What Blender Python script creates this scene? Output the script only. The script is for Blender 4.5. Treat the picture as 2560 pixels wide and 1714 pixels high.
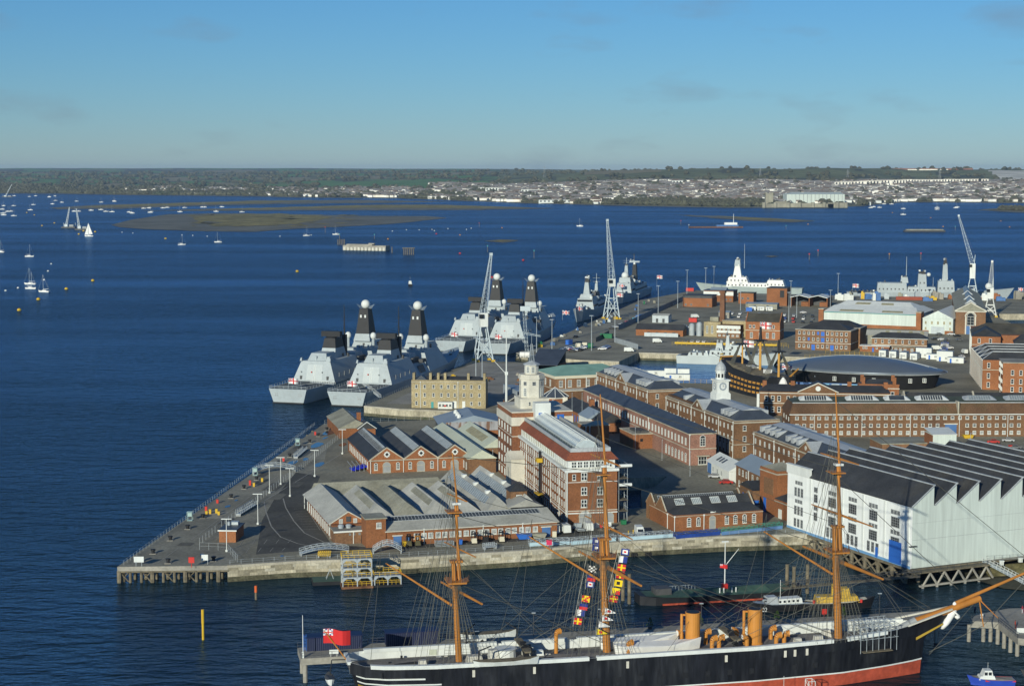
import bpy, bmesh, math, random
from mathutils import Vector, Matrix
from mathutils.geometry import tessellate_polygon
R = math.radians
rng = random.Random(7)
S = bpy.context.scene
for o in list(bpy.data.objects): bpy.data.objects.remove(o)
# ------------------------------------------------------------------ camera
FPX, CAMH, YH = 4300.0, 100.0, 425.0
TH = math.atan((857 - YH) / FPX)
cam_d = bpy.data.cameras.new('camera')
cam = bpy.data.objects.new('camera', cam_d); S.collection.objects.link(cam)
cam_d.sensor_width = 36.0; cam_d.lens = 36.0 * FPX / 2560.0
cam_d.clip_start = 1.0; cam_d.clip_end = 120000.0
cam.location = (0, 0, CAMH); cam.rotation_euler = (math.pi / 2 - TH, 0, 0)
S.camera = cam
# ------------------------------------------------------------------ sky, sun, exposure
SUN_AZ, SUN_EL = R(68), R(16.5)          # direction the shadows run, height of the sun
world = bpy.data.worlds.new('World'); S.world = world; world.use_nodes = True
nt = world.node_tree; nt.nodes.clear()
sky = nt.nodes.new('ShaderNodeTexSky'); sky.sky_type = 'NISHITA'; sky.sun_disc = False
sky.sun_elevation = SUN_EL; sky.sun_rotation = R(202)
sky.altitude = 100; sky.air_density = 1.0; sky.dust_density = 0.0; sky.ozone_density = 10.0
bg = nt.nodes.new('ShaderNodeBackground'); bg.inputs['Strength'].default_value = 0.0764
wo = nt.nodes.new('ShaderNodeOutputWorld')
# faint scraps of grey cloud low in the sky
tc = nt.nodes.new('ShaderNodeTexCoord'); mp = nt.nodes.new('ShaderNodeMapping')
mp.inputs['Scale'].default_value = (14, 14, 46); mp.inputs['Location'].default_value = (3.1, .4, 1.7)
ns = nt.nodes.new('ShaderNodeTexNoise'); ns.inputs['Scale'].default_value = 1.0; ns.inputs['Detail'].default_value = 5
cr = nt.nodes.new('ShaderNodeValToRGB'); cr.color_ramp.elements[0].position = .57; cr.color_ramp.elements[1].position = .80
cr.color_ramp.elements[1].color = (.45, .45, .45, 1)
mx = nt.nodes.new('ShaderNodeMixRGB'); mx.inputs[2].default_value = (2.6, 3.2, 3.9, 1)
L = nt.links.new
L(tc.outputs['Generated'], mp.inputs[0]); L(mp.outputs[0], ns.inputs[0]); L(ns.outputs[0], cr.inputs[0])
tn = nt.nodes.new('ShaderNodeMixRGB'); tn.blend_type = 'MULTIPLY'; tn.inputs[0].default_value = 1; tn.inputs[2].default_value = (1.42, 1.30, 1.14, 1)   # cool white balance of the whole sky
L(sky.outputs[0], tn.inputs[1]); L(cr.outputs[0], mx.inputs[0]); L(tn.outputs[0], mx.inputs[1]); L(mx.outputs[0], bg.inputs[0]); L(bg.outputs[0], wo.inputs[0])
sd = bpy.data.lights.new('sun', 'SUN'); sd.energy = 4.2; sd.angle = R(.5); sd.color = (1.0, .965, .79)
sun = bpy.data.objects.new('sun', sd); S.collection.objects.link(sun)
ldir = Vector((math.cos(SUN_AZ) * math.cos(SUN_EL), math.sin(SUN_AZ) * math.cos(SUN_EL), -math.sin(SUN_EL)))
sun.rotation_euler = ldir.to_track_quat('-Z', 'Y').to_euler()
vs = S.view_settings; vs.view_transform = 'Standard'; vs.look = 'None'; vs.gamma = 1; vs.exposure = 0.0
vs.use_curve_mapping = False
# ------------------------------------------------------------------ helpers
C = S.collection
GZ = 4.0                                # quay level above the water
def gp(px, py, z=GZ):                   # surveyed photo point -> place on the level z
    u = (px - 1280) / FPX; v = -(py - 857) / FPX
    ry = math.cos(TH) + v * math.sin(TH); rz = -math.sin(TH) + v * math.cos(TH)
    t = (z - CAMH) / rz
    return Vector((u * t, ry * t, z))
class MB:
    def __init__(s): s.v = []; s.f = []; s.m = []
    def add(s, vs_, fs, mi=0):
        k = len(s.v); s.v += [tuple(p) for p in vs_]
        for f in fs: s.f.append([i + k for i in f]); s.m.append(mi)
        return s
    def box(s, x0, y0, z0, x1, y1, z1, mi=0):
        return s.add([(x0,y0,z0),(x1,y0,z0),(x1,y1,z0),(x0,y1,z0),(x0,y0,z1),(x1,y0,z1),(x1,y1,z1),(x0,y1,z1)],
                     [(0,3,2,1),(4,5,6,7),(0,1,5,4),(1,2,6,5),(2,3,7,6),(3,0,4,7)], mi)
    def fru(s, b, t, z0, z1, mi=0):      # tapered box: b,t=(x0,y0,x1,y1)
        return s.add([(b[0],b[1],z0),(b[2],b[1],z0),(b[2],b[3],z0),(b[0],b[3],z0),(t[0],t[1],z1),(t[2],t[1],z1),(t[2],t[3],z1),(t[0],t[3],z1)],
                     [(0,3,2,1),(4,5,6,7),(0,1,5,4),(1,2,6,5),(2,3,7,6),(3,0,4,7)], mi)
    def prism(s, poly, z0, z1, mi=0):
        n = len(poly); a = sum(poly[i][0]*poly[(i+1)%n][1]-poly[(i+1)%n][0]*poly[i][1] for i in range(n))
        if a < 0: poly = poly[::-1]
        s.add([(p[0],p[1],z0) for p in poly]+[(p[0],p[1],z1) for p in poly],
              [tuple(range(n))[::-1], tuple(range(n,2*n))]+[(i,(i+1)%n,n+(i+1)%n,n+i) for i in range(n)], mi)
        return s
    def tube(s, p, q, r, r2=None, n=6, mi=0):
        p, q = Vector(p), Vector(q); d = q - p
        if d.length < 1e-6: return s
        d.normalize(); a = d.orthogonal().normalized(); b = d.cross(a); r2 = r if r2 is None else r2
        vs_ = []
        for c, rr in ((p, r), (q, r2)):
            for i in range(n):
                t = 2*math.pi*i/n; vs_.append(c + a*math.cos(t)*rr + b*math.sin(t)*rr)
        return s.add(vs_, [(i,(i+1)%n,n+(i+1)%n,n+i) for i in range(n)]+[tuple(range(n))[::-1], tuple(range(n,2*n))], mi)
    def path(s, pts, r, n=5, mi=0):
        for a, b in zip(pts, pts[1:]): s.tube(a, b, r, None, n, mi)
        return s
    def lathe(s, cx, cy, prof, n=12, mi=0, ph=0):
        vs_ = []
        for r, z in prof:
            for i in range(n):
                t = 2*math.pi*i/n+ph; vs_.append((cx+r*math.cos(t), cy+r*math.sin(t), z))
        fs = []
        for k in range(len(prof)-1):
            for i in range(n): fs.append((k*n+i, k*n+(i+1)%n, (k+1)*n+(i+1)%n, (k+1)*n+i))
        fs.append(tuple(range(n))[::-1]); m = (len(prof)-1)*n; fs.append(tuple(range(m, m+n)))
        return s.add(vs_, fs, mi)
    def ball(s, c, r, mi=0, n=14, k=8, sq=1.0):
        return s.lathe(c[0], c[1], [(max(.001,r*math.sin(math.pi*i/k)), c[2]-sq*r*math.cos(math.pi*i/k)) for i in range(k+1)], n, mi)
    def loft(s, secs, mi=0, cap=True, closed=True):
        n = len(secs[0]); vs_ = [p for c in secs for p in c]; fs = []
        for k in range(len(secs)-1):
            for i in range(n if closed else n-1):
                j = (i+1) % n; fs.append((k*n+i, k*n+j, (k+1)*n+j, (k+1)*n+i))
        if cap: fs += [tuple(range(n))[::-1], tuple(range((len(secs)-1)*n, len(secs)*n))]
        return s.add(vs_, fs, mi)
    def gable(s, x0, x1, y0, y1, z0, z1, axis='x', h0=0, h1=0, mi=0, t=.25):  # solid pitched roof, hip insets h0 h1
        if axis == 'x':
            m = (y0+y1)/2; rg = [(x0+h0,m,z1),(x1-h1,m,z1)]
            vs_ = [(x0,y0,z0),(x1,y0,z0),(x1,y1,z0),(x0,y1,z0)]+rg
            fs = [(0,1,5,4),(1,2,5),(2,3,4,5),(3,0,4),(3,2,1,0)]
        else:
            m = (x0+x1)/2; rg = [(m,y0+h0,z1),(m,y1-h1,z1)]
            vs_ = [(x0,y0,z0),(x1,y0,z0),(x1,y1,z0),(x0,y1,z0)]+rg
            fs = [(0,1,4),(1,2,5,4),(2,3,5),(3,0,4,5),(3,2,1,0)]
        return s.add(vs_, fs, mi)
    def slab(s, q, t=.2, mi=0):          # quad with thickness along its normal
        a, b, c, d = [Vector(p) for p in q]; n = (b-a).cross(d-a).normalized()*t
        return s.add([a,b,c,d,a+n,b+n,c+n,d+n],[(0,3,2,1),(4,5,6,7),(0,1,5,4),(1,2,6,5),(2,3,7,6),(3,0,4,7)], mi)
    def xf(s, M):
        s.v = [tuple(M @ Vector(p)) for p in s.v]; return s
    def mesh(s, name, mats, smooth=False):
        me = bpy.data.meshes.new(name); me.from_pydata(s.v, [], s.f)
        for m in (mats if isinstance(mats, (list, tuple)) else [mats]): me.materials.append(m)
        if any(s.m): me.polygons.foreach_set('material_index', s.m)
        if smooth: me.polygons.foreach_set('use_smooth', [True]*len(me.polygons))
        me.update(); return me
    def obj(s, name, mats, parent=None, loc=(0,0,0), rz=0, smooth=False):
        return link(name, s.mesh(name, mats, smooth), parent, loc, rz)
def link(name, me, parent=None, loc=(0,0,0), rz=0):
    o = bpy.data.objects.new(name, me); C.objects.link(o); o.location = loc; o.rotation_euler = (0,0,rz)
    if parent is not None: o.parent = parent
    return o
def tag(o, label, cat, group=None):
    o['label'] = label; o['category'] = cat
    if group: o['group'] = group
    return o
def thing(name, label, cat, loc=(0,0,0), rz=0, group=None):
    o = link(name, None, None, loc, rz); o.empty_display_size = .5
    return tag(o, label, cat, group)
def struct(o, kind='structure'): o['kind'] = kind; return o
def copy_tree(root, loc, rz, label=None, group=None):
    r = root.copy(); C.objects.link(r); r.location = loc; r.rotation_euler = (0,0,rz)
    if label: r['label'] = label
    if group: r['group'] = group
    for ch in root.children:
        c = ch.copy(); C.objects.link(c); c.parent = r
        for g in ch.children:
            d = g.copy(); C.objects.link(d); d.parent = c
    return r
# ------------------------------------------------------------------ materials
MATS = {}
def mat(name, col, rough=.7, amt=.18, sc=.25, metal=0, fine=0.0, fsc=4.0, spec=.3, stretch=None, bump=0, bsc=2.0, col2=None, c2pos=(.55,.75), orand=0):
    if name in MATS: return MATS[name]
    m = bpy.data.materials.new(name); m.use_nodes = True; t = m.node_tree; N = t.nodes; K = t.links.new
    b = N['Principled BSDF']; b.inputs['Roughness'].default_value = rough; b.inputs['Metallic'].default_value = metal
    b.inputs['Specular IOR Level'].default_value = spec
    b.inputs['Base Color'].default_value = (*col, 1)
    g = N.new('ShaderNodeNewGeometry'); src = g.outputs['Position']
    if stretch:
        mp_ = N.new('ShaderNodeMapping'); mp_.inputs['Scale'].default_value = stretch; K(src, mp_.inputs[0]); src = mp_.outputs[0]
    last = None
    def mult(prev, scale, a, det):
        n = N.new('ShaderNodeTexNoise'); n.inputs['Scale'].default_value = scale; n.inputs['Detail'].default_value = det
        K(src, n.inputs['Vector'])
        r = N.new('ShaderNodeMapRange'); r.inputs[1].default_value = .3; r.inputs[2].default_value = .7
        r.inputs[3].default_value = 1-a; r.inputs[4].default_value = 1+a; K(n.outputs[0], r.inputs[0])
        x = N.new('ShaderNodeVectorMath'); x.operation = 'SCALE'
        if prev is None: x.inputs[0].default_value = col
        else: K(prev, x.inputs[0])
        K(r.outputs[0], x.inputs['Scale']); return x.outputs[0]
    if col2:
        n = N.new('ShaderNodeTexNoise'); n.inputs['Scale'].default_value = sc*.6; n.inputs['Detail'].default_value = 6; K(src, n.inputs['Vector'])
        r = N.new('ShaderNodeMapRange'); r.inputs[1].default_value, r.inputs[2].default_value = c2pos; K(n.outputs[0], r.inputs[0])
        x = N.new('ShaderNodeMixRGB'); x.inputs[1].default_value = (*col,1); x.inputs[2].default_value = (*col2,1); K(r.outputs[0], x.inputs[0]); last = x.outputs[0]
    if amt: last = mult(last, sc, amt, 5)
    if fine: last = mult(last, fsc, fine, 3)
    if orand:
        oi = N.new('ShaderNodeObjectInfo'); r = N.new('ShaderNodeMapRange'); r.inputs[3].default_value = 1-orand; r.inputs[4].default_value = 1+orand; K(oi.outputs['Random'], r.inputs[0])
        x = N.new('ShaderNodeVectorMath'); x.operation = 'SCALE'
        if last: K(last, x.inputs[0])
        else: x.inputs[0].default_value = col
        K(r.outputs[0], x.inputs['Scale']); last = x.outputs[0]
    if last: K(last, b.inputs['Base Color'])
    if bump:
        n = N.new('ShaderNodeTexNoise'); n.inputs['Scale'].default_value = bsc; n.inputs['Detail'].default_value = 4; K(src, n.inputs['Vector'])
        bp = N.new('ShaderNodeBump'); bp.inputs['Strength'].default_value = bump; bp.inputs['Distance'].default_value = .1
        K(n.outputs[0], bp.inputs['Height']); K(bp.outputs[0], b.inputs['Normal'])
    MATS[name] = m; return m
BR = mat('brick_red', (.22,.092,.045), .85, .22, .12, fine=.25, fsc=2.2, col2=(.17,.075,.052), orand=.14)
BRO = mat('brick_orange', (.265,.108,.046), .85, .2, .12, fine=.2, fsc=2.2, col2=(.215,.093,.046), orand=.14)
BB = mat('brick_brown', (.205,.112,.058), .85, .22, .12, fine=.25, fsc=2.2, col2=(.15,.085,.055), orand=.14)
BP = mat('brick_pinkish', (.28,.15,.11), .85, .22, .12, fine=.25, fsc=2.2, col2=(.2,.11,.08), orand=.14)
BY = mat('brick_yellow', (.36,.30,.175), .85, .2, .15, fine=.25, fsc=2.2, col2=(.28,.23,.14))
SL = mat('slate', (.045,.047,.05), .6, .25, .2, fine=.25, fsc=3, col2=(.065,.062,.055), orand=.14)
SLB = mat('slate_blue', (.055,.068,.09), .5, .18, .2, fine=.2, fsc=3)
SLW = mat('slate_mossy', (.075,.07,.055), .75, .3, .2, fine=.25, fsc=3, col2=(.10,.085,.05))
TIL = mat('tile_brown', (.115,.065,.035), .8, .25, .15, fine=.3, fsc=3, col2=(.09,.075,.035), orand=.14)
TILR = mat('tile_red', (.24,.075,.04), .8, .18, .2, fine=.3, fsc=3)
COR = mat('corrugated_grey', (.41,.41,.37), .7, .18, .12, fine=.12, fsc=1.5, col2=(.34,.34,.29), orand=.14)
CORD = mat('corrugated_weathered', (.29,.285,.225), .8, .25, .15, fine=.15, fsc=1.5, col2=(.23,.22,.165))
CORG = mat('corrugated_pale_green', (.50,.54,.44), .7, .1, .1, fine=.08, fsc=1.5)
LEAD = mat('lead_pale', (.40,.43,.45), .5, .14, .2, fine=.12, fsc=2)
SHB = mat('sheet_blue_grey', (.25,.31,.37), .5, .1, .1)
STN = mat('stone', (.43,.40,.32), .85, .18, .3, fine=.12, fsc=3, col2=(.33,.30,.23))
STW = mat('stone_pale', (.60,.58,.50), .8, .12, .3, fine=.08, fsc=3, col2=(.46,.43,.35))
QW = mat('quay_stone', (.42,.38,.28), .9, .3, .25, fine=.2, fsc=2, col2=(.20,.185,.13), stretch=(1,1,.35), orand=.14)
QWG = mat('weedy_stone', (.10,.095,.06), .9, .35, .5, fine=.3, fsc=2, col2=(.05,.06,.03))
CON = mat('concrete', (.30,.285,.245), .9, .2, .12, fine=.15, fsc=1.5, col2=(.22,.21,.18))
COND = mat('concrete_dark', (.26,.25,.20), .9, .25, .06, fine=.2, fsc=1.2, col2=(.15,.145,.12))
ASP = mat('asphalt', (.24,.225,.168), .9, .3, .05, fine=.2, fsc=1.0, col2=(.30,.28,.21))
ASPD = mat('asphalt_dark', (.085,.083,.073), .9, .3, .08, fine=.2, fsc=1.0)
WHT = mat('white_paint', (.67,.70,.675), .6, .07, .3, fine=.05, fsc=1.5, stretch=(1,1,.2))
WHS = mat('white_sheeting', (.56,.63,.59), .6, .09, .25, fine=.09, fsc=1.6, stretch=(1,1,.06))
CRM = mat('cream_paint', (.62,.58,.45), .6, .06, .3)
GLS = mat('window_glass', (.025,.03,.036), .12, 0, spec=.6)
GLB = mat('blind_glass', (.36,.38,.38), .35, .15, 1.2, spec=.4)
SKY = mat('skylight_glass', (.24,.28,.30), .45, .2, .7, spec=.5)
SKD = mat('skylight_dark', (.055,.065,.075), .3, .25, .6, spec=.5)
FRP = mat('roof_panel_aged', (.33,.31,.2), .7, .2, .6)
NVY = mat('warship_grey', (.37,.42,.44), .55, .08, .1, fine=.05, fsc=.8)
NVD = mat('warship_deck', (.10,.115,.12), .8, .15, .15)
BLK = mat('black_paint', (.016,.017,.02), .55, .15, .4)
BLKH = mat('hull_black', (.012,.013,.017), .42, .35, .5, fine=.4, fsc=1.4, stretch=(1,1,.18), col2=(.030,.032,.036), c2pos=(.5,.68))
DKG = mat('dark_grey_paint', (.07,.072,.075), .6, .15, .4)
GRY = mat('grey_paint', (.30,.32,.33), .6, .12, .4)
GRP = mat('galvanised', (.42,.47,.50), .45, .12, .5, metal=.2)
CRB = mat('crane_blue_grey', (.50,.58,.62), .5, .08, .3)
YEL = mat('yellow_paint', (.58,.38,.03), .55, .1, .5)
YBF = mat('buff_funnel', (.54,.23,.045), .5, .08, .5)
MST = mat('mast_wood', (.43,.175,.035), .5, .15, .6, stretch=(1,1,.15))
VYL = mat('ochre_band', (.50,.25,.05), .6, .1, .5)
BLU = mat('blue_paint', (.03,.14,.52), .5, .08, .5)
BLS = mat('blue_steel', (.07,.16,.36), .6, .15, .4)
TEA = mat('teal_paint', (.05,.30,.30), .6, .1, .4)
RED = mat('red_paint', (.55,.035,.025), .5, .08, .5)
REDH = mat('red_hull', (.40,.075,.04), .6, .18, .3, fine=.15, fsc=1.2)
GRN = mat('green_deck', (.06,.115,.085), .7, .25, .3)
GRNP = mat('green_paint', (.02,.16,.07), .6, .1, .5)
CUG = mat('copper_green', (.20,.36,.30), .7, .12, .2)
CNV = mat('canvas', (.55,.54,.48), .9, .12, .5)
CNVW = mat('canvas_white', (.78,.78,.75), .9, .06, .5)
WDK = mat('deck_planks_grey', (.17,.16,.15), .85, .18, .3, fine=.15, fsc=2)
TIM = mat('old_timber', (.17,.145,.10), .9, .3, .6, fine=.2, fsc=2, col2=(.09,.085,.06))
ROP = mat('rigging_rope', (.10,.10,.085), .9, 0)
RUS = mat('rust', (.17,.085,.045), .9, .4, .4, fine=.3, fsc=2)
TYR = mat('rubber', (.02,.02,.02), .8, 0)
GLD = mat('gold_leaf', (.65,.42,.06), .4, .1, 1, metal=.5)
MUD = mat('mud', (.16,.155,.125), .8, .25, .012, fine=.2, fsc=.05, col2=(.12,.12,.105))
WEED = mat('salt_grass', (.24,.20,.07), .9, .35, .02, fine=.3, fsc=.08, col2=(.15,.145,.065))
HSR = mat('house_tile', (.20,.145,.11), .85, .3, .03)
HSG = mat('house_slate', (.24,.23,.22), .85, .3, .03)
HSW = mat('house_wall', (.84,.81,.72), .8, .2, .03, col2=(.58,.48,.40))
BARK = mat('bark', (.07,.055,.04), .9, .2, 1)
TREE = mat('winter_trees', (.085,.085,.055), .9, .35, .01, fine=.35, fsc=.06, col2=(.055,.07,.04))
FLD = mat('field_green', (.10,.21,.06), .9, .15, .004, fine=.1, fsc=.02)
FLT = mat('field_tan', (.24,.21,.12), .9, .15, .004, fine=.1, fsc=.02)
FLO = mat('downland', (.15,.165,.075), .9, .25, .004, fine=.25, fsc=.012, col2=(.16,.15,.075))
WOOD = mat('woodland_floor', (.08,.085,.05), .9, .3, .004, fine=.3, fsc=.02)
SUB = mat('suburb_ground', (.14,.14,.09), .9, .3, .01, fine=.3, fsc=.03)
CHK = mat('chalk', (.62,.60,.52), .9, .12, .02, fine=.2, fsc=.03, stretch=(.3,.3,3))
CARS = [mat('car_'+n, c, .3, 0, spec=.6) for n, c in (('white',(.75,.75,.75)),('silver',(.42,.44,.46)),('black',(.02,.02,.022)),('blue',(.03,.07,.28)),('red',(.45,.03,.025)),('grey',(.13,.14,.15)),('green',(.03,.12,.07)))]
FR = {}
for n, c in dict(w=(.8,.8,.78), r=(.6,.03,.03), b=(.02,.04,.22), y=(.8,.58,.02), k=(.02,.02,.02)).items(): FR[n] = mat('flag_'+n, c, .8, 0)
# ================================================================== SETTING
# water: one sheet to the horizon, wind-roughened
def water_mat(name='sea_water', lo=.4, hi=1.0, calm=.16, refl=1.0):
    m = bpy.data.materials.new(name); m.use_nodes = True; t = m.node_tree; N = t.nodes; K = t.links.new
    N.remove(N['Principled BSDF']); out = N['Material Output']
    df = N.new('ShaderNodeBsdfDiffuse'); df.inputs['Color'].default_value = (.008,.022,.027,1)       # what lies under the surface
    gl = N.new('ShaderNodeBsdfGlossy'); gl.inputs['Color'].default_value = (.34,.54,.86,1); gl.inputs['Roughness'].default_value = calm
    fr = N.new('ShaderNodeFresnel'); fr.inputs['IOR'].default_value = 1.33
    mf = N.new('ShaderNodeMath'); mf.operation = 'MULTIPLY'; mf.inputs[1].default_value = refl; mn = N.new('ShaderNodeMath'); mn.operation = 'MINIMUM'; mn.inputs[1].default_value = .85
    K(fr.outputs[0], mf.inputs[0]); K(mf.outputs[0], mn.inputs[0]); ms = N.new('ShaderNodeMixShader'); K(mn.outputs[0], ms.inputs[0]); K(df.outputs[0], ms.inputs[1]); K(gl.outputs[0], ms.inputs[2]); K(ms.outputs[0], out.inputs['Surface'])
    g = N.new('ShaderNodeNewGeometry')
    def noise(sc, scale3, det, rot=0):
        mp_ = N.new('ShaderNodeMapping'); mp_.inputs['Scale'].default_value = scale3; mp_.inputs['Rotation'].default_value = (0,0,rot)
        K(g.outputs['Position'], mp_.inputs[0]); n = N.new('ShaderNodeTexNoise'); n.inputs['Scale'].default_value = sc
        n.inputs['Detail'].default_value = det; n.inputs['Roughness'].default_value = .6; K(mp_.outputs[0], n.inputs['Vector']); return n.outputs[0]
    w1 = noise(.35, (1, 1.7, 1), 4, .5); w2 = noise(.07, (1, 2.2, 1), 2, .3)
    ad = N.new('ShaderNodeMath'); ad.operation = 'MULTIPLY_ADD'; K(w2, ad.inputs[0]); ad.inputs[1].default_value = 2.6; K(w1, ad.inputs[2])
    gust = noise(.0035, (.35, 1.6, 1), 4, .25)
    mr = N.new('ShaderNodeMapRange'); mr.inputs[1].default_value = .35; mr.inputs[2].default_value = .65; mr.inputs[3].default_value = lo; mr.inputs[4].default_value = hi
    K(gust, mr.inputs[0])
    bp = N.new('ShaderNodeBump'); bp.inputs['Distance'].default_value = 1.6; K(mr.outputs[0], bp.inputs['Strength']); K(ad.outputs[0], bp.inputs['Height']); K(bp.outputs[0], gl.inputs['Normal']); K(bp.outputs[0], fr.inputs['Normal'])
    return m
WAT = water_mat()
wm = MB(); wm.add([(-40000,-800,0),(40000,-800,0),(40000,60000,0),(-40000,60000,0)],[(0,1,2,3)])
struct(wm.obj('water', WAT))
struct(MB().add([(x,y,.02) for x, y in ((67,905),(158,880),(122,800),(100,772),(52,778),(30,835),(36,868),(54,862))],[tuple(range(8))[::-1]]).obj('basin_water', water_mat('basin_water', .12, .22, .05, 1.3)))
# quay land: one slab with masonry faces
P = lambda *a: [tuple(gp(x, y).xy) for x, y in a]
front = P((569,1413),(740,1402),(999,1394),(1304,1376),(1560,1353),(1800,1340),(2024,1334))
land = front + [(100,450),(108,436),(134,432),(160,438),(600,470),(600,1250),(390,1285),(300,1305),(175,1345),(148,1380)] \
    + [(95,1273),(27.9,995),(4,912),(2,904),(12,886),(36,868),(54,862),(67,905),(158,880),(122,800),(100,772),(52,778),(30,835),(10,857),(-20,866)] \
    + P((910,1014),(1000,1022),(1160,1028)) + P((1166,1046),(1030,1050),(830,1057)) + [(-62,560),(-66,440)]
def poly_slab(poly, z1, z0, name, mats, holes=()):
    loops = [[Vector((p[0],p[1],0)) for p in poly]] + [[Vector((p[0],p[1],0)) for p in h] for h in holes]
    tris = tessellate_polygon(loops); flat = [p for l in loops for p in l]; m = MB()
    fs = []
    for a, b, c in tris:
        if (flat[b]-flat[a]).cross(flat[c]-flat[a]).z < 0: a, b, c = a, c, b
        fs.append((a,b,c))
    m.add([(p.x,p.y,z1) for p in flat], fs, 0)
    k = 0
    for l in loops:
        n = len(l)
        for i in range(n):
            a, b = l[i], l[(i+1)%n]
            m.add([(a.x,a.y,z1),(b.x,b.y,z1),(b.x,b.y,z0),(a.x,a.y,z0)],[(0,1,2,3)],1)
        k += n
    return m.obj(name, mats)
pool = P((1545,1195),(1668,1190),(1640,1215),(1602,1225),(1606,1268),(1560,1272))
quay = struct(poly_slab(land, GZ, -3, 'quay_ground', [ASP, QW], [pool, [(322,1150),(430,1150),(430,1035),(310,1035)]]))
# coping and a weedy tide line along the visible quay walls
WSM = [MB().box(0,-.02-.03*k,0,2.5,.3,.71).mesh('wall_stone', m_) for k, m_ in enumerate((QW, mat('quay_stone_dark',(.26,.235,.17),.9,.3,.4,fine=.2,fsc=2,col2=(.14,.13,.09)), mat('quay_stone_pale',(.46,.43,.34),.9,.25,.4,fine=.2,fsc=2,col2=(.28,.25,.18)), QW))]
def wall_dress(pts, name='coping_stone', ln=3.2, blocks=False):
    cop = None
    for a, b in zip(pts, pts[1:]):
        a, b = Vector((*a,0)), Vector((*b,0)); n = max(1, int((b-a).length/ln)); d = (b-a)/n; ang = math.atan2(d.y,d.x)
        for i in range(n):
            l = d.length*.985
            if cop is None:
                cop = MB().box(0,-.12,-.55,ln*.985,1.1,.06).mesh(name, STN)
            o = link(name, cop, quay, (*(a+d*i).xy, GZ + rng.uniform(-.02,.02)), ang); o.scale = (l/(ln*.985),1,1)
        if blocks:
            L_ = (b-a).length; 
            for r_ in range(3):
                x = -.7 if r_ % 2 else 0.; z = 1.2+r_*.76
                while x < L_-.3:
                    w = min(rng.uniform(2.0,3.1), L_-max(x,0)); k = rng.randrange(4)
                    if w > .4: o = link('wall_stone', WSM[k], quay, (*(a+(b-a).normalized()*max(x,0)).xy, z), ang); o.scale = ((w-.06)/2.5,1,1)
                    x = max(x,0)+w
        m = MB(); m.box(-.05,-.16,-3,(b-a).length,.4,1.15); m.box(0,-.32,-3,(b-a).length,.4,.35)
        m.obj('weed_line', QWG, quay, (*a.xy,0), ang)
wall_dress(front, blocks=True)
wall_dress(P((910,1014),(1000,1022),(1160,1028)))
wall_dress([(67,905),(158,880)]); wall_dress([(36,868),(54,862)][::1]); wall_dress([(2,904),(12,886)])
# piled pier along the harbour edge
pier = [tuple(gp(293,1416).xy), tuple(gp(569,1413).xy), (-66,440), (-62,560)] + P((830,1057),(811,1058))
pr = struct(poly_slab(pier, GZ, GZ-1.1, 'pier_deck', [COND, CON]))
a, b = gp(293,1416), gp(569,1413)
for i in range(10):
    t = (i+.15)/10; p = a.lerp(b, t); q = p + Vector((.4, 3.5, 0)); m = MB()
    m.tube((p.x,p.y+.3,-3),(p.x,p.y+.3,GZ-1.1),.38 if i % 3 else .6,None,8); m.obj('pile', TIM, pr)
    m = MB(); m.tube((q.x,q.y,-3),(q.x,q.y,GZ-1.1),.38,None,8); m.obj('pile', TIM, pr)
    if i % 2 == 0 and i < 8:
        r_ = p.lerp(b, .09); m = MB(); m.tube((p.x,p.y+.5,GZ-1.3),(p.x+2.2,p.y+.5,.2),.16,None,5); m.tube((p.x+2.4,p.y+.9,GZ-1.3),(p.x+.2,p.y+.9,.4),.16,None,5); m.obj('brace', TIM, pr)
    m = MB(); m.box(p.x-.2,p.y,GZ-1.5,p.x+2.6,p.y+.3,GZ-1.12); m.obj('beam', TIM, pr)
for k in range(24):
    p = Vector((-95.5,411.5,0)).lerp(Vector((-74.5,647,0)), k/24); MB().tube((p.x+.6,p.y+1,-3),(p.x+.6,p.y+1,GZ-1.1),.4,None,7).obj('pile', TIM, pr)
def sheet(poly, name, m_, dz=.02):
    loops = [[Vector((p[0],p[1],0)) for p in poly]]; fs = []
    for a_, b_, c_ in tessellate_polygon(loops):
        if (loops[0][b_]-loops[0][a_]).cross(loops[0][c_]-loops[0][a_]).z < 0: b_, c_ = c_, b_
        fs.append((a_,b_,c_))
    return MB().add([(p[0],p[1],GZ+dz) for p in poly], fs).obj(name, m_)
# surfaces laid on the quay
struct(sheet(P((640,1385),(760,1376),(1000,1372),(1400,1345),(1560,1335),(1440,1318),(965,1368),(830,1362),(815,1340),(768,1270),(800,1190),(740,1180),(690,1240),(655,1300)), 'quay_road', ASPD, .015))
struct(sheet([(-10,700),(14,690),(28,800),(8,850),(-18,860),(-52,705)], 'wharf_paving', CON, .02))
struct(sheet([(6,918),(31,995),(98,1270),(118,1300),(110,1255),(62,1040),(50,935),(20,905)], 'jetty_paving', COND, .02))
struct(sheet([(66,912),(155,888),(160,930),(110,985),(70,1010),(60,960)], 'dockside_paving', COND, .03))
struct(sheet(P((2400,950),(2430,930),(2350,830),(2395,870),(2480,1010),(2425,1012)), 'dockyard_street', ASP, .03))
def line(pts, w=.18, m_=None, name='road_marking', dz=.045):
    m = MB()
    for a_, b_ in zip(pts, pts[1:]):
        a_, b_ = Vector(a_), Vector(b_); d = (b_-a_).normalized(); n = Vector((-d.y,d.x))*w
        m.add([(*(a_-n),GZ+dz),(*(b_-n),GZ+dz),(*(b_+n),GZ+dz),(*(a_+n),GZ+dz)],[(0,1,2,3)])
    return struct(m.obj(name, m_ or WHT))
Z6 = lambda x, y: tuple(gp(280+x*.3317, 980+y*.3317).xy)
PAL = mat('worn_line_paint', (.34,.33,.29), .9, .3, 2)
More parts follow.
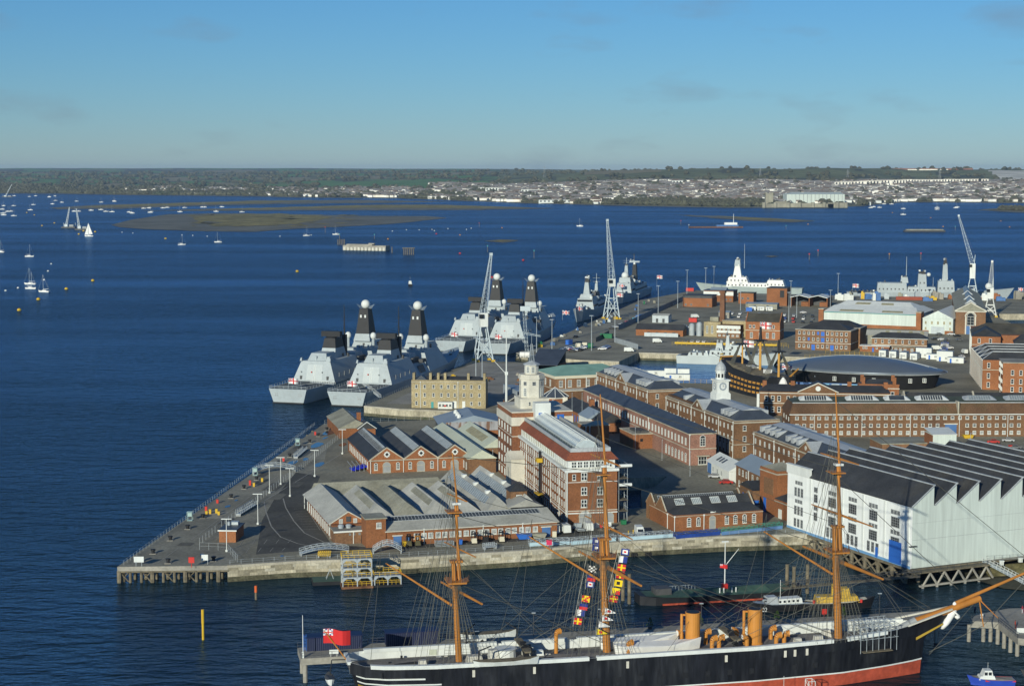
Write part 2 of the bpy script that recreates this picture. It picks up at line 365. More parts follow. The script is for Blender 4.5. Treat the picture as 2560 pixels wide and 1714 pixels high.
line([Z6(*p) for p in ((1145,820),(1160,900),(1200,1010),(1270,1090),(1400,1140),(1600,1180),(1950,1200))], .16, PAL)
line([Z6(*p) for p in ((1290,800),(1310,870),(1370,970),(1450,1060),(1600,1130),(1960,1170))], .16, PAL)
line([Z6(*p) for p in ((1130,830),(1720,470))], .14, PAL); line([Z6(*p) for p in ((600,1110),(1250,630))], .1, PAL)
line([Z6(*p) for p in ((340,1288),(500,1175))], .1, PAL)
for k in range(9):                       # parking bays beside the long shed
    y0 = 880+k*19; line([Z6(1370+k*9, y0), Z6(1470+k*12, y0-6+k*.5)], .07, PAL)
line([Z6(1465,875), Z6(1570,1040)], .08, PAL)
for k in range(9): line([Z6(965+k*45, 1150-k*2+(k%2)*60), Z6(990+k*45, 1110+(k%2)*62)], .07, PAL)
for k in range(14): line([(-27+k*2.6, 430.6+k*.75), (-27.4+k*2.6, 433.2+k*.75)], .06, PAL)
PUD = mat('puddle', (.03,.035,.045), .03, 0, spec=.8)
for x, y, w, h in ((1650,300,60,14),(1540,400,50,14),(1360,530,45,10),(1460,505,22,9),(1560,545,40,12),(870,860,22,6),(1605,345,22,4),(1690,270,30,6),(1740,395,28,10),(680,1225,14,8),(1280,1235,14,6),(935,815,14,4)):
    poly = [];  n = 14
    for k in range(n):
        t = 2*math.pi*k/n; s_ = rng.uniform(.7,1.15); poly.append(Z6(x+w*s_*math.cos(t)+h*math.sin(t)*1.1, y+h*s_*math.sin(t)-.35*w*math.cos(t)))
    struct(sheet(poly, 'puddle', PUD, .06))
rp = random.Random(3); PT = [mat('patch_%d' % k, c, .9, .2, .2, fine=.2, fsc=1.2) for k, c in enumerate(((.13,.125,.105),(.17,.165,.135),(.30,.285,.23),(.09,.088,.08)))]
for k in range(46):                      # repaired and worn areas of paving
    x, y = rp.choice(((rp.uniform(60,190),rp.uniform(930,1260)),(rp.uniform(20,60),rp.uniform(900,1000)),(rp.uniform(-60,-15),rp.uniform(425,440)) if False else (rp.uniform(205,240),rp.uniform(860,1000)),(rp.uniform(140,190),rp.uniform(520,600)),(rp.uniform(-90,-66),rp.uniform(430,620)))); w, d, a_ = rp.uniform(3,16), rp.uniform(2,9), R(rp.choice((-15,14,76)))
    if x < -60: w, d, a_ = rp.uniform(2,5), rp.uniform(4,14), R(-6); x = max(x, -95.5+(y-411.5)*.0892+5.5)
    poly = [(x+p*math.cos(a_)-q*math.sin(a_), y+p*math.sin(a_)+q*math.cos(a_)) for p, q in ((-w/2,-d/2),(w/2*rp.uniform(.7,1),-d/2),(w/2,d/2*rp.uniform(.6,1)),(w*.1,d/2),(-w/2,d/2*rp.uniform(.7,1)))]
    struct(sheet(poly, 'paving_patch', PT[rp.randrange(3 if x > -60 else 4)], .034+k*.0006))
for r_ in range(3):                      # bay lines of the northern car parks
    for k in range(14): line([(147+k*5.6-r_*1.5, 1091+r_*26-k*2.2),(148.4+k*5.6-r_*1.5, 1096+r_*26-k*2.2)], .1, PAL, dz=.075)
# ------------------------------------------------------------------ far shore
SH = [(-700,6900),(-300,7000),(0,7400),(150,7350),(300,7000),(640,6600),(760,6300),(1000,6150),(1280,5250),(1600,4800),(1800,4600),(2060,4560),(2150,4800),(2260,5400),(2560,5200),(2900,5000),(3300,4900)]
def shore(px):
    for (a_, d0), (b_, d1) in zip(SH, SH[1:]):
        if a_ <= px <= b_: return d0+(d1-d0)*(px-a_)/(b_-a_)
    return SH[0][1] if px < SH[0][0] else SH[-1][1]
from mathutils import noise as mnoise
PRL = [(0,1.2),(400,4),(1500,14),(3000,26),(6000,66),(9500,97),(13500,121),(20000,120)]
PRM = [(0,1.2),(400,5),(1200,18),(2400,42),(4000,66),(7000,92),(13000,112),(20000,115)]
PRR = [(0,1.2),(300,4),(650,13),(1100,28),(1600,43),(2100,57),(2800,101),(3100,105),(5000,85),(20000,95)]
def prof(p, t):
    for (a_, z0), (b_, z1) in zip(p, p[1:]):
        if t <= b_: return z0+(z1-z0)*max(0,t-a_)/(b_-a_)
    return p[-1][1]
def sm(a_, b_, x): t = min(1,max(0,(x-a_)/(b_-a_))); return t*t*(3-2*t)
def theight(px, t):
    k1 = sm(500,1150,px); k2 = sm(1150,1650,px)
    z = prof(PRL,t)*(1-k1)+prof(PRM,t)*k1; z = z*(1-k2)+prof(PRR,t)*k2
    x = px*2.2
    w = sm(700,2400,t)
    return z + w*(mnoise.noise(Vector((x/330., t/900., 0)))*7 + mnoise.noise(Vector((x/90., t/260., 5)))*2.2) - (2.0 if t < 1 else 0)
def tpos(px, t):
    d = shore(px)+t; return Vector(((px-1280)/FPX*d*1.004, d, 0))
rows = [0,15,60,150,250,350,450,550,650,750,850,950,1050,1150,1250,1350,1450,1550,1650,1750,1850,1950,2050,2150,2250,2350,2450,2550,2650,2750,2850,2950,3050,3200,3400,3700,4000,4400,4800,5300,5800,6400,7000,7700,8400,9200,10000,11000,12000,13000,14500,16500,19000,23000]
cols = list(range(-620,3181,10))
def cover(px, t, n):
    v = mnoise.noise(Vector((px/75., t/420., 3.3)))
    if t < 30: return 5
    if px > 2490+(t-2200)*-.06 and 2150 < t < 2750 and px < 2760: return 6
    if 760 < px-t*.02 < 1030 and 1700 < t < 2900: return 2
    if 1455 < px < 1650 and 2650 < t < 3100: return 3
    if px < 500:
        if t < 1700: return 0 if v > .05 and t > 600 else 1
        return (2 if v > .14 else 3 if v < -.27 else 1)
    if px < 1250:
        if t < 1500: return 0 if v > -.15 else 1
        if t < 2300: return 0 if px > 1080 else (1 if v > -.1 else 2)
        return 2 if v > .12 else 3 if v < -.3 else (4 if v < -.12 else 1)
    if t < 2000: return 0
    if t < 2250: return 1 if v > -.1 else 4
    return 4 if v > -.22 or t > 2950 else 1
tm = MB(); nc = len(cols)
for t in rows:
    for px in cols:
        p = tpos(px, t); tm.v.append((p.x, p.y, theight(px, t)))
for i in range(len(rows)-1):
    for j in range(nc-1):
        tm.f.append((i*nc+j, i*nc+j+1, (i+1)*nc+j+1, (i+1)*nc+j)); tm.m.append(cover(cols[j]+5, (rows[i]+rows[i+1])/2, 0))
struct(tm.obj('far_shore_terrain', [SUB, WOOD, FLD, FLT, FLO, MUD, CHK], smooth=True))
# mud banks and salt marsh in the harbour
def bank(name, pts, z, m_, jit=0):
    poly = []
    for (x0, y0), (x1, y1) in zip(pts, pts[1:]+pts[:1]):
        n = max(2, int(abs(x1-x0)/18))
        for k in range(n):
            f = k/n; x, y = x0+(x1-x0)*f, y0+(y1-y0)*f
            poly.append(tuple(gp(x+rng.uniform(-3,3), y+rng.uniform(-.5,.5)*(1 if jit == 0 else jit), 0).xy))
    loops = [[Vector((*p,0)) for p in poly]]; fs = []
    for a_, b_, c_ in tessellate_polygon(loops):
        if (loops[0][b_]-loops[0][a_]).cross(loops[0][c_]-loops[0][a_]).z < 0: b_, c_ = c_, b_
        fs.append((a_,b_,c_))
    return struct(MB().add([(p[0],p[1],z) for p in poly], fs).obj(name, m_))
bank('mud_bank', [(277,563),(330,549),(420,536),(560,533),(760,536),(900,540),(1080,541),(1120,545),(980,560),(860,567),(720,573),(640,580),(500,578),(380,574),(300,568)], .35, MUD)
for pts in (((480,545),(560,536),(700,535),(830,542),(800,552),(720,562),(620,567),(520,563),(560,556),(500,553)),):
    bank('salt_marsh', list(pts), .6, WEED, 2.5)
for k in range(60):
    x = rng.uniform(455,860); y = rng.uniform(538,566); w = rng.uniform(12,60)
    bank('marsh_patch', [(x,y),(x+w*.5,y-1.1),(x+w,y),(x+w*.5,y+1.1)], .75, WEED, 1)
bank('mud_bank', [(120,520),(250,512),(420,508),(640,501),(900,500),(1130,504),(1000,507),(700,510),(480,515),(300,522),(150,523)], .35, MUD)
bank('salt_marsh', [(200,517),(420,509),(640,503),(800,502),(640,508),(420,514),(250,519)], .6, WEED, 1.2)
bank('mud_bank', [(350,527),(500,524),(700,519),(900,513),(1100,512),(1300,518),(1390,521),(1200,525),(900,526),(600,527)], .35, MUD)
bank('salt_marsh', [(420,525),(650,520),(900,513),(1050,512),(1220,516),(1330,520),(1150,521),(900,520),(640,524)], .6, WEED, 1)
bank('mud_bank', [(1690,538),(1800,540),(1920,545),(2042,553),(1980,556),(1880,553),(1780,545)], .4, MUD)
bank('salt_marsh', [(1790,541),(1900,545),(2030,553),(1900,551)], .65, WEED, .6)
bank('mud_bank', [(1213,603),(1250,599),(1300,601),(1260,607)], .35, MUD); bank('salt_marsh', [(1230,603),(1255,600),(1280,602),(1255,605)], .6, WEED)
bank('mud_bank', [(1910,641),(1930,639),(1945,641),(1930,643)], .35, MUD)
bank('mud_bank', [(2440,526),(2480,522),(2560,519),(2700,518),(2700,533),(2560,532)], .4, MUD); bank('salt_marsh', [(2470,524),(2560,520),(2700,519),(2700,529),(2560,528)], .9, WEED, .5)
# woods and hedges: clumps of bare crowns, far off
def crown(m, p, r, h):
    n = 6; ph = rng.uniform(0,6); vs_ = []
    for k, (f, z) in enumerate(((.55,0),(1,.35),(.8,.7),(.35,.95))):
        for i in range(n):
            t = 2*math.pi*i/n+ph+k*.5; q = r*f*rng.uniform(.7,1.25); vs_.append((p.x+q*math.cos(t), p.y+q*math.sin(t), p.z+h*z*rng.uniform(.88,1.1)))
    fs = [(k*n+i, k*n+(i+1)%n, (k+1)*n+(i+1)%n, (k+1)*n+i) for k in range(3) for i in range(n)]+[tuple(range(3*n,4*n))]
    m.add(vs_, fs)
def at(px, t, dz=0): p = tpos(px, t); p.z = theight(px, t)+dz; return p
wd = MB()
for k in range(17000):
    px = rng.uniform(-100,2680); t = 40+rng.random()**1.7*7000
    c_ = cover(px, t, 0); v = mnoise.noise(Vector((px/30., t/160., 9)))
    if c_ in (2,3,6): continue
    if c_ == 1 and t > 1500 and v < -.12: continue
    if px > 1200 and 2600 < t < 3400 and v < .42: continue
    if c_ == 4 and v < .3: continue
    if c_ == 0 and (v < (-.1 if px < 900 else .14)): continue
    s_ = rng.uniform(.7,1.4)*(1+t/16000); crown(wd, at(px, t, -1), 9*s_, 11*s_)
for k in range(1500):                    # belts by the water, west
    px = rng.uniform(-60,660); crown(wd, at(px, rng.uniform(30,380), -1), rng.uniform(8,13), rng.uniform(9,14))
for k in range(900):                     # wood round the castle green
    px = rng.gauss(1750,120); 
    if px < 1500 or px > 1905: continue
    crown(wd, at(px, rng.uniform(60,420), -1), rng.uniform(7,11), rng.uniform(10,17))
for k in range(160):
    p = gp(rng.uniform(2500,2700), rng.uniform(523,527), 0); crown(wd, p, rng.uniform(6,10), rng.uniform(8,13))
struct(wd.obj('distant_woods', TREE), 'stuff')
# houses: nearest ones singly, the rest as one mass
def house_mesh(w, d, h, r_, roofm):
    w, d, h, r_ = w*1.25, d*1.2, h*1.15, r_*1.1
    m = MB(); m.box(-w/2,-d/2,-3,w/2,d/2,h,0); m.gable(-w/2-.4,w/2+.4,-d/2-.5,d/2+.5,h,h+r_,'x',mi=1)
    return m
spots = []
for k in range(20000):
    px = rng.uniform(300,2640); t = 60+rng.random()**.85*2050
    if cover(px, t, 0) != 0: continue
    dens = sm(350,1150,px)*.75+.25
    v = mnoise.noise(Vector((px/40., t/200., 21)))
    if rng.random() > dens*(.7+v*.5): continue
    if 1500 < px < 1905 and t < 420: continue
    if 1905 < px < 2140 and t < 300: continue
    spots.append((px, t))
rng.shuffle(spots); spots = spots[:7000]; spots.sort(key=lambda s_: shore(s_[0])+s_[1])
HV = [house_mesh(*a_).mesh('house', [w_, r_]) for a_, w_, r_ in (((13,8,5,3,0),HSW,HSR),((18,8,5,3.2,0),HSW,HSG),((11,9,5.5,3.5,0),HSW,HSR),((22,9,6,3,0),WHT,HSG),((12,8,5,3,0),WHT,HSR))]
HL = ['small house with brown roof near the far shore','long pale house with grey roof near the far shore','tall narrow house with brown roof near the far shore','long white terrace with grey roof near the far shore','small white house with brown roof near the far shore']
hm = [MB(), MB()]
for i, (px, t) in enumerate(spots):
    p = at(px, t); rz = rng.choice((0,0,.2,-.2,.1,-.1,1.4))+rng.uniform(-.15,.15)
    if i < 290:
        k = rng.randrange(5); o = link('house', HV[k], None, p, rz); tag(o, HL[k], 'house', 'houses along the far shore: '+HL[k].split(' near')[0])
    else:
        a_ = rng.choice(((13,8,6,2.4),(18,8,6.5,2.4),(11,9,6.5,2.6),(26,9,7,2.2)))
        m = house_mesh(*a_, 0).xf(Matrix.Translation(p) @ Matrix.Rotation(rz,4,'Z')); q = hm[0 if rng.random() < .32 else 1]
        q.add(m.v, m.f); q.m[-len(m.m):] = m.m
struct(hm[0].obj('distant_houses', [HSW, HSR]), 'stuff'); struct(hm[1].obj('distant_houses', [mat('house_white',(.86,.85,.80),.8,.12,.03), HSG]), 'stuff')
def flatblock(px, t, w, d, h, label, name='apartment_block', m_=WHT, group=None, rz=0):
    o = thing(name, label, 'building', at(px, t), rz, group); MB().box(-w/2,-d/2,-3,w/2,d/2,h).obj('wall', m_, o); MB().box(-w/2-.6,-d/2-.6,h,w/2+.6,d/2+.6,h+.8).obj('roof', HSG, o)
    for k in range(int(w/12)):
        MB().box(-w/2+4+k*12,-d/2-.15,3,-w/2+9+k*12,-d/2,h-2).obj('window', GLS, o)
    return o
for i, (px, w) in enumerate(((2100,60),(2135,70),(2168,80),(2200,70),(2232,75),(2268,75),(2300,85),(2322,40),(2347,85),(2376,85),(2405,80),(2430,40),(2448,40))):
    flatblock(px, 1560+i*12, w, 16, 17, 'pale block of flats, %s from the left in the row below the green hill' % ('first','second','third','fourth','fifth','sixth','seventh','eighth','ninth','tenth','eleventh','twelfth','thirteenth')[i], m_=HSW, group='flats below the hill')
for px, t, w, h, l in ((1215,1350,60,10,'white flat-roofed school block highest on the suburban slope'),(1240,1250,80,12,'long white block left of the suburb centre'),(1262,1290,50,10,'short white block beside the long white one'),(1335,1050,95,11,'long low white factory among far houses'),(1395,1500,35,14,'white square building standing alone on the hill shoulder'),(1690,1700,40,16,'white villa block at the foot of the downs'),(785,160,50,9,'white shed pair nearest the western shore'),(930,220,60,8,'white low hall by the shore, left of the suburb'),(1400,90,130,9,'long white waterside terrace on the middle shore')):
    flatblock(px, t, w, 22, h, l, 'white_block')
for k, (px, w) in enumerate(((2185,45),(2310,60),(2340,60))): pass
fh = MB(); p = at(2320, 2830)
o = thing('hilltop_fort', 'long red brick fort on the crest of the far hill', 'fort', p); fh.box(-190,-20,-14,190,20,7); fh.obj('rampart', mat('far_brick',(.24,.12,.09),.9,.3,.02), o); MB().box(-120,-30,-18,70,-20,3).obj('wall', HSW, o)
# castle and the big white works behind it
o = thing('castle', 'grey stone castle with square keep and long curtain wall at the far shore', 'castle', gp(1990,518,1.5))
CST = mat('castle_stone', (.30,.285,.22), .9, .2, .03, fine=.15, fsc=.1)
for x0, x1, h in ((-85,-30,9),(-30,40,11),(40,100,9),(85,135,12)):
    MB().box(x0,0,-2,x1,8,h).obj('curtain_wall', CST, o)
for x in (-85,-55,-20,10,45,75,110,133): MB().lathe(x,0,[(5,-2),(5,13),(4.6,13)],10).obj('bastion', CST, o)
k_ = MB(); k_.box(-75,40,0,-55,60,36);
for q in ((-75,40),(-59,40),(-75,56),(-59,56)): k_.box(q[0],q[1],36,q[0]+4,q[1]+4,39)
k_.obj('keep', CST, o); MB().box(-50,30,0,-20,45,15).obj('range', CST, o)
o = thing('factory_hall', 'huge white ribbed industrial hall behind the stone castle', 'hall', at(1962, 350))
MB().box(0,0,-3,165,70,26).obj('wall', WHS, o); MB().gable(0,165,-1,71,26,31,'x',20,5).obj('roof', WHS, o)
for k in range(13): MB().box(25+k*11,-.8,0,26.2+k*11,0,26).obj('rib', GRY, o)
for px, t, h in ((1360,2700,55),(2112,2150,40),(2340,2100,50),(1895,2250,40)):
    o = thing('pylon', 'thin lattice mast standing on the far hillside at %s' % {1360:'the middle of the skyline',2112:'the bare slope right of centre',2340:'the slope above the flats',1895:'the dip left of the castle'}[px], 'pylon', at(px,t)); m = MB()
    for sx in (-1,1):
        for sy in (-1,1): m.tube((sx*4,sy*4,0),(sx*.4,sy*.4,h),.45,.3,4)
    m.obj('frame', GRY, o); m = MB()
    for z in (.7,.82,.94): m.tube((-7,0,h*z),(7,0,h*z),.35,None,4)
    m.obj('cross_arm', GRY, o)
# ================================================================== BUILDINGS
WIN = {}
def win_mesh(w, h, style):
    k = (round(w,2), round(h,2), style)
    if k in WIN: return WIN[k]
    m = MB(); fm, gm = {'sash':(WHT,GLS),'blind':(WHT,GLB),'grid':(WHT,GLS),'dark':(GRY,GLS),'dgrid':(GRY,GLS),'dsm':(GRY,GLS),'wide':(WHT,GLS),'slot':(WHT,GLB),'blue':(BLU,BLU),'door':(WHT,BLU),'panel':(WHT,FRP),'arch':(WHT,GLS),'cross':(WHT,GLS),'garch':(STN,GRY),'hole':(DKG,BLK)}[style]
    t = min(.16, w*.12); e = .10
    m.box(-w/2,-.03,0,w/2,.05,h,1)
    if style not in ('blue','hole'):
        for q in ((-w/2,0,-w/2+t,h),(w/2-t,0,w/2,h),(-w/2+t,0,w/2-t,t),(-w/2+t,h-t,w/2-t,h)): m.box(q[0],-e,q[1],q[2],.05,q[3],0)
    nx, ny = {'sash':(1,2),'blind':(1,2),'grid':(3,4),'dark':(2,2),'dgrid':(4,4),'dsm':(2,3),'wide':(3,2),'slot':(1,1),'arch':(2,3),'cross':(2,2)}.get(style,(1,1))
    b = .09 if style == 'cross' else .035 if style in ('dgrid','dsm') else .05
    for i in range(1,nx): x = -w/2+w*i/nx; m.box(x-b,-.08,t,x+b,.04,h-t,0)
    for i in range(1,ny): z = h*i/ny; m.box(-w/2+t,-.075,z-b,w/2-t,.04,z+b,0)
    if style in ('arch','garch'):
        n = 8; vs_ = [(-w/2*math.cos(math.pi*i/n), h+w/2*math.sin(math.pi*i/n)) for i in range(n+1)]
        m.add([(x,-.04,z) for x, z in vs_], [tuple(range(n+1))], 1)
        for i in range(n): m.tube((vs_[i][0],-.05,vs_[i][1]),(vs_[i+1][0],-.05,vs_[i+1][1]),.11,None,4,0)
    if style in ('sash','grid','cross','blind','wide','arch'): m.box(-w/2-.12,-.2,-.14,w/2+.12,.03,-.01,2)
    WIN[k] = m.mesh('window', [fm, gm, STW]); return WIN[k]
class Bld:
    def __init__(s, name, label, org, ang, cat='building', group=None, z=GZ):
        org = Vector(org[:2]) if len(org) > 2 or not isinstance(org, tuple) else Vector(org)
        s.o = thing(name, label, cat, (org.x, org.y, z), R(ang), group)
    def box(s, name, m_, x0, x1, y0, y1, z0, z1, parent=None): return MB().box(x0,y0,z0,x1,y1,z1).obj(name, m_, parent or s.o)
    def gable(s, name, m_, x0, x1, y0, y1, z0, z1, axis='x', h0=0, h1=0, parent=None): return MB().gable(x0,x1,y0,y1,z0,z1,axis,h0,h1).obj(name, m_, parent or s.o)
    def face(s, f, W, D, u, z):
        return {'f':((u,-.0,z),0),'r':((W,u,z),math.pi/2),'l':((0,D-u,z),-math.pi/2),'b':((W-u,D,z),math.pi)}[f]
    def win(s, f, us, zs, w, h, style='sash', W=0, D=0, off=(0,0), name='window', parent=None):
        me = win_mesh(w, h, style)
        for z in zs:
            for u in us:
                p, rz = s.face(f, W, D, u, z); link(name, me, parent or s.o, (p[0]+off[0], p[1]+off[1], p[2]), rz)
    def band(s, name, m_, x0, x1, y0, y1, z0, z1, e=.12): return MB().box(x0-e,y0-e,z0,x1+e,y1+e,z1).obj(name, m_, s.o)
    def pipe(s, x, y, z0, z1, m_=None, r=.11):
        m = MB(); m.tube((x,y,z0),(x,y,z1),r,None,6); m.box(x-.2,y-.2,z1-.1,x+.2,y+.2,z1+.3); return m.obj('downpipe', m_ or WHT, s.o)
    def parts(s, name, m_, fn): m = MB(); fn(m); return m.obj(name, m_, s.o)
def lin(a, b, n): return [a+(b-a)*i/(n-1) for i in range(n)] if n > 1 else [(a+b)/2]
def coping(b, pts, m_=STN, w=.28, h=.3, name='coping'):
    m = MB()
    for p, q in zip(pts, pts[1:]): m.tube(p, q, w, None, 4)
    return m.obj(name, m_, b.o)
def slope_strip(b, name, m_, pa, pb, pc, pd, f0, f1, g0, g1, t=.14, bars=0, bm=None):
    # a panel lying on the roof slope pa-pb (eave) pc-pd (ridge above pb..pa)
    pa, pb, pc, pd = map(Vector, (pa,pb,pc,pd))
    P_ = lambda f, g: pa.lerp(pb,f).lerp(pd.lerp(pc,f),g)
    m = MB(); m.slab([P_(f0,g0),P_(f1,g0),P_(f1,g1),P_(f0,g1)], t); o = m.obj(name, m_, b.o)
    if bars:
        n = (P_(1,0)-P_(0,0)).cross(P_(0,1)-P_(0,0)).normalized()*(t+.03); m = MB()
        for i in range(bars+1):
            f = f0+(f1-f0)*i/bars; m.tube(P_(f,g0)+n, P_(f,g1)+n, .06, None, 4)
        m.tube(P_(f0,g0)+n,P_(f1,g0)+n,.09,None,4); m.tube(P_(f0,g1)+n,P_(f1,g1)+n,.09,None,4)
        m.obj('glazing_bar', bm or LEAD, o)
    return o
# ---------------------------------------------------------------- long brick shed on the quay
b = Bld('quayside_workshop', 'long low red brick shed with many grey ridged roofs beside the quay edge', gp(965,1365), 16)
b.box('wall', BRO, 0,46,0,11,0,3.9); b.box('wall', BR, -12,32,11,50,0,4.0); b.box('wall', BR, 28,46,11,62,0,4.2)
b.box('stair_tower', BRO, -5.2,-.05,-.3,6,0,7.3); b.box('tower_roof', CORD, -5.5,.25,-.6,6.3,7.3,7.6); b.win('f',[-1.9],[4.9],1.3,1.5,'grid',off=(0,-.3))
b.gable('roof', COR, -.4,46.5,-.5,12,3.9,6.7,'x',0,1.5)
slope_strip(b,'skylight',SKD,(-.4,-.5,3.9),(46.5,-.5,3.9),(45,5.75,6.7),(-.4,5.75,6.7),.02,.93,.62,.93,.1,46)
b.box('annex', BB, -12.2,-4.4,5.6,13,0,3.2); b.box('annex_roof', CON, -12.5,-4.2,5.3,13.2,3.2,3.5); b.box('fascia', WHT, -12.6,-4.1,5.2,5.32,3.1,3.52)
for x in (-10,-8): b.parts('roof_vent', GRP, lambda m, x=x: m.lathe(x,9,[(.7,3.5),(.7,4.1),(.9,4.1),(.5,4.5)],10))
b.win('f',[-8.3,-7.2,-5.8],[2.2],.55,.6,'dark',off=(0,5.6)); b.win('f',[-4.9],[0],.9,2.1,'hole',off=(0,5.6)); b.pipe(-7.4,5.5,0,3.1)
b.gable('roof', COR, -12.6,-2.2,12.6,56,3.9,7.0,'y'); b.box('gable_wall', BRO, -12,-2.6,12.8,13.2,0,3.9)
b.parts('gable_wall', BRO, lambda m: m.add([(-12.1,12.5,3.9),(-2.5,12.5,3.9),(-7.3,12.5,6.8)],[(0,1,2)]))
coping(b,[(-12.5,12.5,3.9),(-7.4,12.5,7.05),(-2.2,12.5,3.9)],STW,.16); b.win('f',[-9.4,-5.6],[4.0],1.0,1.2,'grid',off=(0,12.45)); b.box('louvre', DKG, -8,-6.8,12.3,12.5,4.4,5.8)
b.win('l',lin(6,44,13),[.6],1.2,2.4,'grid',D=56,off=(-12,0)); b.pipe(-12.15,13,0,3.9); b.pipe(-12.15,55,0,3.9)
for i, x in enumerate((-1.9,6.2,14.3,22.1)):
    x1 = x+8.0; b.gable('roof', COR if i != 1 else CORD, x-.3,x1-.05,15.6,50.5,4.0,7.1,'y',5,.5)
    slope_strip(b,'roof_light',CORD,(x-.3,50.5,4),(x-.3,15.6,4),((x+x1-.35)/2,20.6,7.1),((x+x1-.35)/2,50,7.1),.2,.9,.55,.9,.06)
for i, x in enumerate((30.2,38.4)):
    b.gable('roof', COR, x-.05,x+8.1,13.5,66,4.2,8.2,'y',3,.5)
    slope_strip(b,'skylight',SKY,(x-.05,66,4.2),(x-.05,13.5,4.2),(x+4,16.5,8.2),(x+4,65.5,8.2),.08,.9,.35,.75,.1,24)
    for k in range(3): b.box('ridge_vent', WHT, x+2.9,x+4.2,24+k*13,25.4+k*13,7.5,8.4)
b.gable('roof', CORD, -9,29.9,55.5,63,3.8,6.4,'x',.3,2); b.box('wall', BR, -8.6,29.6,56,62.5,0,3.8)
b.gable('roof', CORD, -3,29.9,50.2,56,3.8,6.0,'x',4,1)
b.box('vent_tower', BB, 38.6,43.2,18.5,23,4,8.9); b.parts('tower_roof', SL, lambda m: m.add([(38.2,18.1,8.9),(43.6,18.1,8.9),(43.6,23.4,8.9),(38.2,23.4,8.9),(40.9,20.7,11)],[(0,1,4),(1,2,4),(2,3,4),(3,0,4),(3,2,1,0)]))
b.win('f',[40.9],[6.6],1.5,1.3,'grid',off=(0,18.5)); b.gable('roof', COR, 36,46,11.8,20,5.8,7.8,'y')
b.win('f',[x for q in range(9) for x in (8+q*3.75, 10+q*3.75)],[1.5],1.35,1.45,'grid')
for q in (3,18.8,29.5): b.pipe(q+7,-.15,0,3.8)
for x, w in ((3,2.1),(43,2.3)): b.box('blue_door', BLS, x-w/2,x+w/2,-.12,.1,0,2.5); b.box('lintel', STW, x-w/2-.3,x+w/2+.3,-.14,.1,2.5,2.8)
b.box('blue_door', BLS, 5.3,6.3,-.1,.1,0,2.2); b.box('gutter', STW, -.3,46.4,-.62,-.48,3.75,3.98); b.box('door_canopy', CON, 41,46.5,-.6,0,3.1,3.25)
# ---------------------------------------------------------------- three-gabled brick hall
fl = gp(924,1154.5,GZ+3.7)
b = Bld('three_gabled_hall', 'red brick hall with three dark slate gables and round-headed windows', fl, 14)
b.box('wall', BRO, 0,33.2,0,46,0,4.2)
for i in range(3):
    x = i*11.07; b.gable('roof', SL, x-.05 if i else -.4, x+11.02 if i<2 else 33.6, -.1,46.3,4.2,8.0,'y')
    b.parts('gable_wall', BRO, lambda m, x=x: m.add([(x+.1,-.35,4.2),(x+10.97,-.35,4.2),(x+5.53,-.35,8.0),(x+.1,.2,4.2),(x+10.97,.2,4.2),(x+5.53,.2,8.0)],[(0,1,2),(0,2,5,3),(1,4,5,2),(0,3,4,1)]))
    coping(b,[(x,-.2,4.3),(x+5.53,-.2,8.2),(x+11.07,-.2,4.3)],STN,.24)
    b.parts('rose_window', WHT, lambda m, x=x: [m.box(x+5.53-a-.25,-.5,6-c-.25,x+5.53-a+.25,-.33,6-c+.25) for a, c in ((0,.75),(0,-.75),(.75,0),(-.75,0),(.5,.5),(-.5,.5),(.5,-.5),(-.5,-.5))])
    b.parts('rose_pane', GLS, lambda m, x=x: m.box(x+4.9,-.45,5.4,x+6.16,-.34,6.6))
    slope_strip(b,'skylight',SKY,(x+11,0,4.2),(x+11,46,4.2),(x+5.5,46,8),(x+5.5,0,8),.05,.97,.45,.93,.12,34) if False else None
    slope_strip(b,'skylight',SKY,(x,46,4.2),(x,0,4.2),(x+5.5,0,8),(x+5.5,46,8),.03,.95,.62,.97,.12,30)
b.box('cornice', STN, -.3,33.5,-.45,0,3.95,4.25)
for i in range(3):
    x = i*11.07; b.win('f',[x+2.0,x+9.1],[1.0],1.1,1.7,'arch')
    b.win('f',[x+5.5],[0],2.6,2.2,'garch')
for x in (.3,10.9,22.1,33): b.pipe(x,-.2,0,4)
b.win('l',lin(5,42,12),[1],1.1,2.2,'sash',D=46)
# ---------------------------------------------------------------- Semaphore tower block
b = Bld('signal_tower_block', 'tall red brick office block with white signal tower and glazed roof ridge', gp(1416,1311), 11.5)
b.box('wall', BRO, 0,14.2,0,63,0,14.6); b.band('string_course', WHT, 0,14.2,0,63,2.9,3.2); b.band('string_course', STW, 0,14.2,0,63,3.6,3.8,.08); b.band('string_course', WHT, 0,14.2,0,63,11.5,11.65,.06)
b.band('cornice', WHT, 0,14.2,0,63,14.4,15.1,.45); b.box('attic_wall', WHT, .5,13.7,.6,62.5,15.1,17.6)
b.parts('mansard_roof', TILR, lambda m: m.fru((-.3,-.2,14.6,63),(1.5,1.9,12.8,62.4),17.6,19.6)); b.box('roof_deck', mat('roof_green_grey',(.16,.19,.17),.8,.2,.3), 1.4,12.9,1.8,62.4,19.6,19.75)
for x in (1.6,12.6): b.box('parapet', LEAD, x-.15,x+.15,1.8,62.3,19.6,20.7)
b.box('parapet', LEAD, 1.45,12.75,1.7,2.0,19.6,20.7)
for x in (3.4,10.6):
    b.parts('walkway_rail', GRP, lambda m, x=x: [m.tube((x,4+k*3,19.7),(x,4+k*3,20.9),.04,None,4) for k in range(19)]+[m.tube((x,4,z),(x,58,z),.04,None,4) for z in (20.3,20.9)])
n = 10; arc = [(7.2-3.1*math.cos(math.pi*i/n), 19.75+2.3*math.sin(math.pi*i/n)) for i in range(n+1)]
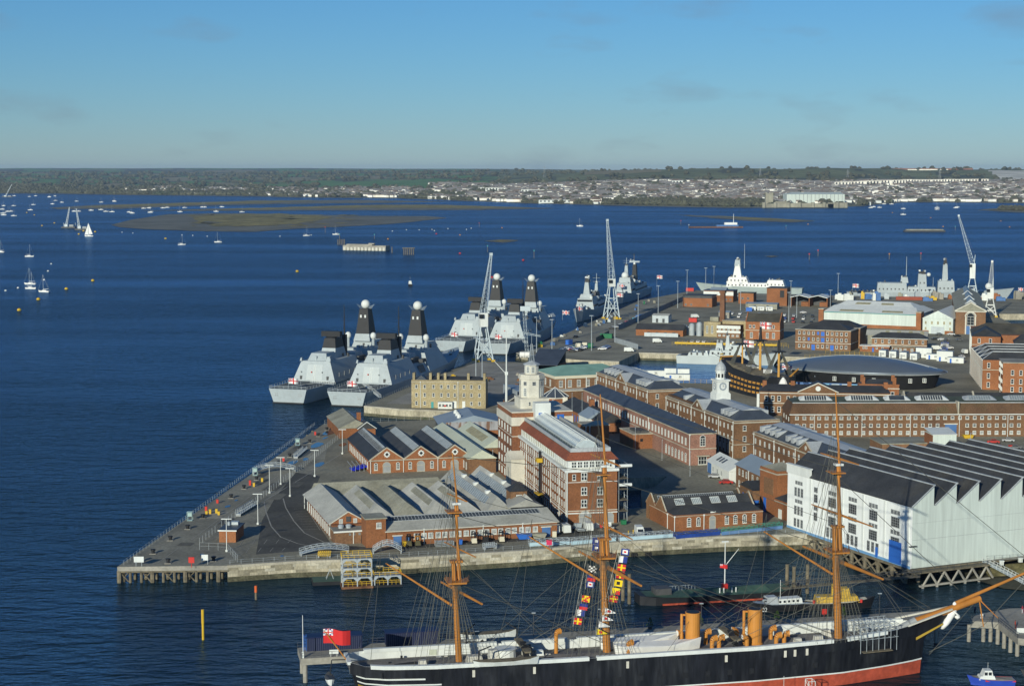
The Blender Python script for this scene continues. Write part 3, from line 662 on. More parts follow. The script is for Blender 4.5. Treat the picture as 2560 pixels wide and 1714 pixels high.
b.parts('barrel_rooflight', mat('rooflight_glazing',(.45,.52,.55),.3,.1,1), lambda m: m.loft([[(x,y,z) for x, z in arc] for y in (7,60)], closed=False))
for k in range(42):
    y = 7.02+k*1.29; MB().path([(x,y,z+.06) for x, z in arc[::2]],.09,4).obj('rooflight_rib', WHT, b.o)
b.parts('rooflight_ridge', WHT, lambda m: m.box(7.0,7,22.0,7.4,60,22.25))
b.win('l',lin(2.5,60.5,22),[.7],1.1,1.7,'sash',D=63); b.win('l',lin(2.5,60.5,22),[4.4,7.0,9.5,12.2],1.0,1.6,'sash',D=63)
b.win('l',lin(3.5,45,18),[15.35],1.5,1.9,'panel',D=63,off=(.5,0)); b.win('l',lin(48.5,60.5,7),[15.4],1.5,1.8,'cross',D=63,off=(.5,0))
b.win('f',[4.9,9.4],[4.6,8.0,12.0],1.7,2.2,'cross'); b.win('f',[2.1],[12.2],1.0,1.6,'sash')
b.win('f',lin(2.2,12.2,7),[15.4],1.45,1.8,'cross',off=(0,.6)); b.win('f',[5.2],[0],3.4,2.0,'garch'); b.win('f',[12],[0],2.6,1.8,'garch')
for y in (.2,8.5,19,30,41,52): b.pipe(-.12,y,0,14.3,r=.1)
b.pipe(.15,-.15,0,14.3,r=.16)
b.box('entrance_bay', STW, -4.2,.2,55,62.8,0,9); b.parts('entrance_pediment', STW, lambda m: m.gable(-4.6,.3,54.6,63,9,11,'x')); b.win('l',[59],[2],2.2,3,'garch',D=118,off=(-4.2,0))
# tower block
b.box('tower_base', BR, -2.2,16.5,63,86,0,19.0); b.band('cornice', STW, -2.2,16.5,63,86,18.0,20.6,.35); b.box('parapet', BR, -2.3,16.6,62.9,86.1,20.6,22.0); b.band('coping', STW, -2.3,16.6,62.9,86.1,22.0,22.3,.15)
b.win('l',lin(2.5,20.5,5),[1,4.6,8.2,11.8,15.4],1.6,2.0,'wide',D=86,off=(-2.2,0)); b.band('string_course', STW, -2.2,16.5,63,86,14.6,14.8,.1); b.band('string_course', STW, -2.2,16.5,63,86,3.4,3.6,.1)
b.box('stair_head', WHT, 4.4,9.2,60,64.4,19.7,25.2); b.box('blue_door', BLU, 5.4,6.5,59.85,60.1,19.75,22.2); b.box('blue_door', BLU, 11.8,14,62.6,62.85,19.0,21.2)
b.box('tower_plinth', STW, 1.7,10.7,69.4,78.6,22.3,25.0); b.band('cornice', STW, 1.9,10.5,69.6,78.4,24.8,25.4,.3); b.win('f',[4.6,6.2,7.8],[23.2],.8,1.2,'sash',off=(0,69.4))
OC = lambda r, z0, z1, m_, nm: b.parts(nm, m_, lambda m: m.lathe(6.2,74,[(r,z0),(r,z1)],8,0,math.pi/8))
OC(3.95,25.4,31.6,STW,'tower_shaft'); OC(4.3,31.2,31.9,STW,'tower_cornice'); OC(4.05,31.9,32.6,STW,'tower_parapet'); OC(2.2,32.6,35.6,STW,'lantern'); b.parts('lantern_roof', LEAD, lambda m: m.lathe(6.2,74,[(2.7,35.5),(2.6,35.8),(.2,36.8)],8,0,math.pi/8))
for k in range(8):
    t = math.pi/4*k; x, y = 6.2+2.04*math.cos(t), 74+2.04*math.sin(t); link('lantern_window', win_mesh(1.1,2.1,'grid'), b.o, (x,y,33.0), t+math.pi/2)
    x, y = 6.2+3.67*math.cos(t), 74+3.67*math.sin(t); link('window', win_mesh(1.1,1.2,'dark'), b.o, (x,y,29.3), t+math.pi/2)
    if k % 2: link('window', win_mesh(1.1,2.6,'grid'), b.o, (x,y,25.9), t+math.pi/2)
b.parts('aerial', GRP, lambda m: [m.tube((6.2+a,74+c,36.4),(6.2+a*.3,74+c*.3,42),.07,None,4) for a in (-.7,.7) for c in (-.7,.7)]+[m.tube((6.2-1.3,74,38.4+q),(6.2+1.3,74,38.4+q),.06,None,4) for q in (0,1.5,3)]+[m.tube((6.2,74,36.5),(6.2,74,45),.06,None,4)])
fp = thing('flagstaff', 'very tall white flagstaff with yardarm beside the signal tower', 'flagpole', b.o.matrix_world @ Vector((0,0,0)))
fp.location = gp(1266,1003,GZ+22)
MB().tube((0,0,-4),(0,0,9.5),.42,.36,8).obj('lower_mast', WHT, fp); MB().tube((0,.5,8),(0,.5,23),.25,.14,8).obj('topmast', WHT, fp); MB().tube((-.2,0,9),(-3.8,0,13),.12,.08,5).obj('gaff', WHT, fp); MB().box(-.5,-.3,8.6,.5,.9,9.6).obj('cap', WHT, fp)
# scaffold on the shaded east side
sc = thing('scaffold', 'steel scaffold with white platforms against the shaded side of the signal block', 'scaffold', b.o.location, R(11.5))
for i in range(5):
    for j in range(2): MB().tube((14.9+j*2.4,.8+i*3.2,0),(14.9+j*2.4,.8+i*3.2,15.5),.08,None,4).obj('standard', GRP, sc)
for z in (3,6,9,12,15):
    MB().box(14.7,.5,z,17.5,14,z+.12).obj('platform', TIM, sc); MB().tube((17.4,.5,z+1),(17.4,14,z+1),.06,None,4).obj('guard_rail', GRP, sc)
for i in range(4): MB().tube((17.35,.8+i*3.2,(i%2)*7),(17.35,4+i*3.2,(i%2)*7+7),.06,None,4).obj('brace', GRP, sc)
for z in (10,15.3): MB().box(15,.3,z,18.5,1.2,z+.7).obj('sheeting', WHT, sc)
cp = thing('mast_climber', 'black and yellow mast climbing platform on the west face of the signal block', 'lift', b.o.location, R(11.5))
MB().box(-1.3,29,0,-.7,29.6,15.6).obj('mast', BLK, cp); MB().box(-2.2,26.8,3,-.4,31.4,3.4).obj('platform', YEL, cp); MB().box(-2.0,28.2,12.4,-.4,30.4,13.6).obj('drive_unit', YEL, cp); MB().box(-2,28.4,0,-.4,30.2,2).obj('base', DKG, cp)
# ---------------------------------------------------------------- flat-fronted brick workshop with four skylights
b = Bld('skylit_workshop', 'low red brick workshop with dark slate double roof and four small skylights', gp(1684,1328), 17)
b.box('wall', BRO, 0,26,0,17.5,0,4.3); b.band('cornice', STN, 0,26,0,17.5,3.9,4.05,.1); b.box('parapet', BR, -.15,.35,7,17.5,4.3,5.4)
b.gable('roof', SL, .1,25.9,.2,8.2,4.3,6.0,'x',5,2); b.gable('roof', SL, .2,25.8,5.4,13,4.3,7.4,'x'); b.gable('roof', SLW, .2,25.8,13,20,4.3,7.0,'x'); b.box('wall', BB, 0,26,17,20,0,4.3)
for x0 in (-.25,25.7):
    b.parts('parapet_gable', BB, lambda m, x0=x0: [m.add([(x0,5.2,4.3),(x0,13,4.3),(x0,9.2,7.8),(x0+.5,5.2,4.3),(x0+.5,13,4.3),(x0+.5,9.2,7.8)],[(0,2,1),(3,4,5),(0,3,5,2),(1,2,5,4),(0,1,4,3)]),m.add([(x0,13,4.3),(x0,20,4.3),(x0,16.5,7.4),(x0+.5,13,4.3),(x0+.5,20,4.3),(x0+.5,16.5,7.4)],[(0,2,1),(3,4,5),(0,3,5,2),(1,2,5,4),(0,1,4,3)])])
    coping(b,[(x0+.25,5.2,4.4),(x0+.25,9.2,7.9),(x0+.25,13,4.4),(x0+.25,16.5,7.5),(x0+.25,20,4.4)],STN,.22)
for x in (3.5,8.5,14,19): slope_strip(b,'skylight',SKY,(0,5.4,4.3),(26,5.4,4.3),(26,9.2,7.4),(0,9.2,7.4),(x)/26,(x+2.6)/26,.42,.85,.12,5,WHT)
slope_strip(b,'skylight',SKD,(0,13,4.3),(26,13,4.3),(26,16.5,7),(0,16.5,7),.06,.93,.45,.85,.1,36)
b.win('f',[4.4,7.1,15.4,17.9,20.6,23.4],[1.1],1.15,1.8,'arch'); b.win('f',[11.2],[0],1.9,2.7,'garch'); b.box('sign', WHT, 10.6,12.2,-.06,0,4.45,4.8); b.pipe(8.7,-.15,0,3.9); b.pipe(.2,-.15,0,3.9); b.pipe(-.15,4,0,3.9)
# ---------------------------------------------------------------- storehouses, south to north
def storehouse(name, label, org, ang, W, D, h, wallm, rows, n, dorm, cupola=False, nr=3, roofm=None):
    b = Bld(name, label, org, ang); rm = roofm or SLB
    b.box('wall', wallm, 0,W,0,D,0,h); b.band('cornice', STN, 0,W,0,D,h-.75,h-.35,.18); b.band('coping', STN, 0,W,0,D,h,h+.18,.05); b.band('string_course', STN, 0,W,0,D,h*.36,h*.36+.25,.1)
    b.parts('roof', rm, lambda m: m.fru((.6,.6,W-.6,D-.6),(W*.30,W*.30,W*.70,D-W*.30),h+.05,h+2.9)); b.parts('roof_flat', LEAD, lambda m: m.gable(W*.28,W*.72,W*.28,D-W*.28,h+2.9,h+3.5,'y'))
    for y in dorm:
        b.parts('dormer', LEAD, lambda m, y=y: m.add([(1.0,y-.9,h+.6),(1.0,y+.9,h+.6),(1.0,y,h+.6),(1.0,y-.9,h+2.3),(1.0,y+.9,h+2.3),(W*.3,y-.9,h+2.8),(W*.3,y+.9,h+2.8)],[(0,1,4,3),(3,4,6,5),(0,3,5),(1,6,4)]))
        b.parts('dormer', LEAD, lambda m, y=y: m.add([(W-1.0,y-.9,h+.6),(W-1.0,y+.9,h+.6),(W-1.0,y-.9,h+2.3),(W-1.0,y+.9,h+2.3),(W*.7,y-.9,h+2.8),(W*.7,y+.9,h+2.8)],[(1,0,2,3),(3,2,4,5),(0,4,2),(1,3,5)]))
    us = [u for u in lin(2.2,D-2.2,n) if abs(u-D/2) > 1.8 or not dorm]
    for z in rows: b.win('l',us,[z],.95,1.7,'slot',D=D)
    b.win('f',[W*.28] if W < 12 else [W*.22,W*.75],[z for z in rows],1.25,1.8,'sash')
    b.parts('pediment', wallm, lambda m: m.add([(-.35,D/2-5,h),(-.35,D/2+5,h),(-.35,D/2,h+2.9),(W*.35,D/2-5,h),(W*.35,D/2+5,h),(W*.35,D/2,h+2.9)],[(1,0,2),(0,3,5,2),(2,5,4,1)]))
    b.parts('pediment_roof', LEAD, lambda m: [m.slab([(-.4,D/2-5.4,h-.1),(W*.36,D/2-5.4,h-.1),(W*.36,D/2,h+3.0),(-.4,D/2,h+3.0)],.12),m.slab([(-.4,D/2,h+3.0),(W*.36,D/2,h+3.0),(W*.36,D/2+5.4,h-.1),(-.4,D/2+5.4,h-.1)],.12)])
    coping(b,[(-.4,D/2-5.3,h+.1),(-.4,D/2,h+3.1),(-.4,D/2+5.3,h+.1)],STN,.22); b.parts('roundel', STW, lambda m: m.lathe(0,0,[(.7,0),(.7,.1)],12).xf(Matrix.Translation((-.4,D/2,h+1.2)) @ Matrix.Rotation(-math.pi/2,4,'Y')))
    for u in lin(1,D-1,6): b.pipe(-.15,u,0,h-.5)
    return b
b = storehouse('clock_storehouse', 'brown brick storehouse carrying the white clock tower cupola', (74.4,569.1), 15, 16.2, 67, 12.5, BB, (2.2,5.6,9.2), 19, (8,11,14,50), roofm=SLB)
b.win('l',[62,59,56],[1.2],1.6,4.2,'garch',D=67)
b.box('roof_hip_dark', TIL, .8,15.4,40,66.4,12.6,13.4); b.parts('ridge_glazing', SKY, lambda m: m.gable(9,15,42,62,13.3,15.2,'y',3,3))
_n0 = set(o_.name for o_ in b.o.children)
# clock tower
cx, cy = 8.3, 33.5
b.box('tower_plinth', WHT, cx-3.6,cx+3.6,cy-3.6,cy+3.6,14.5,18.4); b.box('plinth_cornice', WHT, cx-3.3,cx+3.3,cy-3.3,cy+3.3,18.4,18.9)
b.box('clock_stage', WHT, cx-2.9,cx+2.9,cy-2.9,cy+2.9,18.9,23.9); b.box('clock_cornice', WHT, cx-3.5,cx+3.5,cy-3.5,cy+3.5,23.9,24.6)
for f, rz in (('f',0),('l',-math.pi/2),('r',math.pi/2)):
    dx, dy = {'f':(0,-2.95),'l':(-2.95,0),'r':(2.95,0)}[f]
    M_ = Matrix.Translation((cx+dx,cy+dy,21.6)) @ Matrix.Rotation(rz,4,'Z') @ Matrix.Rotation(math.pi/2,4,'X')
    d_ = MB().lathe(0,0,[(1.75,0),(1.75,.1)],24).xf(M_).obj('clock_dial', mat('dial_blue_grey',(.20,.25,.31),.5,0), b.o); MB().lathe(0,0,[(1.15,0),(1.15,.16)],20).xf(M_).obj('dial_centre', WHT, d_)
    m = MB()
    for k in range(12): t = math.pi/6*k; m.box(-.08,1.3,.1,.08,1.65,.15).v[-8:] ; m.v[-8:] = [tuple(Matrix.Rotation(t,3,'Z') @ Vector(p)) for p in m.v[-8:]]
    m.xf(M_).obj('numeral', WHT, d_); MB().box(-.07,-.2,.17,.07,1.0,.22).box(0,-.07,.17,.7,.07,.22).xf(M_).obj('clock_hand', BLK, d_)
b.parts('belfry', WHT, lambda m: m.lathe(cx,cy,[(2.3,24.6),(2.3,28.0),(2.6,28.0),(2.6,28.5)],8,0,math.pi/8))
for k in range(8):
    t = math.pi/4*k; link('belfry_opening', win_mesh(.95,1.7,'hole'), b.o, (cx+2.14*math.cos(t),cy+2.14*math.sin(t),25.4), t+math.pi/2)
b.parts('dome', LEAD, lambda m: m.lathe(cx,cy,[(2.55,28.5),(2.5,29.4),(2.15,30.4),(1.5,31.4),(.7,32.1),(.25,32.6),(.15,33.2)],16))
b.parts('finial', GLD, lambda m: [m.ball((cx,cy,33.6),.42),m.tube((cx,cy,33.5),(cx,cy,36.4),.06,None,5)]); b.parts('weathervane', GLD, lambda m: m.slab([(cx-.7,cy,35.3),(cx+1.1,cy,35.4),(cx+1.1,cy,36.0),(cx-.2,cy,35.9)],.06))
for o_ in [q for q in b.o.children if q.name not in _n0]:
    o_.location = (cx+(o_.location.x-cx if o_.location.x else -cx)*.76 if o_.location.x else cx*(1-.76), cy+(o_.location.y-cy)*.76 if o_.location.y else cy*(1-.76), 14.5+(o_.location.z-14.5)*.80); o_.scale = (.76,.76,.80)
storehouse('north_storehouse', 'brown brick storehouse farthest north, next to the green-roofed building', (52.1,650.6), 16, 16, 62, 12.5, BB, (2.2,5.6,9.2), 17, (7,10,13,16,42,46,50,54))
storehouse('south_storehouse', 'brown brick storehouse running behind the white boathouse', (99,470), 15, 15.5, 82, 12.0, BB, (1.8,5.0,8.6), 22, (12,15,18,22,50,54,58,66,70,74,78))
b = Bld('long_museum_store', 'long two-storey pinkish brick range with plain dark blue slate roof', (57.8,555.4), 14.6)
b.box('wall', BP, 0,9.4,0,118,0,10.6); b.gable('roof', SLB, -.5,9.9,-.5,118.5,10.6,13.0,'y',5,5); b.band('cornice', STN, 0,9.4,0,118,10.1,10.5,.2); b.band('string_course', STN, 0,9.4,0,118,5.2,5.5,.1)
b.win('l',lin(6,115,34),[6.4],1.25,2.3,'grid',D=118); b.win('l',lin(4,46,12)+lin(98,114,6),[.8],1.3,2.2,'arch',D=118) if False else b.win('l',lin(96,115,7),[.8],1.3,2.2,'arch',D=118)
b.win('f',[4.7],[6.2],1.9,2.6,'arch'); b.win('f',[4.7],[.1],3,3,'wide'); b.box('porch', STN, 2.6,6.8,-1.2,0,2.9,3.2); b.pipe(.15,-.15,0,10); b.pipe(-.15,40,0,10)
b.box('side_annex', BRO, -7,-.02,36,51,0,5); b.box('annex_coping', STN, -7.2,0,35.8,51.2,5,5.3); b.box('annex_plant', DKG, -5,-1,38,46,5.3,6); b.win('l',[5,10],[0],1.1,2.1,'wide',D=87,off=(-7,0)); b.win('f',[-4],[2.5],1,1,'hole',off=(0,36))
# small buildings between
b = Bld('white_shed', 'small white gabled shed with three rooflights beside the car park', (66.9,523.5), 12)
b.box('wall', WHT, 0,8.5,0,21,0,3.6); b.gable('roof', WHT, -.4,8.9,-.3,21.4,3.6,6.2,'y')
for y in (11,13.5,16): slope_strip(b,'rooflight',SKD,(-.4,21.4,3.6),(-.4,-.3,3.6),(4.25,-.3,6.2),(4.25,21.4,6.2),(21-y)/21,(21-y+1.3)/21,.35,.75,.08)
b.win('l',[6,10,14],[1.2],.7,1.3,'dark',D=21); b.box('blue_door', BLS, -.1,0,17,20.5,0,3.2)
b = Bld('grey_roofed_house', 'brick house with pale grey-green sheet roof between white shed and brick tower', (73.0,494.5), 13)
b.box('wall', BB, 0,10,0,22,0,7.2); b.gable('roof', CUG if False else SHB, -.5,10.5,-.5,22.5,7.2,10.2,'y',0,0); b.win('l',[3,6,9,14,18],[1,4.6],1.0,1.8,'sash',D=22); b.pipe(-.15,11,0,7)
b.gable('side_roof', SL, -5,0,-5,6,4.2,6.2,'x'); b.box('side_wing', BB, -4.8,0,-4.6,5.6,0,4.2); b.win('l',[3,5.5],[.3],1,2,'blue',D=11,off=(-4.8,-5))
b = Bld('square_brick_tower', 'square red brick tower with pyramidal glazed top beside white boathouse', (73.8,472.5), 20)
b.box('wall', BRO, 0,8.4,0,10,0,12.6); b.band('cornice', STN, 0,8.4,0,10,11.6,11.9,.2); b.parts('tower_roof', CORD, lambda m: m.add([(.3,.3,12.6),(8.1,.3,12.6),(8.1,9.7,12.6),(.3,9.7,12.6),(4.2,5,14.3)],[(0,1,4),(1,2,4),(2,3,4),(3,0,4),(3,2,1,0)]))
b.win('l',[3,7],[8],1.2,2,'arch',D=10) if False else b.parts('blind_arch', BB, lambda m: m.box(-.12,2,5.5,0,7.5,10)); b.win('l',[3],[0],1.6,4.2,'blue',D=10)
b.box('front_wing', BRO, -.6,13,-7,-.02,0,5.2); b.gable('wing_roof', SL, -.9,13.3,-7.3,-.02,5.2,7.2,'x',3,3); b.band('string_course', STN, -.6,13,-7,-.02,4.3,4.6,.12); b.win('f',[3,9.5],[1],1.5,2.2,'arch',off=(0,-7)); b.box('white_door', WHT, -.75,-.6,-4,-2.2,0,2.6)
# ---------------------------------------------------------------- white boathouse with saw-tooth roof
b = Bld('white_boathouse', 'big white boathouse with dark saw-tooth roof standing on timber piles', (96.4,409.0), 24)
NB = 9; bw = 6.75
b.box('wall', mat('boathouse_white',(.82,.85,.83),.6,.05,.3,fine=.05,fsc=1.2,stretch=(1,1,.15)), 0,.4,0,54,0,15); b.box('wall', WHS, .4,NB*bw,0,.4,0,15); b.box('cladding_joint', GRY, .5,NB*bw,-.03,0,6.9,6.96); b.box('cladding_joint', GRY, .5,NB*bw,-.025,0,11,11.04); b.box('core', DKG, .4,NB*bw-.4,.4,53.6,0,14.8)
for i in range(NB):
    x = i*bw; b.parts('roof_bay', SL, lambda m, x=x: m.slab([(x-.05,-.1,15.05),(x+bw-.1,-.1,19.9),(x+bw-.1,54.2,19.9),(x-.05,54.2,15.05)][::1],.2))
    b.parts('gable_cladding', WHS, lambda m, x=x: m.add([(x+.02,.02,15),(x+bw-.1,.02,15),(x+bw-.1,.02,19.85)],[(0,1,2)]))
    b.parts('tooth_glazing', SKD, lambda m, x=x: m.box(x+bw-.1,0,15,x+bw,54,19.8)); b.parts('ridge_flashing', LEAD, lambda m, x=x: [m.box(x+bw-.35,-.25,19.9,x+bw+.12,54.3,20.2),m.tube((x,-.15,15.1),(x+bw-.1,-.15,20.0),.18,None,4)])
    b.parts('end_gable', WHS, lambda m, x=x: m.add([(x+.02,54,15),(x+bw-.1,54,15),(x+bw-.1,54,19.85)],[(0,2,1)]))
b.box('parapet', WHT, -.25,.6,43.5,54.2,15,17.2); b.box('parapet_coping', WHT, -.45,.8,43.3,54.4,17.2,17.5); b.box('plinth', mat('pale_blue_plinth',(.16,.33,.55),.5,.1,.5), -.12,0,0,54,-.1,.55)
for u in (6.2,15.2,24,33): 
    y = u
    for z in (11.9,6.9): b.win('l',[54-y],[z-2.9],3.4,2.6,'dgrid',D=54)
    for z in (13.1,8.1): b.win('l',[54-y-1.25,54-y,54-y+1.25],[z-.9 if z > 10 else z-.9],1.05,1.1,'dsm',D=54)
for y in (40.5,):
    for z in (12.9,10.2,8.1,5.4): b.win('l',[54-y],[z-1.2],1.7,1.4 if z in (12.9,8.1) else 2.2,'dsm',D=54)
for y in (48.5,):
    for z in (9.6,4.6): b.win('l',[54-y-1.5,54-y,54-y+1.5],[z-.4],1.1,2.4,'dsm',D=54); b.win('l',[54-y-1.2,54-y,54-y+1.2],[z+2.8],1.0,1,'dsm',D=54)
    b.win('l',[54-y-1.6,54-y,54-y+1.6],[.9],1.1,2.3,'dsm',D=54)
for y in (15.2,24,33): b.win('l',[54-y-1.8,54-y,54-y+1.8],[1.0],1.2,2.6,'dsm',D=54)
b.box('blue_door', BLU, -.15,0,3.6,8.4,.1,5.6); b.box('blue_door', BLU, -.14,0,13,14,.1,2.6); b.box('floodlight_arm', DKG, -.6,1.5,-.6,0,5.4,5.6); [b.box('pier', WHT, -.12,0,y-.4,y+.4,.6,14.9) for y in (1,10.6,19.6,28.5,37.4,43)]
b.box('floor_beam', TIM, -.4,NB*bw,-.6,54,-.7,-.1)
for k in range(9):
    MB().tube((.3,2+k*5.6,-7),(.3,2+k*5.6,-.6),.5,None,7).obj('pile', TIM, b.o); MB().tube((4,2+k*5.6,-7),(4,2+k*5.6,-.6),.5,None,7).obj('pile', TIM, b.o)
    if k < 8: MB().tube((.2,2+k*5.6,-4.3),(.2,7.6+k*5.6,-.9),.25,None,5).tube((.2,7.6+k*5.6,-4.3),(.2,2+k*5.6,-.9),.25,None,5).obj('brace', TIM, b.o)
# ---------------------------------------------------------------- rope house
b = Bld('rope_house', 'very long brown brick rope house with three rows of small windows', (100.6,616), .8)
b.box('wall', BB, 0,120,0,17,0,8.2); b.parts('mansard_roof', TIL, lambda m: m.fru((-.3,-.4,120,17.4),(1.4,2.6,120,14.4),8.2,12.0)); b.parts('upper_roof', mat('roof_green_slate',(.06,.075,.06),.7,.25,.3), lambda m: m.gable(1.3,120,2.5,14.5,12.0,13.6,'x',3,0)); b.box('gutter', WHT, -.4,120,-.6,-.3,8.0,8.3); b.box('roof_curb', LEAD, 1.2,120,2.4,2.7,11.9,12.2)
b.box('party_wall', STN, 60.6,61.1,-.5,3,8.3,12.8)
for i, x in enumerate((4,21,35,46.5,64,79,94)):
    w = 12 if i != 2 else 9.5; g_ = i < 4
    b.parts('lantern_light', WHT if g_ else LEAD, lambda m, x=x, w=w: m.add([(x,3.4,12.7),(x+w,3.4,12.7),(x+w-2,6.4,14.2),(x+2,6.4,14.2),(x,9,13.4),(x+w,9,13.4)],[(0,1,2,3),(0,3,4),(1,5,2),(3,2,5,4)]))
    for k in range(9): f = 2+(w-4)*(k+.5)/9; b.parts('lantern_pane', SKD if g_ else SKY, lambda m, x=x, f=f, w=w: m.slab([(x+f-.36-.2,3.7,12.87),(x+f+.3-.2,3.7,12.87),(x+f+.3,6.2,14.12),(x+f-.36,6.2,14.12)],.06))
us = [u for u in lin(2.4,118,44)]
b.win('f',us,[6.3],1.25,1.15,'sash'); b.win('f',[u for u in us if not 55 < u < 62],[3.5],1.25,1.25,'sash'); b.win('f',[u for u in us if u > 11 and not 55 < u < 62],[.8],1.25,1.3,'grid')
b.box('blue_door', BLS, 56.2,60.4,-.12,0,0,4.4); b.box('door_frame', STW, 55.8,60.8,-.1,0,4.4,4.8); b.box('red_door', RED, 54.6,55.5,-.1,0,0,1.8)
for u in (8.8,26,43.6,61.4,79): b.pipe(u,-.15,0,8)
b.win('l',[4,9,14],[2.2,5.3],1.1,1.6,'slot',D=17)
b = Bld('parallel_rope_range', 'dark slate roofed range behind the rope house', (148,640), -1)
b.box('wall', BB, 0,90,0,11,0,8.5); b.gable('roof', SL, -.4,90,-.4,11.4,8.5,12.4,'x',2,0); 
for x in (0,26,62): b.parts('parapet_gable', STN, lambda m, x=x: m.add([(x-.3,-.4,8.5),(x-.3,11.4,8.5),(x-.3,5.5,13),(x+.3,-.4,8.5),(x+.3,11.4,8.5),(x+.3,5.5,13)],[(0,2,1),(3,4,5),(0,3,5,2),(1,2,5,4)]))
b.box('chimney', BRO, 50,52,5,6.6,11,14.5)
# ---------------------------------------------------------------- Georgian offices in front of the old warship
b = Bld('clock_pediment_house', 'brown brick Georgian range with clock in its central pediment', (97.5,671), -8)
b.box('wall', BB, 0,50,0,12,0,9.6); b.gable('roof', SL, -.3,50.3,-.3,12.3,9.6,11.8,'x',3,3); b.band('cornice', STW, 0,50,0,12,8.8,9.1,.2); b.band('string_course', STW, 0,50,0,12,4.8,5.1,.12)
b.parts('pediment', BB, lambda m: m.add([(15,-.4,9.6),(30,-.4,9.6),(22.5,-.4,13),(15,7,9.6),(30,7,9.6),(22.5,7,13)],[(0,1,2),(0,2,5,3),(1,4,5,2)])); coping(b,[(14.6,-.5,9.6),(22.5,-.5,13.2),(30.4,-.5,9.6)],STW,.25); b.parts('pediment_roof', SL, lambda m: m.gable(14.5,30.5,-.2,8,9.65,13.25,'y'))
b.parts('clock_dial', WHT, lambda m: m.lathe(0,0,[(1.0,0),(1.0,.2)],18).xf(Matrix.Translation((22.5,-.5,11)) @ Matrix.Rotation(math.pi/2,4,'X')))
b.win('f',[2.5,5,7.5],[1.4,5.7],1.3,2.2,'sash'); b.win('f',lin(11,48,16),[5.9],1.2,1.9,'sash')
for x in (1,12,34,48): b.box('chimney', BRO, x,x+1.6,5,6.4,10.5,13.2)
b.box('white_pier', WHT, -1.2,-.2,-.8,.2,0,8.6)
b = Bld('square_brick_house', 'two-storey square brick house with four chimneys before the dark oval museum', gp(2147,1013,GZ), -8)
b.box('wall', BRO, 0,16,0,11,0,8.2); b.gable('roof', SL, .8,15.2,.8,10.2,8.6,10.4,'x',4.5,4.5); b.band('cornice', STW, 0,16,0,11,7.0,7.3,.2); b.box('parapet', BRO, -.1,16.1,-.1,.4,8.2,8.9)
b.win('f',[5.5,8,10.8,13.4],[3.4],1.4,2.5,'sash'); b.win('l',[3,7],[3.4],1.2,2.5,'slot',D=11)
for x, y in ((1,1),(1,9),(13.5,1),(13.5,9)): b.box('chimney', BRO, x,x+1.4,y,y+1,8,11.6)
b = Bld('flat_roofed_block', 'low flat-roofed brick block in front of the long rope house', (124,570), 6)
b.box('wall', BB, 0,17,0,13,0,4.6); b.box('roof', CORD, -.3,17.3,-.3,13.3,4.6,4.9); b.win('f',[4,8,12],[1.6],1.4,1.3,'grid'); b.win('f',[15],[0],1.8,2.6,'blue')
b = Bld('white_lift_house', 'tall plain white box-shaped annex between rope house and sawtooth roof', (140,566), 4)
b.box('wall', WHS, 0,8,0,9,0,8.4); b.parts('roof', WHT, lambda m: m.slab([(-.2,-.2,8.4),(8.2,-.2,8.4),(8.2,9.2,9.4),(-.2,9.2,9.4)],.2)); b.box('brick_side', BRO, -.1,0,0,9,0,8.2)
b = Bld('pale_flat_canopy', 'low pale flat-roofed garage behind the sawtooth roofs', (147,560), 3)
b.box('wall', BB, 0,14,0,8,0,4); b.box('roof', CORG, -.6,14.6,-.8,8.4,4,4.5)
b = Bld('dark_hipped_store', 'low dark-roofed store beside the car park behind the boathouse', (148,518), 18)
b.box('wall', BB, 0,20,0,14,0,4); b.gable('roof', SL, -.4,20.4,-.4,14.4,4,7,'x',5,5); b.box('porch', BB, 22,27,2,8,0,3); b.box('porch_roof', CORD, 21.8,27.2,1.8,8.2,3,3.3)
b = Bld('pink_brick_house', 'brick house with arched windows at right edge by the car park', (186,545), 3)
b.box('wall', BRO, 0,20,0,22,0,7.5); b.gable('roof', TIL, -.5,20.5,-.5,22.5,7.5,11,'y'); b.win('l',lin(3,19,5),[1,4.4],1.0,2.0,'arch',D=22); b.win('f',[3,8,13],[1,4.4],1,2,'arch')
# ---------------------------------------------------------------- west: stone residence, green-roofed, lodges
b = Bld('wharf_residence', 'three-storey yellow brick terrace with chimneys on the wharf by the destroyers', (-40.8,692.5), -4)
b.box('wall', BY, 0,30.2,0,11,0,11.0); b.gable('roof', SL, .5,29.7,1,10.5,11.0,12.4,'x',3,3); b.box('parapet', BY, 0,30.2,-.1,.4,11,11.4); b.band('coping', STN, 0,30.2,0,11,10.5,10.7,.1)
for x in (.2,7,10.2,13,22.5,29): b.box('chimney', BY, x,x+1.0,2,5,11,14); 
b.gable('dormer_roof', SLB, 1.5,6.5,.3,6,11.3,13.2,'y'); us = [2,5.4,9,12.2,15,17.7,21.4,24.4,27.7]
b.win('f',us,[8.0,4.6],1.0,1.5,'sash'); b.win('f',[2,5.4,24.4,27.7],[1.2],1.0,1.5,'sash'); b.box('teal_door', TEA, 8,9,-.1,0,0,2.5); b.box('door_case', WHT, 16.8,18.4,-.15,0,0,2.9); b.box('door_case', WHT, 20.7,21.9,-.14,0,0,2.9); b.box('conservatory', WHT, 11,16.8,-2,0,0,2.6); b.box('conservatory_roof', LEAD, 10.9,16.9,-2.1,0,2.6,2.8)
b.win('f',lin(11.8,16,4),[.8],1.1,1.2,'sash',off=(0,-2)); b.box('crest_board', RED, 13.5,14.3,-2.2,-2.05,.9,1.5); b.pipe(3.7,-.15,0,10.5); b.pipe(19,-.15,0,10.5)
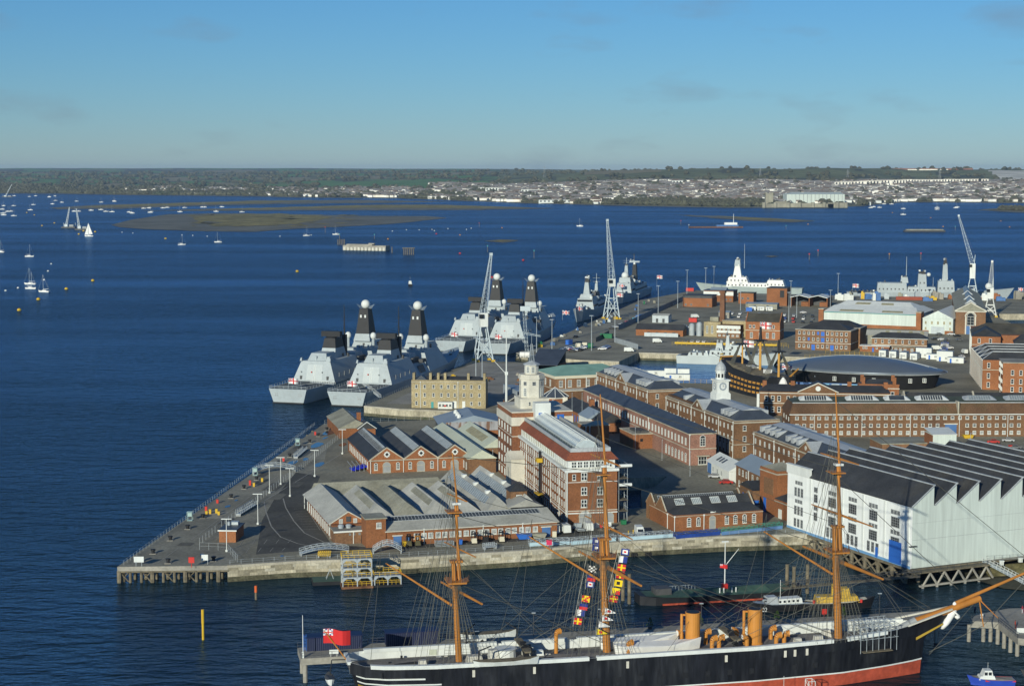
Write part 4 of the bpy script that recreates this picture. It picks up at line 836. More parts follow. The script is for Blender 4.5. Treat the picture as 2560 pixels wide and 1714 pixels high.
b = Bld('green_roofed_hall', 'two-storey brick hall with pale green copper roof and cream cornice', (18.3,721.5), 19)
b.box('wall', BB, 0,34,0,24,0,9.0); b.band('cornice', CRM, 0,34,0,24,8.2,9.4,.35); b.gable('roof', CUG, -.3,34.3,-.3,24.3,9.4,12.6,'x',8,8); b.win('f',lin(2.5,31,8),[4.6],1.7,2.9,'grid'); b.win('l',[6,12,18],[4.6],1.5,2.8,'grid',D=24); b.band('string_course', STN, 0,34,0,24,3.6,3.9,.12)
for u in (4.6,14,22,30): b.pipe(u,-.2,0,8.2,r=.16)
b.box('front_wing', BB, 1,20,-7,-.02,0,3.8); b.band('wing_coping', STW, 1,20,-7,-.02,3.7,4.0,.1)
b = Bld('octagonal_lodge', 'small octagonal brick lodge with glazed slate roof beside the signal tower', (13.5,690), 0)
b.parts('wall', BRO, lambda m: m.lathe(4,5,[(5.5,0),(5.5,4.2)],8)); b.parts('cornice', STW, lambda m: m.lathe(4,5,[(5.8,4.0),(5.8,4.4)],8)); b.parts('roof', SLB, lambda m: m.lathe(4,5,[(5.6,4.4),(.2,8)],8))
for k in range(8): b.parts('roof_rib', WHT, lambda m, k=k: m.tube((4+5.6*math.cos(k*math.pi/4),5+5.6*math.sin(k*math.pi/4),4.5),(4,5,8.1),.16,None,4))
b.box('porch', STW, 7,9,0,3,0,4.6); b.win('f',[3],[1],1,2,'arch',off=(0,-.2))
b = Bld('long_low_stables', 'long low brick range with blue doors and dark slate roof behind signal block', (38.5,626.5), 15)
b.o.location = (*gp(1545,1083,GZ).xy, GZ)
b.box('wall', BRO, -6.5,2,0,52,0,4.0); b.gable('roof', SL, -7,2.5,-.4,52.4,4.0,7.4,'y',0,4); b.win('l',lin(3,49,15),[.1],1.1,2.4,'blue',D=52,off=(-6.5,0)); b.pipe(-6.7,1,0,4)
b.box('chimney', BRO, -3,-1.4,24,26,6.5,9.5)
b = Bld('white_gable_cottage', 'small white walled cottage with blue-grey roof in front of the long range', gp(1522,1072,GZ), 15)
b.box('wall', WHT, -8,0,0,12,0,4.2); b.gable('roof', SHB, -8.4,.4,-.4,12.4,4.2,7,'y'); b.win('l',[2,5,8,10.5],[1.2],.9,1.2,'sash',D=12,off=(-8,0))
b = Bld('brick_service_block', 'small plain red brick block behind the glazed roof of the signal building', gp(1495,1118,GZ), 12)
b.box('wall', BRO, -5,4,0,9,0,7.6); b.box('coping', STN, -5.2,4.2,-.2,9.2,7.6,8.0); b.pipe(-3,-.15,0,7.4); b.pipe(-4.4,-.15,0,7.4)
# sheds behind the three-gabled hall
b = Bld('pale_green_shed', 'long brick shed with pale green sheet roof between hall and signal block', gp(1240,1180,GZ), 14)
b.box('wall', BB, -9,0,0,62,0,4.6); b.gable('roof', CORG, -9.4,.4,-.4,62.4,4.6,7.4,'y'); b.win('l',lin(3,59,16),[1],1.2,2.2,'sash',D=62,off=(-9,0)); b.gable('second_roof', CORG, .4,10,20,62,4.6,7.6,'y'); b.box('wall', BB, .4,9.8,20.4,61.6,0,4.6)
slope_strip(b,'rooflight',FRP,(.4,62,4.6),(.4,20,4.6),(5.2,20,7.6),(5.2,62,7.6),.2,.8,.3,.8,.08)
b = Bld('rusty_roofed_shed', 'low shed with streaked white and rusty sheet roof behind the three-gabled hall', (-22,601), 10)
b.box('wall', BRO, 0,26,0,12,0,4.4); b.gable('roof', mat('rust_streaked_sheet',(.52,.50,.46),.7,.2,.3,stretch=(3,.2,1),col2=(.30,.17,.10),c2pos=(.5,.6)), -.4,26.4,-.4,12.4,4.4,6.6,'x'); b.win('f',[4],[1.2],1.4,1.6,'grid')
b = Bld('chimneyed_gatehouse', 'low shed with patched dark roof and brick chimney near the pier head', (-62,612), 14)
b.box('wall', BRO, 0,12,0,32,0,3.6); b.gable('roof', CORD, -.4,12.4,-.4,32.4,3.6,6.6,'y'); b.box('chimney', BRO, 7,8.4,4,5.4,5.4,8.6)
slope_strip(b,'roof_light',SHB,(12.4,-.4,3.6),(12.4,32.4,3.6),(6,32.4,6.6),(6,-.4,6.6),.2,.9,.2,.8,.07)
b.gable('porch_roof', SL, 6,13,-3,4,3.6,6,'y'); b.box('porch', BRO, 6.4,12.6,-2.8,3.8,0,3.6); coping(b,[(6,-3,3.6),(9.5,-3,6.1),(13,-3,3.6)],WHT,.16)
b = Bld('blue_grey_canopy', 'broad low blue-grey sheet roof with three white vents near the slip', gp(1185,1085,GZ), 8)
b.box('wall', DKG, -12,12,0,22,0,3.6); b.gable('roof', SHB, -13,13,-.6,22.6,3.6,7,'y')
for y in (4,10,16): b.parts('vent', WHT, lambda m, y=y: m.lathe(-5,y,[(.8,5),(.8,6.4),(.3,7)],8))
b = Bld('pier_hut', 'small flat-roofed brick hut with blue-grey roof on the pier', gp(548,1354.5,GZ), -4)
b.box('wall', BRO, 0,4.4,0,9.2,0,3.0); b.box('roof', SLB, -.25,4.65,-.3,9.5,3.0,3.25); b.box('fascia', WHT, -.28,4.68,-.36,-.3,2.95,3.28)
b.parts('roof_plant', GRP, lambda m: [m.box(1.5,6.5,3.25,3.5,8.5,4.0),m.lathe(1.2,6,[(.4,3.25),(.4,4.2)],8)])
# ================================================================== NORTH DOCKYARD
b = Bld('white_slip_hall', 'great white sheet-clad hall with low hipped roof and olive rooflights', (192.5,1060), -26)
b.box('brick_base', BRO, -.3,58.3,-.3,44,0,2.0); b.box('wall', WHS, 0,58,0,44,2.0,9.0); b.parts('lower_roof', WHT, lambda m: m.fru((-.4,-.4,58.4,44.4),(3.5,12,54.5,32),9.0,12.4)); b.parts('upper_roof', WHT, lambda m: m.fru((5,13,53,31),(9,20,49,24),12.4,14.8)); b.box('gutter', TEA, -.5,58.5,-.55,-.3,8.8,9.15)
for x0, x1 in ((9,24),(36,49)): slope_strip(b,'rooflight',FRP,(-.4,-.4,9),(58.4,-.4,9),(54.5,12,12.4),(3.5,12,12.4),x0/58,x1/58,.18,.42,.1)
for x0, x1 in ((12,24),(33,43)): slope_strip(b,'rooflight',FRP,(5,13,12.4),(53,13,12.4),(49,20,14.8),(9,20,14.8),x0/58,x1/58,.3,.7,.1)
for x in (-2.6,57.6): b.box('end_pier', BRO, x,x+3,-1.5,6,0,10.5); b.box('pier_cap', STN, x-.2,x+3.2,-1.7,6.2,10.5,11)
b = Bld('white_gabled_hall', 'white sheet-clad gabled hall with a row of square windows', (242.8,1013), -24)
b.box('wall', WHS, 0,17.6,0,46,0,9); b.gable('roof', WHT, -.4,18,-.2,46.3,9,13.6,'y'); b.parts('gable_wall', WHS, lambda m: m.add([(0,-.3,9),(17.6,-.3,9),(8.8,-.3,13.4)],[(0,1,2)])); b.win('f',[1.8,5.4,8.9,12.5,16],[5.4],1.4,2.1,'panel'); b.win('f',[1.8,16],[2.0],1.4,2.0,'panel'); b.box('brick_base', BRO, -.1,3.6,-.15,0,0,1.9); b.box('brick_base', BRO, 12.9,17.7,-.15,0,0,1.9); b.box('shutter', GRP, 5,12.6,-.2,0,0,4.2)
b = Bld('tall_gabled_foundry', 'tall brick gabled hall with long grey ridged roof and white arched doorway', (261.2,1009), -13.5)
b.box('wall', BB, 0,17,0,150,0,13.6); b.gable('roof', CORD, -.6,17.6,-.5,150.5,13.6,18.4,'y'); b.parts('gable_wall', BRO, lambda m: m.add([(0,-.3,13.6),(17,-.3,13.6),(8.5,-.3,18.2)],[(0,1,2)])); coping(b,[(-.6,-.5,13.7),(8.5,-.5,18.6),(17.6,-.5,13.7)],STW,.4); b.box('cornice', STW, -.4,17.4,-.5,0,13.1,13.7)
b.win('f',[8.5],[5.2],4.2,5.2,'arch'); b.box('blue_door', BLS, 6,11,-.2,0,0,4.8); b.parts('arch_surround', STW, lambda m: [m.box(5.4,-.3,0,6.1,0,10.4),m.box(10.9,-.3,0,11.6,0,10.4)]+[m.tube((8.5-3*math.cos(math.pi*i/8),-.2,10.4+2.6*math.sin(math.pi*i/8)),(8.5-3*math.cos(math.pi*(i+1)/8),-.2,10.4+2.6*math.sin(math.pi*(i+1)/8)),.45,None,5) for i in range(8)])
b.parts('ridge_light', SKY, lambda m: m.gable(6.6,10.4,20,146,17.6,19.4,'y'))
for y in (10,45,90): b.parts('roof_gablet', LEAD, lambda m, y=y: m.gable(5,12,y,y+4,17,19.8,'y'))
b = Bld('blue_door_storehouse', 'three-storey brown brick store with blue doors and dark hipped roof', (152.7,922.4), -24)
b.box('wall', BB, 0,30,0,17,0,10.8); b.gable('roof', SL, 1,29,1,16,10.8,14.2,'x',7,7); b.band('coping', STN, 0,30,0,17,10.6,10.95,.15); b.band('string_course', STW, 0,30,0,17,3.8,4.1,.1); us = lin(2.2,27.6,11)
for r_, z in ((0,8.2),(1,5.0),(2,1.2)):
    for i, u in enumerate(us):
        if (i == 5 and r_ < 2) or (r_ == 2 and i in (3,7)): b.box('blue_door', BLU, u-.95,u+.95,-.1,0,z-.6 if r_ < 2 else 0,z+1.7)
        elif (r_ == 0 and i == 4) or (r_ == 1 and i == 2): b.win('f',[u],[z],1.1,1.7,'blue')
        else: b.win('f',[u],[z],1.2,1.7,'sash')
b.pipe(16.3,-.15,0,10.5,BLK)
b = Bld('rear_blue_store', 'dark hip-roofed brick store directly behind the blue-doored store', (161,939), -24)
b.box('wall', BB, 0,30,0,17,0,10.8); b.gable('roof', SL, 1,29,1,16,10.8,14.2,'x',7,7); b.band('coping', STN, 0,30,0,17,10.6,10.95,.15)
b = Bld('timber_windowed_office', 'two-storey brown office with black hipped roof left of the street', (192,913), -16)
b.box('wall', BB, 0,28.5,0,10,0,7); b.gable('roof', SL, -.5,29,-.5,10.5,7,9.8,'x',5,5); b.band('string_course', STW, 0,28.5,0,10,3.3,3.6,.1); b.win('f',lin(2,26.5,8),[4.4],1.1,1.8,'sash'); b.win('f',lin(2,26.5,7),[.6],1.6,1.9,'cross'); b.box('gutter', WHT, -.5,29,-.6,-.45,6.85,7.1)
b.box('rear_shed', CORD, -3,28,10.1,20,0,7.5); b.gable('rear_roof', COR, -4,28.5,10,20.5,7.5,10,'x'); 
for x in (8,14,20,26): slope_strip(b,'rooflight',FRP,(-4,10,7.5),(28.5,10,7.5),(28.5,15.2,10),(-4,15.2,10),(x+2)/32,(x+4)/32,.05,.9,.06)
b = Bld('red_portable_block', 'low red brick block with white eaves behind the oval museum', (185.2,911), -22)
b.box('wall', BRO, 0,15.5,0,6,0,3); b.box('roof', WHT, -.3,15.8,-.3,6.3,3,3.3); b.win('f',[2,3.5,9,12],[1.6],1,1,'sash'); b.win('f',[7],[0],1,2.1,'blue')
b = Bld('brown_lean_to', 'low brown block with four white windows beside the red brick block', (201.8,906.5), -22)
b.box('wall', BB, 0,11.5,0,6,0,2.8); b.box('roof', CORD, -.3,11.8,-.3,6.3,2.8,3.1); b.win('f',[1.6,4,6.4,10],[.8],1.4,1.4,'cross')
b = Bld('mossy_brick_hall', 'tall brick hall with mossy grey gabled roof near the minehunter', (133.1,976), -18)
b.box('wall', BRO, 0,19.6,0,14,0,10.2); b.gable('roof', SLW, .3,19.3,-.3,14.3,10.2,14.6,'x'); b.band('string_course', STN, 0,19.6,0,14,5.2,5.6,.12)
for x0 in (-.2,19.2): b.parts('parapet_gable', BRO, lambda m, x0=x0: m.add([(x0,-.4,10.2),(x0,14.4,10.2),(x0,7,15.4),(x0+.6,-.4,10.2),(x0+.6,14.4,10.2),(x0+.6,7,15.4)],[(0,2,1),(3,4,5),(0,3,5,2),(1,2,5,4)]))
b.win('f',[2.6,4.8,10,13.4,16],[6.6],1.3,1.9,'sash'); b.win('f',[3.4,8.5,12.5,16],[1],1.6,3.2,'grid')
b = Bld('boiler_house', 'yellow-brick boiler house with tall brown brick chimney', (111.2,993), -22)
b.box('wall', BY, 0,10,0,16,0,8.6); b.box('wall', BY, 10,24,4,16,0,9.2); b.box('roof', CON, 9.8,24.2,3.8,16.2,9.2,9.6); b.box('office', BB, 9,22.6,-4,3.9,0,7.4); b.box('white_band', WHT, 8.8,22.8,-4.2,-3.9,5.4,7.2); b.box('white_band', WHT, 8.8,22.8,-4.2,-3.9,2.9,4.3)
b.win('f',lin(10.5,21,5),[1.0,4.4],1.4,1.0,'wide',off=(0,-4)); b.parts('chimney', mat('chimney_brick',(.17,.085,.05),.9,.2,.3,fine=.2), lambda m: [m.fru((7.6,6,10.6,9),(7.8,6.2,10.4,8.8),0,25),m.box(7.4,5.8,25,10.8,9.2,26.4)]); b.box('tank_room', CORD, 2,7,6,12,8.6,11); b.win('f',[2,5],[2],1.2,4.4,'grid')
b = Bld('slate_ridge_store', 'low brick store with long dark slate roof and pale fence', (72.4,1000.5), -18)
b.box('wall', BRO, 0,28,0,10,0,3.6); b.gable('roof', SL, -.4,28.4,-.4,10.4,3.6,6.6,'x'); b.box('pale_fence', GRP, 6,26,-4,-3.85,0,2.2)
for x in (8,13,18,23): b.parts('cooling_fan', DKG, lambda m, x=x: m.lathe(x,-2,[(1,0),(1,2.2),(.7,2.4)],10))
b.box('rear_white_shed', WHT, 10,29,13,17,0,4.6)
for i, (x, y, w, d, h, nm, lb, wm_, rm_) in enumerate((
  (120.9,1213,21,15,6.2,'flat_roofed_training_block','flat-roofed orange brick block with glazed top storey by the jetty road',BRO,SL),
  (141,1262,22,14,8,'white_banded_block','brick block with wide white band and blue roof nearest the white ship',BRO,SLB),
  (163.8,1241,11,10,7.5,'small_brick_block','small orange brick block right of the jetty end',BRO,SLW),
  (181.4,1222,14.5,16,12.4,'brick_stair_tower','tall orange brick block with dark louvre near the white ship',BRO,SL))):
    b = Bld(nm, lb, (x,y), -20); b.box('wall', wm_, 0,w,0,d,0,h); b.box('roof', rm_, -.3,w+.3,-.3,d+.3,h+(1.6 if i == 0 else 0),h+(1.6 if i == 0 else 0)+.4)
    if i == 0: b.box('clerestory', SKD, .3,w-.3,.3,d-.3,h,h+1.6); b.win('f',[2,6,18],[.8],1.2,1.4,'dark')
    elif i == 1: b.box('white_band', WHT, -.15,w+.15,-.15,0,h-3.4,h-.6); b.win('f',[14,17,20],[1],1.2,1.3,'dark'); b.gable('plant_roof', SHB, 4,16,3,11,h+.4,h+2.2,'x')
    elif i == 2: b.win('f',[3,7],[3],1.6,1.6,'dark')
    else: b.box('louvre', BLK, w-5,w-2,-.1,0,6,11); b.win('f',lin(1.5,8,6),[.6],.8,1.6,'sash')
b = Bld('twin_bay_garage', 'pair of open-fronted brick bays with white curved roofs and solar panels', (197.5,1216), -20)
b.box('rear_wall', BRO, 0,26,14,18,0,7); b.box('interior', DKG, 0,26,13.5,14,0,7)
for x in (0,12.8,25.4): b.box('pillar', BRO, x,x+.7,0,14,0,6.4)
for x in (0,13): b.parts('roof', WHT, lambda m, x=x: [m.slab([(x-.3,-.8,6.2),(x+6.4,-.8,7.8),(x+6.4,17,7.8),(x-.3,17,6.2)],.4),m.slab([(x+6.4,-.8,7.8),(x+13,-.8,6.2),(x+13,17,6.2),(x+6.4,17,7.8)],.4)]); b.parts('solar_panels', SKD, lambda m, x=x: [m.slab([(x+.8+k*1.3,2,6.9+k*.3),(x+1.9+k*1.3,2,7.2+k*.3),(x+1.9+k*1.3,15,7.2+k*.3),(x+.8+k*1.3,15,6.9+k*.3)],.1) for k in range(4)]); b.box('brick_bay', BRO, x+7,x+12,3,10,0,3)
for i, (x, y, w, d, h, c, rm_, lb) in enumerate(((88.8,1085,10.5,8,4.6,GRP,COR,'grey steel shed beside the blue container on the jetty road'),(133.9,1111,7,6,4.4,CON,SHB,'small grey cabin behind the brown chimney'),(162.7,1194,22,8,3.6,CORD,SHB,'long low blue-roofed hut behind three white containers'))):
    b = Bld('steel_shed', lb, (x,y), -20, group='grey steel sheds'); b.box('wall', c, 0,w,0,d,0,h); b.gable('roof', rm_, -.3,w+.3,-.3,d+.3,h,h+.9,'x'); b.win('f',[w*.3,w*.7],[.1],1.6,2.6,'dark')
# dark oval museum
b = Bld('oval_museum', 'dark oval museum with smooth curved grey metal roof', (157.5,772), -26, cat='museum')
ell = lambda a_, c_, z, n=48: [(a_*math.cos(2*math.pi*i/n), c_*math.sin(2*math.pi*i/n), z) for i in range(n)]
MRR = mat('museum_roof', (.15,.18,.215), .35, .06, .1, metal=.3, stretch=(1,1,1)); MRW = mat('museum_timber', (.012,.012,.013), .8, .2, .4)
b.parts('wall', MRW, lambda m: m.loft([ell(33.5,18.5,0),ell(34.5,19.5,3),ell(35.5,20.3,6.4)]))
b.parts('roof_edge', LEAD, lambda m: m.loft([ell(38.4,21.6,6.6),ell(38.8,22,7.1)]))
m = MB().loft([ell(38.4*f,21.6*f,7.1+5.4*(1-f*f)) for f in (1,.92,.8,.66,.5,.34,.18,.03)]); o = m.obj('roof', MRR, b.o, smooth=True)
b.parts('roof_seam', LEAD, lambda m: m.path([(38*math.cos(t_)*1.0, 5*math.sin(t_)-3, 7.3+5.4*(1-math.cos(t_)**2-(5*math.sin(t_)-3)**2/466)) for t_ in [math.pi*k/30 for k in range(6,25)]],.12,4))
b.parts('roof_seam', LEAD, lambda m: m.path([(x, 2, 7.25+5.4*(1-(x/38.4)**2-(2/21.6)**2)) for x in lin(-34,34,25)],.1,4))
for k in range(6):
    t = R(-100+k*14); link('window', win_mesh(1.6,1.8,'cross'), b.o, (36*math.cos(t),20.9*math.sin(t)-.2,3.4), 0)
b = Bld('glass_pavilion', 'low flat-roofed glazed pavilion at the foot of the oval museum', (136.1,764), -20)
b.box('roof', SHB, -.6,23,-1,8,4.2,4.6); b.box('glazing', SKD, 0,22.4,0,7.4,0,4.2)
for k in range(9): b.box('mullion', WHT, k*2.8-.08,k*2.8+.08,-.1,.05,0,4.2)
h_ = thing('site_hoarding', 'blue site hoarding with pale picture panels before the museum', 'hoarding', (126,757,GZ), R(-16))
MB().box(0,0,0,27,.15,2.6).obj('board', BLS, h_)
for k, x in enumerate((6,11,15.5,20,24)): MB().box(x,-.06,.3,x+3.4,0,2.3).obj('picture_panel', mat('panel_%d' % (k%3), ((.55,.62,.66),(.2,.45,.62),(.42,.5,.55))[k%3], .6, .25, .6), h_)
# site cabins
def cabin(nm, lb, x, y, rz, w, d, h, wm_, stripe, group):
    t = thing(nm, lb, 'cabin', (x,y,GZ), R(rz), group); MB().box(0,0,.2,w,d,h).obj('shell', wm_, t); MB().box(-.1,-.1,h,w+.1,d+.1,h+.15).obj('roof', SHB, t)
    link('window', win_mesh(1.4,1.1,'cross'), t, (w*.6,0,1.2)); MB().box(w*.15,-.06,.2,w*.15+.9,0,2.3).obj('door', BLU if stripe else GRY, t); return t
for i in range(4): cabin('site_cabin', 'white gabled site cabin %s in the row of four behind the museum' % ('leftmost','second from left','third from left','rightmost')[i], 189.6+i*4.2, 884-i*5.0, -25, 3.6,7,3.4, WHT, 0, 'site cabins')
for i in range(4): cabin('office_cabin', 'pale stacked office cabin %s beside the dockyard street' % ('at the far end','second from the far end','third from the far end','nearest the street corner')[i], 207.5+i*3.4, 879-i*8, -25, 8,3.4,5.2 if i%2 == 0 else 2.9, WHT, 1, 'office cabins')
for i, (x, y, w) in enumerate(((61,799,10.5),(70.5,790,5.4),(76.4,788,5.4),(70.6,784,11))): cabin('dockside_cabin', 'white %s cabin by the basin, %s' % (('long','short','short','low')[i],('leftmost','middle','right of middle','in front of the others')[i]), x, y, -8, w, 3.2, 4.8 if i in (1,2) else 2.8, WHT, 1, 'dockside cabins')
for i in range(3): cabin('white_container', 'white store container %s in front of the blue-roofed hut' % ('leftmost','middle','rightmost')[i], 162.8+i*5.6, 1178-i*1.5, -12, 4.6,3,2.8, WHT, 0, 'store containers')
# eastern blocks by the street
b = Bld('street_range', 'brick range with slate roofs and white pediments at the right edge', (233,867), -14)
b.box('wall', BRO, 0,14,0,60,0,12.4); b.box('wall', BRO, 14,80,8,60,0,12.4); b.gable('roof', SLW, -.5,80,14,40,12.4,17,'x',8,0); b.gable('roof', SL, -.5,14.5,-.5,30,12.4,16,'y',6,0); b.band('string_course', STN, 0,14,0,60,4.2,4.5,.1); b.band('string_course', STN, 0,14,0,60,8,8.3,.1); b.win('f',[3.5,9],[1,5.2,9],1.4,2.3,'sash')
for x in (26,50): b.parts('pediment', STN, lambda m, x=x: m.gable(x,x+12,7,20,12.4,15.6,'y')); b.parts('pediment_roof', SL, lambda m, x=x: m.gable(x-.3,x+12.3,7.6,22,12.6,16,'y'))
for u in lin(1,59,9): b.pipe(-.15,u,0,12.3)
b.gable('roof', SL, 20,80,-10,8,10,14,'x',4,0); b.box('wall', BRO, 21,80,-9.6,8,0,10)
slope_strip(b,'skylight',SKY,(20,-10,10),(80,-10,10),(80,-1,14),(24,-1,14),.3,.8,.3,.9,.1,20)
b = Bld('near_street_range', 'four-storey red brick block with lead ridges at right by the street', (206.8,751), -10)
b.box('wall', BRO, 0,60,0,60,0,13); b.band('string_course', STN, 0,60,0,60,8.6,8.9,.1)
for y in (2,14,26,38): b.gable('roof', SL, 0,60,y,y+11.5,13,16,'x',5,0); b.parts('ridge', LEAD, lambda m, y=y: m.tube((5,y+5.75,16.1),(60,y+5.75,16.1),.25,None,4)); b.parts('hip', LEAD, lambda m, y=y: [m.tube((0,y,13.1),(5,y+5.75,16.1),.22,None,4),m.tube((0,y+11.5,13.1),(5,y+5.75,16.1),.22,None,4)])
b.win('f',[2.6],[1,5,9.6],1.3,2.3,'sash')
for u in lin(1,59,12): b.pipe(-.15,u,0,12.9)
b.box('front_block', BRO, 7,60,-16,-.02,0,13.6); b.box('block_roof', CON, 6.8,60,-16.2,.2,13.6,14); b.win('l',lin(1.5,14.5,8),[1.2,4.6,8.4,11.2],.75,1.8,'slot',D=0,off=(7,0)); b.win('f',[11,14.5,18,21],[1.2,4.6,8.4],1.3,2.2,'sash',off=(0,-16)); b.pipe(6.85,-8,0,13.4)
# dark covered slip roof and basin-side clutter
b = Bld('black_lean_roof', 'black lean-to roof behind the signal tower lantern', (8,820), -14)
b.parts('roof', SLB, lambda m: m.slab([(0,0,3),(14,0,3),(14,22,8.4),(0,22,8.4)],.3)); b.box('wall', DKG, .5,13.5,20,21.8,0,8.2); b.box('wall', DKG, .5,1,.5,21,0,3)
for i, (x, y) in enumerate(((13.3,14),)): b.box('brick_side', BRO, 13.4,14,0,20,0,3)
b = Bld('grey_open_shed', 'open-fronted pale grey lean-to behind the wharf residence', (2,712), 14)
b.parts('roof', SHB, lambda m: m.slab([(0,0,4.2),(9,0,3.4),(9,24,3.4),(0,24,4.2)],.2)); b.box('wall', GRP, 0,.2,0,24,0,4.1)
for k in range(4): b.box('post', GRP, 8.6,8.8,k*7.5,k*7.5+.2,0,3.4)
b = Bld('brick_gable_cottage', 'small brick gabled cottage left of the signal tower', (-2,678), 10)
b.box('wall', BRO, 0,8,0,9,0,4.2); b.gable('roof', SL, -.3,8.3,-.3,9.3,4.2,6.6,'y'); coping(b,[(-.3,-.3,4.2),(4,-.3,6.7),(8.3,-.3,4.2)],STW,.15); b.win('f',[4],[1.2],1.2,1.6,'sash')
# fences and walls
def fence(name, label, pts, h, m_, step=2.4, panel=None, group=None):
    a_ = Vector(pts[0]); t = thing(name, label, 'fence', (a_.x,a_.y,GZ), 0, group); n_ = 0
    pr_ = .035 if h < 2 else .06
    for p, q in zip(pts, pts[1:]):
        p, q = Vector(p)-a_, Vector(q)-a_; d = q-p; n = max(1,int(d.length/step)); m = MB()
        for i in range(n+1):
            c = p+d*i/n; MB().tube((c.x,c.y,0),(c.x,c.y,h),pr_,None,4).obj('post', m_, t) if n_ < 290 else m.tube((c.x,c.y,0),(c.x,c.y,h),pr_,None,4); n_ += 1
        nn = Vector((-d.y,d.x)).normalized()*.03
        if panel: m.add([(*(p-nn),.1),(*(q-nn),.1),(*(q+nn),.1),(*(p+nn),.1),(*(p-nn),h-.1),(*(q-nn),h-.1),(*(q+nn),h-.1),(*(p+nn),h-.1)],[(0,1,5,4),(2,3,7,6),(4,5,6,7)]); m.obj('panel', panel, t)
        else:
            for z in (h*.98,h*.52): m.tube((*p,z),(*q,z),pr_*.6,None,4)
            m.obj('rail', m_, t)
    return t
fence('jetty_wall', 'long dark blue-grey security fence along the jetty road', [(64.2,1033),(126.6,1270)], 3.2, DKG, 6, mat('fence_sheet',(.16,.19,.23),.7,.1,.3))
fence('pale_palisade', 'pale grey palisade fence at the basin corner', [(57.3,958.5),(67.7,920)], 3, GRP, 4, GRP)
fence('dark_palisade', 'dark palisade fence left of the pale one', [(47,960),(57,1005)], 2.6, DKG, 4, DKG)
for i, pts in enumerate(([(92,950),(150,936)],[(88,941),(150,928)],[(70,775),(98,768)],[(150,876),(190,884)],[(165,900),(190,886)])):
    t = fence('yellow_railing', 'yellow tubular railing %s' % ('along the far dock edge','along the near dock edge','by the basin cabins','behind the museum roof','between brick block and museum')[i], pts, 2.0, YEL, 2.6, group='yellow dock railings')
    MB().box(0,0,1.2,.01,.01,1.21)
ya = Vector((90,946))
t = thing('yellow_gangway', 'yellow steel gangway laid along the dock behind the minehunter', 'gangway', (90,947,GZ), R(-13)); MB().box(0,0,.4,56,.25,1.3).obj('near_truss', YEL, t); MB().box(0,2,.4,56,2.25,1.3).obj('far_truss', YEL, t); MB().box(0,.2,.4,56,2,.5).obj('deck', YEL, t)
# bare trees by the white hall
for i, (x, y) in enumerate(((2125,812),(2230,818),(1822,960))):
    p = gp(x,y); t = thing('bare_tree', ('bare winter tree left in front of the white hall','bare winter tree right in front of the white hall','bare winter tree beside the clock tower')[i], 'tree', p, 0, 'bare trees'); m = MB(); c = MB()
    m.tube((0,0,0),(0,0,2.6),.22,.15,6); r0 = random.Random(i)
    def br(p0, d, l, r, k):
        q = p0+d*l; c.tube(p0,q,r,r*.6,4)
        if k > 0:
            for _ in range(3): br(q, (d+Vector((r0.uniform(-.8,.8),r0.uniform(-.8,.8),r0.uniform(0,.5)))).normalized(), l*.68, r*.6, k-1)
    for _ in range(5): br(Vector((0,0,2.4)), Vector((r0.uniform(-.7,.7),r0.uniform(-.7,.7),1)).normalized(), 2.2, .09, 3)
    m.obj('trunk', BARK, t); c.obj('crown', BARK, t)
# ================================================================== SHIPS
def hull_loft(m, secs, mi=0, zb=-1.0):
    # secs: (x, deck half-width, waterline half-width, deck z, x offset at waterline)
    m.loft([[(x,-wd,zd),(x+dx,-ww,.3),(x+dx,-ww*.9,zb),(x+dx,ww*.9,zb),(x+dx,ww,.3),(x,wd,zd)] for x, wd, ww, zd, dx in secs], mi)
def flag_mesh(kind, w, h, fold=.12):
    m = MB(); n = 8
    def quad(u0,v0,u1,v1,mi,off):
        k = max(1,int((u1-u0)*n+.5)); P_ = lambda u, v: (u*w, math.sin(u*7)*fold*w*(.3+u)+off, v*h-u*u*.12*h)
        for i in range(k):
            a_ = u0+(u1-u0)*i/k; c_ = u0+(u1-u0)*(i+1)/k
            m.add([P_(a_,v0),P_(c_,v0),P_(c_,v1),P_(a_,v1)],[(0,1,2,3)],mi)
    def both(u0,v0,u1,v1,mi,l=1): quad(u0,v0,u1,v1,mi,-.012*l*max(w,.5)); quad(u0,v0,u1,v1,mi,.012*l*max(w,.5))
    base = {'ensign':0,'red':1,'union':2}.get(kind,0); both(0,0,1,1,base,1)
    def union(u0,v0,u1,v1,l):
        both(u0,v0,u1,v1,2,l); uw, vh = u1-u0, v1-v0
        for s_ in (0,1):
            for i in range(5):
                f = i/5; v_ = f if s_ == 0 else 1-f-.2; both(u0+uw*f,v0+vh*v_,u0+uw*(f+.2),v0+vh*(v_+.2),0,l+.6)
        both(u0+uw*.38,v0,u0+uw*.62,v1,0,l+1.2); both(u0,v0+vh*.35,u1,v0+vh*.65,0,l+1.2); both(u0+uw*.44,v0,u0+uw*.56,v1,1,l+1.8); both(u0,v0+vh*.42,u1,v0+vh*.58,1,l+1.8)
    if kind == 'ensign': both(.44,0,.56,1,1,2); both(0,.42,1,.58,1,2); union(0,.58,.44,1,2)
    if kind == 'red': union(0,.56,.36,1,2)
    if kind == 'union': union(0,0,1,1,1.2)
    return m.mesh('flag', [FR['w'],FR['r'],FR['b'],FR['y'],FR['k']])
ENS, UNI, REDE = flag_mesh('ensign',2.6,1.5), flag_mesh('union',2.4,1.4), flag_mesh('red',5.0,2.7)
